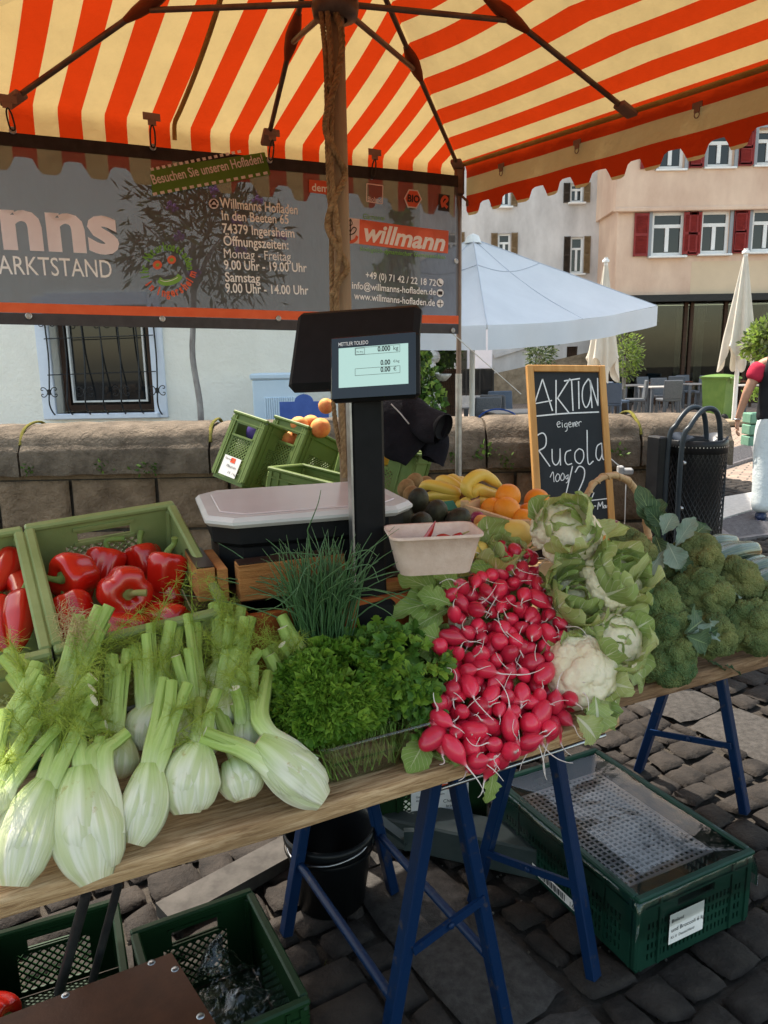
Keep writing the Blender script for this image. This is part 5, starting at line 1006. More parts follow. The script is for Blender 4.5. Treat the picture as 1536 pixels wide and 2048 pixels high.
put_text(k,'METTLER TOLEDO',Mt@TM((-.073,.0455,0)),.0105,1,width=.064,bold=.01)
for (s,x,y,h,b_) in(('0.000',.037,.0285,.0145,.025),('0.00',.037,.0005,.0145,.025),('0.00',.037,-.0135,.0145,.025)): put_text(k,s,Mt@TM((x,y,0)),h,2,'R',bold=b_,wscale=.82)
put_text(k,'kg',Mt@TM((.043,.029,0)),.012,2); put_text(k,'€/kg',Mt@TM((.043,.004,0)),.007,2); put_text(k,'€',Mt@TM((.043,-.0125,0)),.011,2)
def rectline(x0,y0,x1,y1):
    for a,b_ in(((x0,y0),(x1,y0)),((x1,y0),(x1,y1)),((x1,y1),(x0,y1)),((x0,y1),(x0,y0))): stroke(k,[a,b_],.0007,2,Mt)
rectline(-.037,.0245,.057,.039); rectline(-.037,-.0175,.057,-.0035); rectline(-.036,.0255,-.017,.038)
put_text(k,'Min 40 g',Mt@TM((-.034,.029,0)),.005,2,width=.014); k.build('lcd_readout',[M_lcd,M_printw,M_ink],cd_)
# wooden till box under the scale
M_ply=woodmat('orange_plywood',(.26,.10,.03),(.42,.18,.055),(.52,.25,.09),(1.,1.,30)); M_phen=mat('red_brown_film_ply',(.22,.055,.014),(.3,.08,.022),7,rough=.35); M_phd=mat('dark_film_ply',(.03,.016,.012),(.05,.028,.02),10,rough=.3)
WO=atd(505,1292,1.42); wb=thing('wooden_box','open orange-brown plywood box supporting the scale','box',WO,(0,0,R(22)))
k=MB(); k.box((.2,.0075,-.055),(.4,.015,.23),b=.001); k.build('front_board',M_phen,wb)
for x in(-.0075,.4075): k=MB(); k.box((x,.16,-.055),(.015,.32,.23),b=.001); k.build('side_board',M_phen,wb)
k=MB(); k.box((.2,.335,-.055),(.43,.015,.23)); k.build('back_board',M_phen,wb)
k=MB(); k.box((.2,.17,-.02),(.39,.3,.012)); k.build('box_floor',M_phd,wb)
k=MB(); k.box((.23,.24,.062),(.56,.28,.016),b=.001); k.build('top_board',M_phd,wb)
def cleat(c,d,film):
    k=MB(); k.box(c,d,b=.001); q=k.build('plywood_cleat',M_ply,wb)
    if film: k=MB(); k.box((c[0],c[1],c[2]+d[2]/2+.0017),(d[0]*.99,d[1]*.96,.003)); k.build('film_face',M_phd,q)
cleat((.10,.075,.108),(.215,.042,.072),1); cleat((-.065,.17,.105),(.034,.17,.066),1); cleat((-.034,.165,.102),(.02,.17,.066),0); cleat((.335,.05,.066),(.2,.03,.022),0)
k=MB(); k.box((-.05,.17,.06),(.08,.19,.02)); k.build('side_shelf',M_phd,wb)
for x in(.06,.2,.26,.33): k=MB(); k.ball((x,-.001,.02),(.004,.003,.004),8,6); k.build('screw',M_steel,wb)
# ================================================================ chalkboard
BY=R(12); M_frm=mat('pine_frame',(.5,.24,.07),(.62,.33,.11),5,rough=.55,bump=.001,bsc=60,aniso=(8,8,1)); M_slate=mat('slate_board',(.016,.019,.022),(.035,.038,.042),3,rough=.65,fac=(.3,.75),det=8)
cb=thing('chalkboard','wooden framed chalkboard advertising Rucola leaning on the parapet','chalkboard',(.968,3.69,.63),(R(-15),R(1.5),R(12)))
W,H=.43,.86; k=MB()
for x in(-W/2+.017,W/2-.017): k.box((x,0,H/2),(.034,.03,H),b=.003)
for z in(.017,H-.017): k.box((0,0,z),(W-.07,.028,.034),b=.003)
k.build('frame',M_frm,cb); k=MB(); k.box((0,.004,H/2),(W-.05,.012,H-.05)); k.build('slate',M_slate,cb)
M_chk=mat('chalk',(.72,.72,.7),(.86,.86,.85),90,rough=.95); k=MB(); bM=np.array(TM((.968,3.69,.63),(R(-15),R(1.5),R(12)))); bi=np.linalg.inv(bM)
def onbd(px,py):
    n=bM[:3,1]; o=bM[:3,3]+bM[:3,1]*(-.004); d=ray(px,py); t=((o-CAM)@n)/(d@n); P=CAM+d*t; q=bi@np.r_[P,1]; return (q[0],q[2])
CM=TM((0,-.0045,0),(math.pi/2,0,0))
def ch(*pts,w=.0062): stroke(k,[onbd(*p) for p in pts],w,0,CM)
ch((1062,829),(1085,758),w=.007);ch((1085,758),(1105,822),w=.007);ch((1066,808),(1104,801));ch((1112,760),(1112,830),w=.007);ch((1140,757),(1114,798),w=.007);ch((1114,795),(1138,826),w=.007)
ch((1128,762),(1160,757),w=.007);ch((1143,760),(1146,822),w=.007);ch((1157,762),(1158,818),w=.007);ch((1177,757),(1166,775),(1165,800),(1172,815),(1180,800),(1182,772),(1177,757),w=.0065);ch((1184,816),(1180,760),w=.0065);ch((1180,760),(1196,812),w=.0065);ch((1196,812),(1195,756),w=.0065)
ch((1064,833),(1130,827),(1198,824),w=.007)
for s,x0,y0,x1,h in(('eigener',1113,856,1156,15),):
    pass
# eigener (handwritten)
ch((1113,849),(1120,847),(1118,843),(1114,847),(1116,854),(1121,853),w=.0035);ch((1124,845),(1125,855),w=.0035);ch((1124,841),(1124.5,841.5),w=.004);ch((1133,846),(1129,849),(1130,854),(1134,852),(1134,846),(1134,860),(1130,863),w=.0035);ch((1137,850),(1142,848),(1140,844),(1137,848),(1139,854),(1143,853),w=.0035);ch((1145,845),(1146,854),(1147,847),(1149,845),(1150,853),w=.0035);ch((1151,849),(1155,847),(1153,843),(1151,847),(1152,852),(1155,852),w=.0035);ch((1157,844),(1158,852),w=.0035);ch((1158,846),(1160,843),(1163,844),w=.0035)
ch((1074,938),(1073,900),(1072,868),w=.0065);ch((1072,872),(1085,866),(1092,875),(1090,893),(1074,903),w=.0065);ch((1078,902),(1100,933),w=.0065);ch((1104,898),(1105,922),(1112,930),(1119,920),(1120,897),(1121,931),w=.006);ch((1142,900),(1132,905),(1130,920),(1135,929),(1144,927),w=.006);ch((1158,897),(1150,906),(1151,921),(1160,927),(1167,916),(1166,902),(1158,897),w=.006);ch((1174,860),(1176,925),(1187,922),w=.006);ch((1203,886),(1194,893),(1192,912),(1198,921),(1204,908),(1203,886),(1205,914),(1208,920),w=.006)
ch((1100,955),(1106,944),(1108,964),w=.004);ch((1115,947),(1111,955),(1113,963),(1118,960),(1119,951),(1115,947),w=.004);ch((1125,946),(1121,954),(1123,961),(1128,958),(1128,949),(1125,946),w=.004);ch((1135,950),(1131,954),(1133,958),(1136,954),(1136,949),(1136,962),(1132,966),w=.004)
ch((1145,932),(1131,992),w=.006);ch((1150,945),(1158,933),(1168,938),(1168,955),(1158,980),(1147,1000),w=.0065);ch((1147,1000),(1172,998),w=.006);ch((1190,961),(1211,957),w=.005);ch((1188,985),(1182,1000),w=.005);ch((1165,1003),(1216,997),w=.005)
ch((1180,1018),(1179,1004),w=.0045);ch((1179,1013),(1184,1011),(1185,1019),w=.0045);ch((1188,1012),(1192,1012),w=.0045);ch((1195,1019),(1197,1004),w=.0045);ch((1197,1004),(1200,1013),w=.0045);ch((1200,1013),(1205,1003),w=.0045);ch((1205,1003),(1206,1017),w=.0045);ch((1210,1010),(1207,1014),(1210,1016),(1211,1010),(1212,1016),w=.0035);ch((1213,1016),(1214,1010),w=.003);ch((1216,1005),(1216,1016),w=.003);ch((1219,1009),(1216,1012),(1219,1016),w=.003);ch((1221,1003),(1221,1015),w=.003);ch((1219,1008),(1223,1007),w=.003)
k.build('chalk_writing',M_chk,cb)
k=MB(); k.box((0,0,.26),(.5,.28,.52),b=.01)
for i in range(5): k.box((0,-.146,.05+i*.1),(.5,.012,.07))
tag(k.build('wooden_fruit_box',mat('crate_pine',(.34,.2,.1),(.46,.3,.16),6,rough=.8),None,(.98,3.6,.06)),'upended wooden fruit box carrying the foot of the chalkboard','box')
# ================================================================ litter bin
lb=thing('litter_bin','black perforated litter bin with two hoop handles at the end of the parapet','litter bin',(1.535,3.66,0),(0,0,R(16))); rb=.145; zt_=1.10
M_bin=mat('bin_black',(.01,.011,.013),(.016,.017,.019),20,rough=.4); 
m=bpy.data.materials.new('bin_mesh'); m.use_nodes=True; N,L,B=nodes(m); B.inputs['Base Color'].default_value=(.014,.015,.018,1); B.inputs['Roughness'].default_value=.45; B.inputs['Metallic'].default_value=.2
M_bmesh=m; k=MB(); nu,nz=84,74; rr=rb-.004
for s in(-1,1):
    n=42
    for i in range(n):
        z=np.linspace(.30,zt_-.05,24); a=i/n*2*np.pi+s*(z-.3)/.0213*2*np.pi/84*1.02; k.tube(np.stack([rr*np.cos(a),rr*np.sin(a),z],1),.0022,4,cap=False,smooth=False)
k.build('mesh_drum',M_bmesh,lb); k=MB(); k.lathe([(rb-.016,.3),(rb-.016,zt_-.06)],40); k.lathe([(0,.3),(rb,.3),(rb,.33)],40); k.lathe([(rb-.004,zt_-.06),(rb,zt_-.06),(rb,zt_),(rb-.006,zt_+.004),(rb-.01,zt_)],48); k.lathe([(rb-.004,.3),(rb+.001,.3),(rb+.001,.33)],48); k.build('drum_rims',M_bin,lb)
k=MB()
for i in range(56): a=i/56*2*np.pi; k.box((0,0,0),(.004,.002,.006),0,TM((rb*1.004*math.cos(a),rb*1.004*math.sin(a),zt_-.028),(0,0,a+math.pi/2)))
k.build('punched_band',M_steel,lb)
k=MB()
def bagf(u,v): a=u*2*np.pi; r=rb-.004-.06*v+.008*np.sin(a*9+v*5)+.01*np.sin(a*4); return np.stack([r*np.cos(a),r*np.sin(a),zt_+.012*np.sin(a*5)+.01-.09*v+.012*np.sin(a*13)*v],1)
k.grid(bagf,70,9); k.lathe([(0,zt_-.12),(rb-.05,zt_-.1)],20); k.build('bin_bag',mat('bag_plastic',(.05,.055,.065),(.09,.1,.12),20,rough=.28),lb)
k=MB()
for dy in(-.12,-.02):
    k.tube(bez([(-rb-.03,dy,0),(-rb-.03,dy,.6),(-rb-.03,dy,1.08),(-rb+.01,dy,1.18),(-.05,dy+.02,1.25),(.03,dy+.03,1.235),(rb-.06,dy+.06,1.13),(rb-.05,dy+.07,1.0)],60),.0125,10)
k.build('hoop_handles',mat('hoop_steel',(.02,.028,.036),(.03,.04,.05),12,rough=.35),lb); k=MB(); k.box((-rb-.055,.03,.62),(.05,.1,1.0),b=.006); k.build('back_plate',M_bin,lb); k=MB()
for z in(.78,1.0): k.ball((-rb+.012,-.088,z),(.012,.012,.012),10,8); 
k.build('bolts',M_steel,lb)
# power socket on the cord
p=aty(1252,943,3.86); t=thing('power_socket','grey power socket hanging on a white cord beside the chalkboard','socket',p); k=MB(); k.box((0,0,0),(.07,.04,.035),b=.008); k.box((-.03,-.002,.006),(.03,.044,.05),b=.006); k.build('socket_body',mat('grey_plastic',(.4,.4,.4),rough=.5),t); k=MB(); k.tube(bez([aty(1222,918,3.84)-p,aty(1236,930,3.85)-p,(-.02,0,.02)],8),.003,6); k.tube(bez([(0,-.01,-.02),aty(1251,990,3.85)-p,aty(1250,1030,3.85)-p,aty(1249,1050,3.86)-p],12),.003,6); k.build('cord',M_white,t)
# dark jacket over the parapet
M_jk=mat('navy_jacket',(.008,.0075,.011),(.013,.012,.017),9,rough=.9,spec=.15,bump=.008,bsc=26); jk=thing('jacket','dark navy jacket slung over the crates with its sleeve cuff towards us','jacket',aty(830,860,2.95)); jo=aty(830,860,2.95); J=lambda px,py,D:aty(px,py,D)-jo
k=MB()
def jt(pts,rad,flat,seed):
    P=bez(pts,40); n=28; a=np.arange(n)/n*2*np.pi; rd=np.interp(np.linspace(0,1,40),np.linspace(0,1,len(rad)),rad); b0=k.n; k.tube(P,rd,n,flat=flat,cap=False,hint=(0,1,0)); V,_=k.V[-1]; V+=wav(V,26,seed)[:,None]*np.array([.7,.8,1])*.024+wav(V,60,seed+4)[:,None]*.004
jt([J(735,800,2.98),J(760,830,2.95),J(800,870,2.93),J(835,905,2.92)],[.05,.075,.085,.05],.5,1)
jt([J(760,812,3.02),J(800,822,2.98),J(850,838,2.92),J(886,852,2.86)],[.06,.075,.06,.052],.62,2)
jt([J(845,850,2.95),J(862,880,2.93),J(866,905,2.92),J(862,930,2.9)],[.055,.06,.055,.05],.6,3)
k.build('cloth',M_jk,jk); k=MB(); P=[J(782,808,2.88),J(800,826,2.87),J(818,848,2.855)]; k.tube(P,.003,6); k.build('zip',M_steel,jk)
k=MB(); k.lathe([(0,-.02),(.04,-.018),(.052,.004),(.05,.006)],20,0,look(J(886,853,2.855),J(886,853,2.855)-J(860,842,2.9))); k.build('cuff',mat('jacket_lining',(.008,.008,.01),rough=.8),jk)
# ================================================================ where the heaps lie
E0=np.array([-.539,.911])
def plane_hit(px,py,o,n,lift=0.): d=ray(px,py); o=np.asarray(o)+n*lift; return CAM+d*(((o-CAM)@n)/(d@n))
def heap(px,py,lift=0.,m=.9,b0=.02,z0=.80):
    n=nrm(np.r_[-TN*m,1.]); return plane_hit(px,py,np.r_[E0+TN*b0,z0],n,lift)
B2A=np.array([math.cos(T2Y),math.sin(T2Y)]);B2N=np.array([-B2A[1],B2A[0]])
def heap2(px,py,lift=0.,m=.8,b0=.02,z0=.80): n=nrm(np.r_[-B2N*m,1.]); return plane_hit(px,py,np.r_[o2+B2N*b0,z0],n,lift)
HN=nrm(np.r_[-TN*.9,1.])
def uvmat(name,ramp,axis=1,stripe=None,rough=.45,sss=0.,tl=0.,spec=.5,bump=0.,bsc=80,noise=None,rnd=0.,coat=0.,spots=None):
    m=bpy.data.materials.new(name); m.use_nodes=True; N,L,B=nodes(m); uv=N.new('ShaderNodeUVMap'); sx=N.new('ShaderNodeSeparateXYZ'); L.new(uv.outputs[0],sx.inputs[0]); tc=N.new('ShaderNodeTexCoord')
    nz=N.new('ShaderNodeTexNoise'); nz.inputs['Scale'].default_value=(noise or (20,.1))[0]; nz.inputs['Detail'].default_value=5; L.new(tc.outputs['Object'],nz.inputs[0])
    ma=N.new('ShaderNodeMath'); ma.operation='MULTIPLY_ADD'; ma.inputs[1].default_value=(noise or (20,.1))[1]; L.new(nz.outputs[0],ma.inputs[0]); L.new(sx.outputs[axis],ma.inputs[2]); su_=N.new('ShaderNodeMath'); su_.operation='SUBTRACT'; su_.inputs[1].default_value=(noise or(20,.1))[1]*.5; L.new(ma.outputs[0],su_.inputs[0])
    r=N.new('ShaderNodeValToRGB'); e=r.color_ramp.elements; e[0].position=ramp[0][0]; e[0].color=_c(ramp[0][1]); e[1].position=ramp[-1][0]; e[1].color=_c(ramp[-1][1])
    for p,c in ramp[1:-1]: q=e.new(p); q.color=_c(c)
    L.new(su_.outputs[0],r.inputs[0]); cs=r.outputs[0]
    if stripe:
        n2=N.new('ShaderNodeTexNoise'); mp=N.new('ShaderNodeMapping'); mp.inputs['Scale'].default_value=(stripe[0],stripe[2] if len(stripe)>2 else 1.2,1); L.new(uv.outputs[0],mp.inputs[0]); L.new(mp.outputs[0],n2.inputs[0]); n2.inputs['Scale'].default_value=1; n2.inputs['Detail'].default_value=3
        r2=N.new('ShaderNodeValToRGB'); r2.color_ramp.elements[0].position=.4; r2.color_ramp.elements[1].position=.6; r2.color_ramp.elements[0].color=_c(stripe[1]); r2.color_ramp.elements[1].color=(1,1,1,1); L.new(n2.outputs[0],r2.inputs[0])
        mx=N.new('ShaderNodeMixRGB'); mx.blend_type='MULTIPLY'; mx.inputs[0].default_value=1; L.new(cs,mx.inputs[1]); L.new(r2.outputs[0],mx.inputs[2]); cs=mx.outputs[0]
        bp=N.new('ShaderNodeBump'); bp.inputs['Distance'].default_value=.005; L.new(n2.outputs[0],bp.inputs['Height']); L.new(bp.outputs[0],B.inputs['Normal'])
    if spots:
        n3=N.new('ShaderNodeTexNoise'); n3.inputs['Scale'].default_value=spots[0]; n3.inputs['Detail'].default_value=7; n3.inputs['Roughness'].default_value=.7; L.new(tc.outputs['Object'],n3.inputs[0]); r3=N.new('ShaderNodeValToRGB'); r3.color_ramp.elements[0].position=.60; r3.color_ramp.elements[1].position=.72; r3.color_ramp.elements[0].color=(1,1,1,1); r3.color_ramp.elements[1].color=_c(spots[1]); L.new(n3.outputs[0],r3.inputs[0]); mx3=N.new('ShaderNodeMixRGB'); mx3.blend_type='MULTIPLY'; mx3.inputs[0].default_value=1; L.new(cs,mx3.inputs[1]); L.new(r3.outputs[0],mx3.inputs[2]); cs=mx3.outputs[0]
    if bump and not stripe:
        n2=N.new('ShaderNodeTexNoise'); n2.inputs['Scale'].default_value=bsc; n2.inputs['Detail'].default_value=5; L.new(tc.outputs['Object'],n2.inputs[0]); bp=N.new('ShaderNodeBump'); bp.inputs['Distance'].default_value=bump; L.new(n2.outputs[0],bp.inputs['Height']); L.new(bp.outputs[0],B.inputs['Normal'])
    if rnd:
        oi=N.new('ShaderNodeObjectInfo'); hs=N.new('ShaderNodeHueSaturation'); mr=N.new('ShaderNodeMapRange'); mr.inputs[3].default_value=1-rnd; mr.inputs[4].default_value=1+rnd; L.new(oi.outputs['Random'],mr.inputs[0]); L.new(mr.outputs[0],hs.inputs['Value']); L.new(cs,hs.inputs['Color']); cs=hs.outputs[0]
    L.new(cs,B.inputs['Base Color']); B.inputs['Roughness'].default_value=rough; B.inputs['Specular IOR Level'].default_value=spec
    if coat: B.inputs['Coat Weight'].default_value=coat; B.inputs['Coat Roughness'].default_value=.06
    if sss: B.inputs['Subsurface Weight'].default_value=sss; B.inputs['Subsurface Radius'].default_value=(.012,.01,.006); B.inputs['Subsurface Scale'].default_value=1
    if tl:
        t=N.new('ShaderNodeBsdfTranslucent'); L.new(cs,t.inputs[0]); mx=N.new('ShaderNodeMixShader'); mx.inputs[0].default_value=tl; L.new(B.outputs[0],mx.inputs[1]); L.new(t.outputs[0],mx.inputs[2]); L.new(mx.outputs[0],N['Material Output'].inputs[0])
    return m
# leaf with pale midrib and side veins; uv: x along, y across
def leafmat(name,c1,c2,rib,ribw=.05,veins=.5,rough=.5,tl=.3,nsc=14,back=None):
    m=bpy.data.materials.new(name); m.use_nodes=True; N,L,B=nodes(m); uv=N.new('ShaderNodeUVMap'); sx=N.new('ShaderNodeSeparateXYZ'); L.new(uv.outputs[0],sx.inputs[0])
    def M(op,a,b=None,c=None):
        q=N.new('ShaderNodeMath'); q.operation=op
        for i,v in enumerate((a,b,c)):
            if v is None: continue
            if isinstance(v,(int,float)): q.inputs[i].default_value=v
            else: L.new(v,q.inputs[i])
        return q.outputs[0]
    d=M('ABSOLUTE',M('SUBTRACT',sx.outputs[1],.5)); ribm=M('LESS_THAN',d,M('MULTIPLY',M('SUBTRACT',1.05,sx.outputs[0]),ribw))
    ph=M('FRACT',M('MULTIPLY',M('SUBTRACT',sx.outputs[0],M('MULTIPLY',d,.75)),8.)); v=M('LESS_THAN',M('ABSOLUTE',M('SUBTRACT',ph,.5)),.06); v=M('MULTIPLY',v,veins); k=M('MAXIMUM',ribm,v)
    tc=N.new('ShaderNodeTexCoord'); n=N.new('ShaderNodeTexNoise'); n.inputs['Scale'].default_value=nsc; n.inputs['Detail'].default_value=5; L.new(tc.outputs['Object'],n.inputs[0]); r=N.new('ShaderNodeValToRGB'); r.color_ramp.elements[0].position=.35; r.color_ramp.elements[1].position=.65; r.color_ramp.elements[0].color=_c(c1); r.color_ramp.elements[1].color=_c(c2); L.new(n.outputs[0],r.inputs[0])
    mx=N.new('ShaderNodeMixRGB'); L.new(k,mx.inputs[0]); L.new(r.outputs[0],mx.inputs[1]); mx.inputs[2].default_value=_c(rib); L.new(mx.outputs[0],B.inputs['Base Color']); B.inputs['Roughness'].default_value=rough+.1; B.inputs['Specular IOR Level'].default_value=.22
    n2=N.new('ShaderNodeTexNoise'); n2.inputs['Scale'].default_value=90; L.new(tc.outputs['Object'],n2.inputs[0]); ad=M('ADD',M('MULTIPLY',n2.outputs[0],.5),M('MULTIPLY',k,-.8)); bp=N.new('ShaderNodeBump'); bp.inputs['Distance'].default_value=.0016; L.new(ad,bp.inputs['Height']); L.new(bp.outputs[0],B.inputs['Normal'])
    t=N.new('ShaderNodeBsdfTranslucent'); L.new(mx.outputs[0],t.inputs[0]); ms=N.new('ShaderNodeMixShader'); ms.inputs[0].default_value=tl; L.new(B.outputs[0],ms.inputs[1]); L.new(t.outputs[0],ms.inputs[2]); L.new(ms.outputs[0],N['Material Output'].inputs[0]); return m
def leaf(mb,base,ax,nor,Ln,W,curl=.6,cup=.3,ruf=.1,seed=0,mt=0,lob=0.,stem=.0,nu=18,nv=11,wmax=.55,tipw=.35,twist=0.):
    # base point, growth direction, leaf upper-side normal; curl bends towards -normal
    ax=nrm(ax); nor=nrm(nor-ax*(nor@ax)); sd=np.cross(nor,ax); r=np.random.default_rng(seed); ph=r.uniform(0,6.28,6)
    def fn(u,v):
        w=np.interp(u,[0,.06,stem+.1,wmax,.85,.96,1],[.07,.07,.2 if stem==0 else .09,1,tipw+.4,tipw*.8,.12]); s=(v-.5)*2; edge=np.abs(s)**2.2
        wl=w*(1+lob*np.sin(u*19+ph[0])*edge+lob*.5*np.sin(u*41+ph[1]+s*2)*edge); a=curl*u**1.3; x=np.where(abs(curl)>1e-3,np.sin(a)/max(curl,1e-3) if curl>0 else u,u); z=-np.sign(curl)*(1-np.cos(a))/max(abs(curl),1e-3)
        x=u*(1-.10*curl*u); hz=cup*s**2*w*W/Ln*1.0; rz=ruf*edge*(np.sin(u*17+ph[2]+s*1.5)+.6*np.sin(u*33+ph[3]-s))*.5; tw=twist*u
        lat=s*W/2*wl; P=base+ax*(x*Ln)[:,None]+sd*(lat*np.cos(tw))[:,None]+nor*((z+rz+0)*Ln+hz*Ln*.5+lat*np.sin(tw))[:,None]; return P
    mb.grid(fn,nu,nv,mt)
def threads(mb,P,D,Ln,w,mt=0,seg=4,bend=.5,seed=0,grav=0.):
    r=np.random.default_rng(seed); n=len(P); D=D/np.linalg.norm(D,axis=1)[:,None]; S=np.cross(D,r.normal(size=(n,3))); S/=np.linalg.norm(S,axis=1)[:,None]; B_=np.cross(D,S)*bend; Ln=np.broadcast_to(Ln,(n,)); V=[]
    for i in range(seg+1):
        t=i/seg; c=P+D*(Ln*t)[:,None]+B_*(Ln*t*t*.6)[:,None]-np.array([0,0,grav])*(Ln*t*t)[:,None]; ww=w*(1-t*.7); V+= [c-S*ww/2,c+S*ww/2]
    V=np.stack(V,1).reshape(-1,3); b=(np.arange(n)*(2*seg+2))[:,None]; F=np.concatenate([np.stack([b[:,0]+2*i,b[:,0]+2*i+1,b[:,0]+2*i+3,b[:,0]+2*i+2],1) for i in range(seg)]); uvv=np.tile(np.repeat(np.linspace(0,1,seg+1),2),n); mb.add(V,F,mt,np.stack([uvv*0+.5,uvv],1),None,True)
# ================================================================ fennel
M_fb=uvmat('fennel_bulb',[(0,(.66,.62,.44)),(.1,(.72,.70,.54)),(.6,(.70,.70,.52)),(.85,(.55,.62,.33)),(1,(.40,.5,.17))],1,(17,(.74,.80,.58),.7),spots=(38,(.72,.55,.36)),rough=.5,spec=.25,sss=.12,noise=(14,.25))
M_fs=uvmat('fennel_stalk',[(0,(.70,.70,.52)),(.2,(.68,.69,.48)),(.36,(.52,.60,.28)),(.5,(.42,.52,.17)),(1,(.32,.43,.10))],1,(9,(.82,.88,.7),1),rough=.5,spec=.25,sss=.08,noise=(14,.3),rnd=.08)
M_fc=mat('fennel_cut',(.6,.62,.42),(.72,.70,.54),60,rough=.6); M_fbase=mat('fennel_base_cut',(.45,.33,.18),(.66,.56,.38),70,rough=.8,bump=.001,bsc=90); M_ff=mat('fennel_frond',(.27,.36,.05),(.40,.48,.09),20,rough=.6,tl=.45)
fgroup='fennel bulbs with cut stalks on the board'
def fennel(lab,Bp,Sp,tips,w=.05,seed=0,nrm_=None,fr=3,flat=.66,wid=None):
    r=np.random.default_rng(seed); Bp=np.asarray(Bp);Sp=np.asarray(Sp); ax=Sp-Bp; Ln=np.linalg.norm(ax); ax/=Ln; n=nrm_ if nrm_ is not None else nrm(HN+.35*nrm(CAM-Bp)); n=nrm(n-ax*(n@ax)); lat=np.cross(n,ax)
    t=thing('fennel',lab,'fennel',Bp,group=fgroup); k=MB()
    T=np.linspace(0,1,30); prof=np.interp(T,[0,.03,.12,.3,.48,.66,.82,.95,1],[.40,.48,.72,.94,1.,.93,.74,.54,.38])
    prof=np.convolve(np.pad(prof,2,mode='edge'),[.1,.22,.36,.22,.1],'valid')
    ph=r.uniform(0,6.28,4)
    def lobes(a): return 1+.014*np.sin(a*11+ph[0])+.012*np.sin(a*19+ph[1])+.03*np.cos(2*a+ph[2])
    P=np.array([ax*Ln*1.04*x+lat*.006*math.sin(x*3+ph[3]) for x in T]); k.tube(P,prof*w,44,0,True,flat,None,-n,True,lobes,1)
    # outer sheaths wrapping the bulb
    for s in(-1,1):
        off=lat*s*w*.3; Q=np.array([ax*Ln*(.08+.9*x)+off*(1-.5*x)+n*w*.12*math.sin(x*3) for x in np.linspace(0,1,18)]); k.tube(Q,w*np.interp(np.linspace(0,1,18),[0,.1,.4,.7,1],[.3,.5,.72,.55,.28]),26,0,False,.8,None,-n,True,lobes)
    k.build('bulb',[M_fb,M_fbase],t)
    m=len(tips)
    for i,tp in enumerate(tips):
        o=(i-(m-1)/2)/max(1,(m-1)/2) if m>1 else 0; tp=np.asarray(tp)-Bp; s=lat*o*w*.5
        # order stalks by lateral position of their tips
        s=lat*np.clip((tp-ax*Ln)@lat*.35,-w*.5,w*.5); a=ax*Ln*.34+s*.75+n*.010; b=ax*Ln*.85+s*1.05+n*.004; c=(ax*Ln*1.15+s*1.25)*.6+(ax*Ln+s+ (tp-ax*Ln-s)*.35)*.4
        pts=bez([a,b,c,c+(tp-c)*.5+r.normal(size=3)*.002,tp],26); x=np.linspace(0,1,26); sr=r.uniform(.0088,.0118)
        rad=np.interp(x,[0,.15,.32,.5,.7,1],[w*.5,w*.50,w*.31,sr*1.3,sr*1.04,sr*.95]); k=MB(); ph2=r.uniform(0,6)
        k.tube(pts,rad,18,0,True,np.interp(x,[0,.4,1],[.6,.75,.82]),None,-n,True,lambda a_,p=ph2:1+.035*np.sin(a_*8+p),1); k.build('stalk',[M_fs,M_fc],t)
    if fr:
        k=MB()
        for i in range(fr):
            tp=np.asarray(tips[r.integers(0,m)])-Bp; st=ax*Ln*1.1+(tp-ax*Ln*1.1)*r.uniform(.1,.8); dr=nrm(ax+r.normal(size=3)*.55+n*.35); L2=r.uniform(.05,.11); stem=bez([st,st+dr*L2*.5+r.normal(size=3)*.008,st+dr*L2+r.normal(size=3)*.015],9); k.tube(stem,np.linspace(.0016,.0006,9),5)
            q=r.integers(2,9,95); PP=stem[q]+r.normal(size=(95,3))*.001; DD=dr[None]*.5+r.normal(size=(95,3))*.8
            threads(k,PP,DD,r.uniform(.012,.036,95),.0009,0,4,.7,seed*31+i,.25)
            PP2=PP+DD/np.linalg.norm(DD,axis=1)[:,None]*.015; threads(k,PP2,DD+r.normal(size=DD.shape)*.7,r.uniform(.008,.02,95),.0007,0,3,.6,seed*37+i,.2)
        k.build('fronds',M_ff,t)
    return t
H=heap
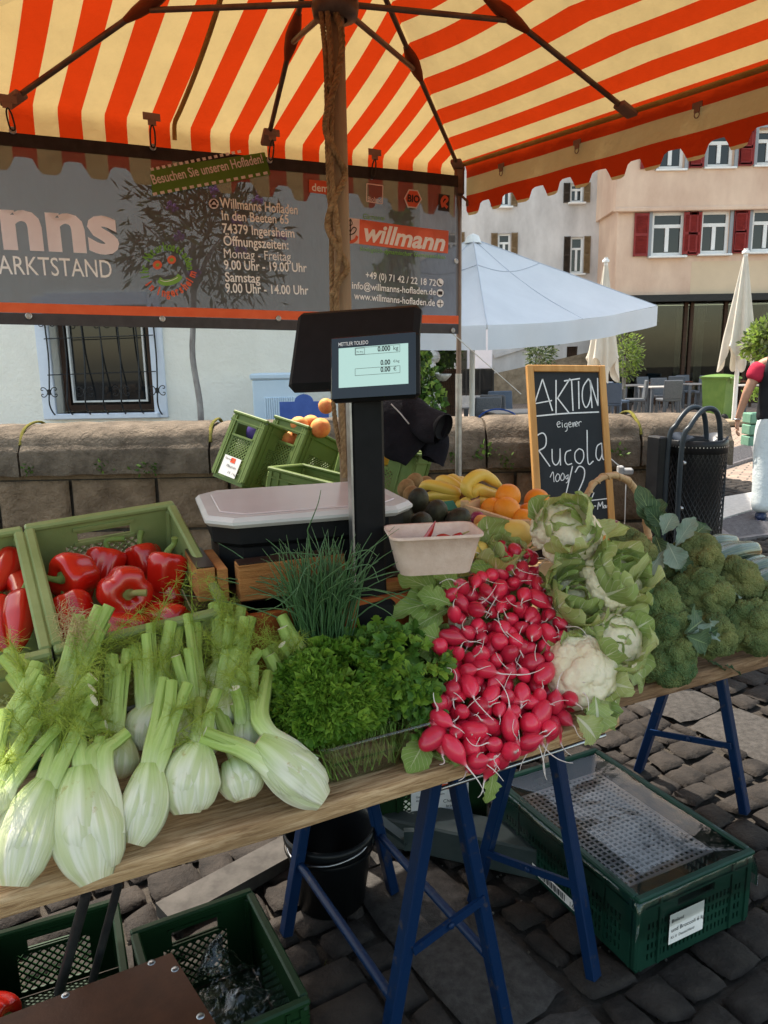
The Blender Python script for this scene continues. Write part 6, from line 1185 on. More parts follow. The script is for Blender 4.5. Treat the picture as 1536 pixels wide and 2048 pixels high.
FN=[('plump white fennel bulb at the front left corner with one long green stalk',(26,1772,.012),(96,1570,.045),[(172,1413,.06),(150,1470,.05),(118,1452,.035)],.049,3),
 ('largest fennel bulb in the front row, its round cut base facing us',(198,1760,.012),(164,1542,.045),[(200,1474,.05),(256,1464,.05),(150,1440,.02)],.061,2),
 ('slim fennel bulb third from the left in the front row, three long stalks',(264,1688,.010),(302,1532,.042),[(328,1356,.06),(344,1362,.065),(376,1368,.06)],.043,2),
 ('round fennel bulb fourth from the left in the front row on the board',(378,1628,.010),(396,1492,.04),[(436,1380,.05),(400,1400,.02)],.054,2),
 ('fennel bulb lying sideways at the right end of the front row',(650,1594,.02),(516,1492,.045),[(410,1462,.06),(399,1477,.05),(507,1392,.03),(537,1346,.03)],.055,2),
 ('white fennel bulb half hidden beneath the sideways one',(495,1597,.0),(462,1520,.01),[(420,1380,.0),(440,1420,.0)],.045,1),
 ('fennel bulb cut off by the left edge with pale stalks leaning right',(-40,1640,.02),(-5,1560,.04),[(75,1440,.05),(118,1453,.05),(12,1420,.05)],.05,2),
 ('fennel at the far left behind the front row, stalks leaning left',(130,1500,-.02),(80,1420,.02),[(18,1298,.03),(4,1312,.04),(40,1345,.04)],.048,3),
 ('fennel behind the front left bulb, three stalks standing close together',(0,1520,-.02),(28,1455,.03),[(75,1326,.05),(79,1342,.06),(92,1353,.065)],.048,3),
 ('fennel with three white cut stalk ends turned to us',(70,1490,-.02),(110,1445,.02),[(187,1353,.06),(184,1376,.065),(188,1400,.07)],.046,3),
 ('fennel at the back under the left pepper crate corner, long stalks crossing the rim',(100,1470,-.03),(140,1380,.0),[(198,1212,.05),(219,1212,.05),(159,1230,.04)],.048,4),
 ('fennel in the back row directly below the bell peppers',(300,1500,-.03),(310,1410,.0),[(301,1248,.03),(292,1268,.04),(342,1244,.03),(270,1290,.02)],.05,5),
 ('fennel in the middle row with broad pale stalks',(400,1520,-.03),(392,1425,.0),[(374,1230,.02),(351,1312,.05),(376,1296,.05)],.05,4),
 ('fennel in the back row before the right corner of the pepper crate',(450,1420,-.04),(450,1330,-.01),[(437,1207,.02),(455,1207,.02),(483,1212,.02)],.048,4),
 ('fennel in the back row whose two pale stalks lean right before the wooden box',(430,1460,-.03),(440,1380,.0),[(460,1239,.04),(489,1235,.04),(520,1300,.03)],.048,4),
 ('fennel in the middle row behind the sideways bulb',(500,1520,-.03),(492,1440,.01),[(483,1335,.04),(506,1330,.045),(469,1376,.06)],.05,4),
 ('fennel at the right end of the back row leaning on the chives',(640,1400,-.04),(605,1345,.0),[(565,1255,.04),(563,1232,.03),(564,1289,.05)],.046,2),
 ('fennel of which short stubs show left of the curly parsley',(590,1460,-.03),(560,1390,.0),[(528,1298,.03),(540,1310,.04),(545,1290,.02)],.046,4),
 ('fennel between the front bulbs, mostly fronds showing',(220,1560,-.03),(235,1470,.0),[(240,1330,.03),(255,1300,.02),(225,1320,.03)],.05,6)]
rq=np.random.default_rng(9)
for i,(lab,b,s,tips,w,fr) in enumerate(FN):
    if i>6: tips=list(tips)+[(tips[j%len(tips)][0]+rq.uniform(-32,32),tips[j%len(tips)][1]+rq.uniform(0,55),tips[0][2]-rq.uniform(.01,.03)) for j in range(3)]
    fennel(lab,H(*b),H(*s),[H(*q) for q in tips],w*(.84 if i<7 and i!=5 else .9),i+1,None,fr)
# ================================================================ peppers
M_pep=uvmat('pepper_skin',[(0,(.42,.008,.004)),(.6,(.5,.012,.005)),(.93,(.45,.012,.004)),(1,(.3,.05,.01))],1,None,rough=.22,spec=.55,coat=.25,noise=(9,.7),rnd=.12)
M_pst=mat('pepper_stem',(.09,.16,.03),(.2,.26,.07),18,rough=.6,bump=.001,bsc=80); M_pst2=mat('dry_stem',(.35,.25,.12),(.2,.2,.05),14,rough=.7)
def pepper(lab,c,stem,r=.047,h=.085,seed=0,stm=None,lob=3,parent=None):
    q=np.random.default_rng(seed); t=thing('bell_pepper',lab,'pepper',c,group='red bell peppers in the crate'); M=look(np.zeros(3),stem,(.3,.2,1)); k=MB(); ph=q.uniform(0,6.28)
    prof=[(.002,-.5),(.25,-.47),(.55,-.46),(.78,-.38),(.9,-.2),(.98,.05),(1.02,.25),(.95,.40),(.78,.48),(.5,.49),(.3,.44),(.14,.37),(.0,.34)]
    prof=[(a*r,b*h) for a,b in bez(prof,30)]; prof[0]=(0,prof[0][1]); prof[-1]=(0,prof[-1][1])
    rad=lambda a,f:1-.19*(.5-.5*np.cos(lob*a+ph))**3*(1-.3*f)+.05*np.sin(a+ph)+.03*np.sin(2*a+seed)
    k.lathe(prof,48,0,M,True,rad); V,u=k.V[0]; V+=wav(V,34,seed)[:,None]*.0042; k.build('body',M_pep,t)
    k=MB(); P=np.array([[0,0,.34*h],[.002,0,.5*h],[.005*q.normal(),.004,.5*h+.018],[.01*q.normal(),.008,.5*h+.03]]); k.tube(bez(P,10),np.interp(np.linspace(0,1,10),[0,.25,.5,1],[.012,.008,.0055,.007]),10,M=M); k.lathe([(.017,.38*h),(.014,.40*h),(.006,.43*h)],14,0,M); k.build('stem',stm or M_pst,t); return t
CA=np.array(TM(c1,CR_ROT)); 
def incrate(px,py,z,M=CA): return plane_hit(px,py,(M@[0,0,z,1])[:3],M[:3,2])
cv=lambda p:nrm(CAM-p)
for i,(lab,px,py,z,st,r,h,sm) in enumerate([
 ('bell pepper on the left with its dark green stem facing us',150,1152,.135,(-.55,-1,.1),.046,.085,None),('biggest bell pepper, front middle, with a pale dry stem on its right',248,1182,.15,(.75,-1,.15),.05,.095,M_pst2),
 ('bell pepper on the right standing upright, orange on one side',328,1150,.125,(.2,.3,1),.043,.1,None),('bell pepper behind, between the left and the big one',208,1135,.09,(.2,.5,1),.046,.08,None),
 ('bell pepper at the back beside the crate wall',290,1125,.09,(-.3,.4,1),.042,.08,None),('bell pepper lying lengthwise at the front rim',245,1252,.12,(-1,.1,.1),.036,.11,None),
 ('red and green striped bell pepper at the front right',330,1238,.11,(1,-.4,-.1),.036,.1,M_pst),('dark red bell pepper low on the left behind the fennel',145,1235,.10,(-.5,.5,.7),.044,.085,None),('shaded bell pepper low under the upright one',318,1200,.08,(.6,.2,.3),.042,.085,None),('bell pepper hidden low in the back left corner',150,1180,.06,(0,.4,1),.042,.08,None)]):
    pepper(lab,incrate(px,py,z),np.array(st,float),r,h,i+3,sm,3+i%2)
CB=np.array(TM(c0,CR_ROT))
def pointed(lab,c,ax,L_,r,seed):
    t=thing('pointed_pepper',lab,'pepper',c,group='pointed red peppers at the left edge'); k=MB(); ax=nrm(ax); x=np.linspace(0,1,22); S=np.cross(ax,(0,0,1)); P=np.array([ax*L_*(v-.5)+S*.012*math.sin(v*3+seed) for v in x]); k.tube(P,r*np.interp(x,[0,.04,.12,.4,.75,.95,1],[.2,.7,.95,1,.62,.25,.06]),24,lobes=lambda a:1-.1*np.cos(2*a+seed)**2+.04*np.sin(3*a)); V,u=k.V[0]; V+=wav(V,45,seed)[:,None]*.003; k.build('body',M_pep,t)
    k=MB(); k.tube(bez([P[0],P[0]-ax*.012,P[0]-ax*.03+[.004,0,.004]],7),[.012,.009,.006,.005,.005,.005,.006],8); k.build('stem',M_pst,t)
for i,(lab,px,py,z,ax) in enumerate([('pointed pepper with a wrinkled orange side, nearest us',38,1245,.135,(.05,-.5,-.35)),('pointed pepper behind, tip towards the crate corner',28,1175,.12,(.3,-.6,-.1)),('dark pointed pepper at the very left edge',0,1150,.13,(.1,-.6,-.3)),('orange-brown pointed pepper at the back',5,1110,.11,(.3,-.4,.1)),('pointed pepper low under the wrinkled one',8,1250,.10,(.3,-.4,-.4))]): pointed(lab,incrate(px,py,z,CB),np.array(ax),.14,.031,i+2)
pepper('red pepper in the dark green crate under the fennel board',np.array([-.85,1.34,.17]),np.array([1,-.3,.1]),.045,.12,77).__setitem__('group','peppers under the board')
# ================================================================ herbs
M_ch1=uvmat('chive_blade',[(0,(.07,.15,.045)),(.5,(.06,.145,.05)),(1,(.10,.19,.07))],1,None,rough=.45,tl=.15,noise=(20,.5))
cb_=heap(650,1300,-.02); t=thing('chives','loose bunch of tall dark green chives with bent tips before the scale','chives',cb_); k=MB(); r=np.random.default_rng(12)
RTh=np.r_[TA,0]
for i in range(250):
    b=RTh*r.uniform(-.042,.042)+np.array([TN[0],TN[1],0])*r.uniform(-.02,.04); tilt=r.normal(size=2)*.11; L_=r.uniform(.15,.235)*(1-.2*abs(tilt[0])); d=nrm(RTh*(b@RTh*3.2+tilt[0])+np.array([TN[0],TN[1],0])*tilt[1]+[0,0,1.]); bend=r.normal()*.35 if r.random()<.7 else r.normal()*1.4; s=nrm(np.cross(d,r.normal(size=3))); x=np.linspace(0,1,9); P=b+d*(x*L_)[:,None]+s*(bend*L_*.5*x**2.6)[:,None]; 
    if r.random()<.22: P[:,2]-=L_*.5*np.clip(x-.55,0,1)**2*3; P+=nrm(np.r_[s[:2],0])*(np.clip(x-.55,0,1)*.12)[:,None]
    k.tube(P,np.interp(x,[0,.7,1],[.0017,.0015,.0004]),5,cap=False)
for (a,b,c) in [((640,1120),(610,1140),(590,1195)),((690,1140),(740,1130),(758,1165)),((700,1110),(735,1100),(755,1112)),((640,1110),(575,1105),(540,1110)),((615,1060),(635,1010),(642,980)),((700,1190),(760,1215),(790,1235)),((600,1170),(560,1210),(515,1225))]:
    P=bez([atd(*a,1.36)-cb_,atd(*b,1.34)-cb_,atd(*c,1.33)-cb_],12); P=np.vstack([np.linspace([0,0,.03],P[0],6)[:-1],P]); k.tube(P,np.linspace(.0016,.0005,len(P)),5,cap=False)
k.build('blades',M_ch1,t)
M_par=[mat('parsley_leaf',(.065,.16,.014),(.15,.27,.028),18,rough=.5,tl=.25),mat('parsley_leaf_light',(.14,.27,.025),(.24,.38,.045),18,rough=.5,tl=.3)]
M_pstm=mat('parsley_stem',(.14,.25,.04),(.22,.34,.07),20,rough=.5,tl=.15)
pc=heap(655,1412,.012,m=.8); t=thing('curly_parsley','dense bunch of curly parsley in front of the chives','parsley',pc); k=MB(); r=np.random.default_rng(21)
def rosettes(k,C,Nn,size,n_r,seed,mts,curl=1.):
    r=np.random.default_rng(seed); m=12; a=np.arange(m)/m*2*np.pi
    for c,nn,s in zip(C,Nn,size):
        f=look(c,nn,r.normal(size=3)); ph=r.uniform(0,6.28,3); ring=[]
        for q,(rr,hh,am) in enumerate(((.0,.0,0),(.5,.2,.3),(1.,.42,.8))):
            if q==0: ring.append(np.zeros((1,3))); continue
            rad=s*rr*(1+.18*np.sin(a*3+ph[0])); z=s*(hh+am*curl*np.sin(a*6+ph[1])*(.75+.25*np.sin(a*2+ph[2]))); ring.append(np.stack([rad*np.cos(a),rad*np.sin(a),z],1))
        V=np.concatenate(ring); i=np.arange(m);j=(i+1)%m; k.add(V,[np.stack([np.zeros(m,int),1+i,1+j],1),np.stack([1+i,1+m+i,1+m+j,1+j],1)],mts[r.integers(0,len(mts))],None,f,False)
def domepts(n,rad,seed,up=.15,clump=28):
    r=np.random.default_rng(seed); C=r.normal(size=(clump,3)); C[:,2]=np.abs(C[:,2])*.9+up*0-.15; C[:,:]/=np.linalg.norm(C,axis=1)[:,None]; D=C[r.integers(0,clump,n)]+r.normal(size=(n,3))*.26; D/=np.linalg.norm(D,axis=1)[:,None]; h=np.max(D@C.T,axis=1); return D*rad*(.62+.40*np.clip((h-.8)/.2,0,1)*r.uniform(.8,1.12,n))[:,None],D
P,D=domepts(1500,np.array([.096,.098,.098]),3); rosettes(k,P+np.array([0,0,.01]),D+r.normal(size=D.shape)*.5,r.uniform(.010,.0165,len(P)),0,5,[0,0,1],1.)
k.ball((0,0,.0),(.072,.072,.072),20,14,0); k.build('leaves',M_par,t); k=MB(); 
for i in range(26):
    p=r.normal(size=3)*[.028,.02,.01]; q=p+np.array([.02+r.normal()*.02,-.035,-.085+r.normal()*.012]); k.tube(bez([p+[0,-.05,0],p*.5+q*.5+[0,-.02,0],q],6),.0018,5)
k.build('stems',M_pstm,t)
def parsley_leaf(k,base,ax,nor,s,mt,seed):
    r=np.random.default_rng(seed); ax=nrm(ax); nor=nrm(nor-ax*(nor@ax)); sd=np.cross(nor,ax)
    for (ang,off,sc) in((0,.45,1.),(.95,.32,.8),(-.95,.32,.8)):
        d=ax*math.cos(ang)+sd*math.sin(ang); e=np.cross(nor,d); o=base+ax*s*off*.7
        pts=[(0,.0),(.25,.32),(.32,.22),(.55,.46),(.62,.27),(.85,.22),(1.0,.0),(.85,-.22),(.62,-.27),(.55,-.46),(.32,-.22),(.25,-.32)]; V=[o+d*(x*s*.62*sc)+e*(y*s*.62*sc)+nor*(s*(.10*abs(y)*2-.12*x*x)) for x,y in pts]
        V=np.array(V); c=V.mean(0,keepdims=True)-nor*s*.03; n=len(pts); i=np.arange(n); k.add(np.vstack([V,c]),np.stack([i,(i+1)%n,np.full(n,n)],1),mt)
fc=heap(790,1345,.0,m=.8); t=thing('flat_parsley','bunch of flat-leaved parsley between the curly parsley and the radishes','parsley',fc); k=MB(); s=MB(); r=np.random.default_rng(33)
P,D=domepts(520,np.array([.095,.08,.085]),7,clump=40)
for i in range(len(P)):
    ax=nrm(D[i]+r.normal(size=3)*.7-[0,0,.25]); nor=nrm(D[i]+r.normal(size=3)*.5+[0,0,.4]); parsley_leaf(k,P[i],ax,nor,r.uniform(.03,.045),int(r.integers(0,2)),i)
    if i%3==0: s.tube(bez([P[i],P[i]*.5+[0,0,-.01],np.array([0,.0,-.08])+r.normal(size=3)*.015],7),.0011,4,cap=False)
for i in range(24): px,py=r.uniform(825,868),r.uniform(1420,1470); parsley_leaf(k,heap(px,py,.02)-fc,r.normal(size=3)+[0,-.5,-.2],HN+r.normal(size=3)*.4,.034,0,900+i)
k.ball((0,.01,-.01),(.06,.055,.055),18,12,0); k.build('leaves',[mat('flat_parsley_leaf',(.05,.135,.018),(.11,.21,.032),18,rough=.42,tl=.2),M_par[1]],t); s.build('stems',M_pstm,t)
# clear plastic tub holding the parsley
M_tub=bpy.data.materials.new('clear_tub_plastic'); M_tub.use_nodes=True; N,L,B=nodes(M_tub); gl=N.new('ShaderNodeBsdfGlossy'); gl.inputs['Roughness'].default_value=.1; tp=N.new('ShaderNodeBsdfTransparent'); tp.inputs[0].default_value=(.8,.86,.8,1); lw=N.new('ShaderNodeLayerWeight'); lw.inputs[0].default_value=.32; s_=N.new('ShaderNodeMixShader'); L.new(lw.outputs[1],s_.inputs[0]); L.new(tp.outputs[0],s_.inputs[1]); L.new(gl.outputs[0],s_.inputs[2]); L.new(s_.outputs[0],N['Material Output'].inputs[0])
tb0=(heap(655,1540,0)+heap(855,1490,0))/2; tc_=np.r_[E0+TA*((tb0[:2]-E0)@TA)+TN*.115,TZ+.003]
def rrect(W,D_,r_,n=6): return np.array([(sx*(W/2-r_)+r_*math.cos(a),sy*(D_/2-r_)+r_*math.sin(a)) for sx,sy,a0 in((1,1,0),(-1,1,90),(-1,-1,180),(1,-1,270)) for a in[R(a0+90*i/n) for i in range(n+1)]])
def tub(lab,cat,nm,c,yaw,W,D_,Hh,tap,mt,rim=.006,wall=.002,part='shell'):
    t=thing(nm,lab,cat,c,(0,0,yaw)); k=MB(); rings=[]
    for (z,ins,o) in((0,tap,0),(Hh*.5,tap*.5,0),(Hh,0,0),(Hh+.002,0,rim),(Hh-.004,0,rim)): p=rrect(W-2*ins+2*o,D_-2*ins+2*o,.022); rings.append(np.c_[p,np.full(len(p),z)])
    n=len(rings[0]); V=np.concatenate(rings); i=np.arange(n);j=(i+1)%n; k.add(V,np.concatenate([np.stack([q*n+i,q*n+j,q*n+n+j,q*n+n+i],1) for q in range(len(rings)-1)]),0,None,None,True); k.add(rings[0][::-1],[np.array([np.arange(n)])]); 
    k.build(part,mt,t); return t
tub('clear plastic tub with the parsley stems standing in it','tub','plastic_tub',tc_,TYAW,.22,.17,.075,.012,M_tub)
k=MB(); r=np.random.default_rng(8)
for i in range(150): p=np.array([r.uniform(-.095,.095),r.uniform(-.075,.0),.005]); q=p+np.array([r.normal()*.02,.02+r.normal()*.01,.06]); k.tube(bez([p,(p+q)/2+r.normal(size=3)*.005,q],5),.0017,5)
o=k.build('parsley_stalks',M_pstm,None,tc_,(0,0,TYAW)); tag(o,'cut parsley stalks standing in the clear tub','stalks')
# ================================================================ radishes
M_rad=uvmat('radish_skin',[(0,(.58,.018,.05)),(.72,(.65,.025,.065)),(.87,(.66,.10,.13)),(.93,(.7,.45,.45)),(1,(.78,.72,.66))],1,None,rough=.3,spec=.5,sss=.08,noise=(26,.22),rnd=.24,coat=.15)
M_rt=mat('radish_root',(.72,.62,.56),(.8,.74,.68),40,rough=.6); 
def radmesh(seed):
    r=np.random.default_rng(seed); R0=1.; el=r.choice([1.,1.05,1.15,1.3,1.6]); k=MB(); prof=[(0,-1*el),(.25,-.97*el),(.6,-.8*el),(.9,-.4*el),(1,.05*el),(.9,.48*el),(.62,.82*el),(.33,1.05*el),(.16,1.25*el),(.075,1.5*el)]
    prof=[(a,b) for a,b in bez(prof,22)]; prof[0]=(0,prof[0][1]); k.lathe(prof,20,0,None,True,lambda a,f:1+.03*np.sin(2*a+seed)+.02*np.sin(3*a))
    z=prof[-1][1]-.02; s=r.normal(size=2); s/=np.linalg.norm(s); L_=r.uniform(1.8,5.); x=np.linspace(0,1,14); b=r.uniform(-1,1)*L_*.5; b2=r.uniform(-.5,.5)*L_*.4; c=np.array([-s[1],s[0]]); P=np.stack([s[0]*b*x**1.7+c[0]*b2*np.sin(x*3),s[1]*b*x**1.7+c[1]*b2*np.sin(x*3),z+L_*x*(1-.25*x)],1); k.tube(P,np.interp(x,[0,.1,.35,1],[.09,.075,.06,.03]),6,1,cap=False)
    o=k.build('radish',[M_rad,M_rt]); me=o.data; bpy.data.objects.remove(o); return me
RM=[radmesh(i) for i in range(16)]
from itertools import count
poly=np.array([(895,1185),(985,1140),(1000,1095),(1060,1100),(1085,1180),(1140,1235),(1155,1330),(1140,1400),(1118,1450),(1040,1500),(960,1535),(892,1508),(858,1478),(878,1380),(878,1290),(905,1240)],float)
def inside(p,poly=poly):
    x,y=p;c=False;n=len(poly)
    for i in range(n):
        (x1,y1),(x2,y2)=poly[i],poly[(i+1)%n]
        if (y1>y)!=(y2>y) and x<(x2-x1)*(y-y1)/(y2-y1)+x1: c=not c
    return c
r=np.random.default_rng(5); pts=[]
def rheap(px,py,l): return heap(px,py,l,m=1.0,b0=.0,z0=.79)
for layer,(sp,lift) in enumerate(((30,.024),(31,.004),(36,-.016))):
    L2=[]
    for _ in range(5000):
        p=r.uniform([830,1080],[1165,1545])
        if inside(p) and all((p[0]-q[0])**2+(p[1]-q[1])**2>(sp*(.82+.18*((p[1]-1100)/400)))**2 for q in L2): L2.append(p)
    pts+= [(p[0],p[1],lift+r.uniform(-.008,.008)) for p in L2]
seeds=[(925,1200),(1030,1140),(1010,1220),(1095,1260),(915,1300),(1000,1330),(1095,1350),(900,1420),(985,1430),(1075,1440),(880,1490),(960,1500)]
rlabs=['radish bunch at the upper left beside its broad green leaves','topmost radish bunch reaching up to the cauliflower','radish bunch under the topmost one','radish bunch at the upper right next to the cauliflower curd','radish bunch at the left beside the flat parsley','radish bunch in the very middle of the heap','radish bunch at the right side of the heap','radish bunch lower left above the single round leaf','radish bunch in the lower middle of the heap','radish bunch at the lower right edge of the heap','radish bunch at the bottom left hanging over the board edge','radish bunch at the bottom middle with roots over the board edge']
groups=[[] for _ in seeds]
for p in pts: groups[int(np.argmin([(p[0]-a)**2+(p[1]-b)**2 for a,b in seeds]))].append(p)
M_rl=leafmat('radish_leaf',(.22,.33,.07),(.33,.44,.12),(.55,.6,.3),.04,.55,.5,.3)
radb=[]
for gi,(g_,sd_) in enumerate(zip(groups,seeds)):
    c=rheap(*sd_,0.); t=thing('radish_bunch',rlabs[gi],'radishes',c,group='bunches of red radishes'); radb.append((t,c))
    for (px,py,l) in g_:
        P=rheap(px,py,l); s=r.uniform(.0125,.0192)*(.88+.2*(py-1100)/400); d=nrm(nrm(CAM-P)*r.uniform(.1,1.)+r.normal(size=3)*.65+np.array([.1,-.2,-.25])); M=look(P-c,d,r.normal(size=3)); M[:3,:3]*=s; o=bpy.data.objects.new('radish',RM[int(r.integers(0,len(RM)))]); link(o,t); o.matrix_local=Matrix(M)
    k=MB(); 
    for q in range(16): D=r.normal(size=3); P=rheap(sd_[0]+r.uniform(-45,45),sd_[1]+r.uniform(-45,45),-.05)-c; leaf(k,P,D+[0,0,.3],HN+r.normal(size=3)*.6,r.uniform(.05,.08),.035,.6,.2,.1,gi*50+q,0,.25)
    if gi in(0,1,4):
        LV={0:[((905,1200),(815,1150),.03,.13,.06),((900,1190),(850,1120),.03,.12,.055),((910,1200),(805,1210),.02,.13,.06),((915,1195),(880,1130),.045,.1,.05),((900,1215),(830,1250),.01,.12,.05),((905,1210),(850,1185),.05,.11,.05),((895,1220),(835,1160),.0,.12,.055)],1:[((1010,1150),(965,1110),.01,.09,.045),((1000,1160),(950,1130),.02,.09,.045)],4:[((900,1290),(850,1265),.02,.1,.05),((890,1300),(850,1300),.0,.1,.05)]}[gi]
        for q,(a,b,l,L_,W) in enumerate(LV): A=rheap(*a,l-.01);Bq=rheap(*b,l+.01); leaf(k,A-c,Bq-A,HN+.4*nrm(CAM-A),np.linalg.norm(Bq-A)*1.15,W,.35+.15*(q%3),.35,.10,gi*9+q,0,.22,nu=24,nv=13)
    if gi==7: A=rheap(855,1470,.0);Bq=rheap(825,1530,.0); leaf(k,A-c,Bq-A,HN,np.linalg.norm(Bq-A)*1.2,.06,.5,.3,.05,3,0,.1)
    k.build('leaves',M_rl,t)
# ================================================================ cauliflowers and broccoli
def lumpy(sub,nl,seed,amp,rl,zmin=-1,sq=(1,1,1),n2=0,amp2=0):
    V,F=ico(sub); r=np.random.default_rng(seed); C=r.normal(size=(nl,3)); C[:,2]=np.abs(C[:,2])*.9-.2 if zmin>-1 else C[:,2]; C/=np.linalg.norm(C,axis=1)[:,None]; h=np.full(len(V),0.)
    rr=rl*r.uniform(.75,1.25,nl); d2=2-2*(V@C.T); h=np.max(np.sqrt(np.clip(rr**2-d2,0,None))/rl,axis=1)
    P=V*(1+amp*(h-.5))[:,None]
    if n2: C2=r.normal(size=(n2,3)); C2/=np.linalg.norm(C2,axis=1)[:,None]; r2=rl*.33; d2=2-2*(V@C2.T); h2=np.max(np.sqrt(np.clip(r2**2-d2,0,None))/r2,axis=1); P=P+V*(amp2*h2)[:,None]
    return P*np.array(sq),F
M_curd=mat('cauliflower_curd',(.70,.58,.36),(.82,.73,.53),7,rough=.75,bump=.0022,bsc=230,sss=.1,fac=(.3,.6))
M_cl=leafmat('cauliflower_leaf',(.40,.48,.15),(.56,.60,.27),(.74,.74,.52),.12,.4,.5,.4,16); M_cl2=leafmat('cauliflower_leaf_dark',(.26,.36,.10),(.40,.49,.17),(.7,.72,.5),.09,.4,.45,.28,9)
def cauli(lab,px,py,lift,r_,face,seed,leaves,m=.9):
    c=heap(px,py,lift,m=m); t=thing('cauliflower',lab,'cauliflower',c,group='cauliflowers in their leaves'); face=nrm(face); M=look(np.zeros(3),face,(.2,.1,1)); k=MB(); P,F=lumpy(5,70,seed,.22,.36,-.9,(1,1,.8),260,.05); k.add(P*r_,F,0,None,M,True); k.build('curd',M_curd,t); k=MB(); q=np.random.default_rng(seed)
    for i,(ang,L_,W,cv_,tilt) in enumerate(leaves):
        d=M[:3,0]*math.cos(ang)+M[:3,1]*math.sin(ang); base=d*r_*.35-M[:3,2]*r_*.85; ax=nrm(d*tilt+M[:3,2]*(1-tilt*.35)); leaf(k,base,ax,-d*.9+M[:3,2]*.25,L_,W,-cv_,.5,.15,seed*17+i,int(i%2),.12,nu=24,nv=15,wmax=.6,tipw=.5)
    k.build('leaves',[M_cl,M_cl2],t); k=MB(); k.tube([-M[:3,2]*r_*.6,-M[:3,2]*r_*1.25],[r_*.42,r_*.34],14); k.build('stalk',M_fc,t); return t
def ring(n,L_,W,c,t,seed,a0=0,a1=6.28): q=np.random.default_rng(seed); return [(a0+(a1-a0)*i/n+q.normal()*.15,L_*q.uniform(.7,1.25),W*q.uniform(.7,1.25),c*q.uniform(.3,1.5),t*q.uniform(.8,1.2)) for i in range(n)]
rg2=lambda *a:ring(*a)+ring(7,a[1]*.82,a[2]*.85,a[3]*1.3,.28,a[5]+50)
cauli('topmost cauliflower before the basket handle, curd yellowish',1130,1066,.11,.068,(-.15,-.75,.75),1,rg2(10,.135,.095,.75,.5,1))
cauli('cauliflower half hidden behind the top of the radish heap',1000,1128,-.01,.052,(-.1,-.6,.8),2,rg2(8,.115,.085,.6,.55,2))
cauli('cauliflower on the right with its white curd turned to the broccoli',1218,1165,.085,.068,(.55,-.6,.6),3,rg2(12,.14,.095,.7,.5,3))
cauli('cauliflower between the radishes and the right-hand cauliflower',1145,1215,.03,.058,(.1,-.75,.6),4,rg2(10,.13,.09,.7,.55,4))
cauli('lowest cauliflower at the board end with a bare bumpy curd',1160,1345,.03,.066,(-.1,-.9,.45),5,ring(8,.115,.075,.15,.75,5))
cauli('cauliflower with frilly yellow-green leaves above the board corner',1222,1285,.045,.06,(.25,-.75,.6),6,rg2(11,.12,.085,.5,.6,6))
k=MB(); c=heap(1200,1400,.03)
for i,(a,b,L_,W) in enumerate([((1180,1360),(1240,1400),.1,.07),((1190,1390),(1200,1450),.09,.06),((1230,1320),(1290,1345),.11,.08),((1240,1250),(1285,1335),.11,.07),((1150,1430),(1195,1470),.09,.06),((1260,1180),(1310,1200),.09,.06),((1180,1040),(1222,1075),.1,.08)]):
    A=heap(*a,.05);Bq=heap(*b,.045); leaf(k,A-c,Bq-A,HN+.5*nrm(CAM-A),np.linalg.norm(Bq-A)*1.25,W,.6,.4,.14,40+i,i%2,.16,nu=24,nv=15,tipw=.6)
tag(k.build('cauliflower_leaves',[M_cl,M_cl2],None,c),'loose frilly cauliflower leaves hanging at the board end','leaves')
def brocmat():
    m=bpy.data.materials.new('broccoli_head'); m.use_nodes=True; N,L,B=nodes(m); tc=N.new('ShaderNodeTexCoord'); v=N.new('ShaderNodeTexVoronoi'); v.inputs['Scale'].default_value=300; L.new(tc.outputs['Object'],v.inputs['Vector']); v2=N.new('ShaderNodeTexNoise'); v2.inputs['Scale'].default_value=14; v2.inputs['Detail'].default_value=6; L.new(tc.outputs['Object'],v2.inputs[0])
    r=N.new('ShaderNodeValToRGB'); r.color_ramp.elements[0].position=.35; r.color_ramp.elements[0].color=(.07,.115,.045,1); r.color_ramp.elements[1].position=.68; r.color_ramp.elements[1].color=(.22,.245,.085,1); L.new(v2.outputs[0],r.inputs[0]); oi=N.new('ShaderNodeObjectInfo'); hs=N.new('ShaderNodeHueSaturation'); mr=N.new('ShaderNodeMapRange'); mr.inputs[3].default_value=.47; mr.inputs[4].default_value=.525; L.new(oi.outputs['Random'],mr.inputs[0]); L.new(mr.outputs[0],hs.inputs['Hue']); L.new(r.outputs[0],hs.inputs['Color']); L.new(hs.outputs[0],B.inputs['Base Color']); B.inputs['Roughness'].default_value=.85; B.inputs['Specular IOR Level'].default_value=.12
    bp=N.new('ShaderNodeBump'); bp.inputs['Distance'].default_value=.0035; bp.invert=True; L.new(v.outputs['Distance'],bp.inputs['Height']); L.new(bp.outputs[0],B.inputs['Normal']); return m
M_br=brocmat(); M_br2=mat('broccoli_buds',(.13,.17,.07),(.30,.31,.12),16,rough=.9,spec=.1); M_brs=mat('broccoli_stem',(.16,.25,.08),(.24,.32,.12),9,rough=.5)
M_bl=leafmat('broccoli_leaf',(.05,.10,.045),(.11,.17,.09),(.25,.34,.15),.04,.6,.5,.2); M_blp=leafmat('broccoli_leaf_pale',(.20,.28,.22),(.32,.4,.32),(.4,.48,.36),.04,.4,.4,.2)
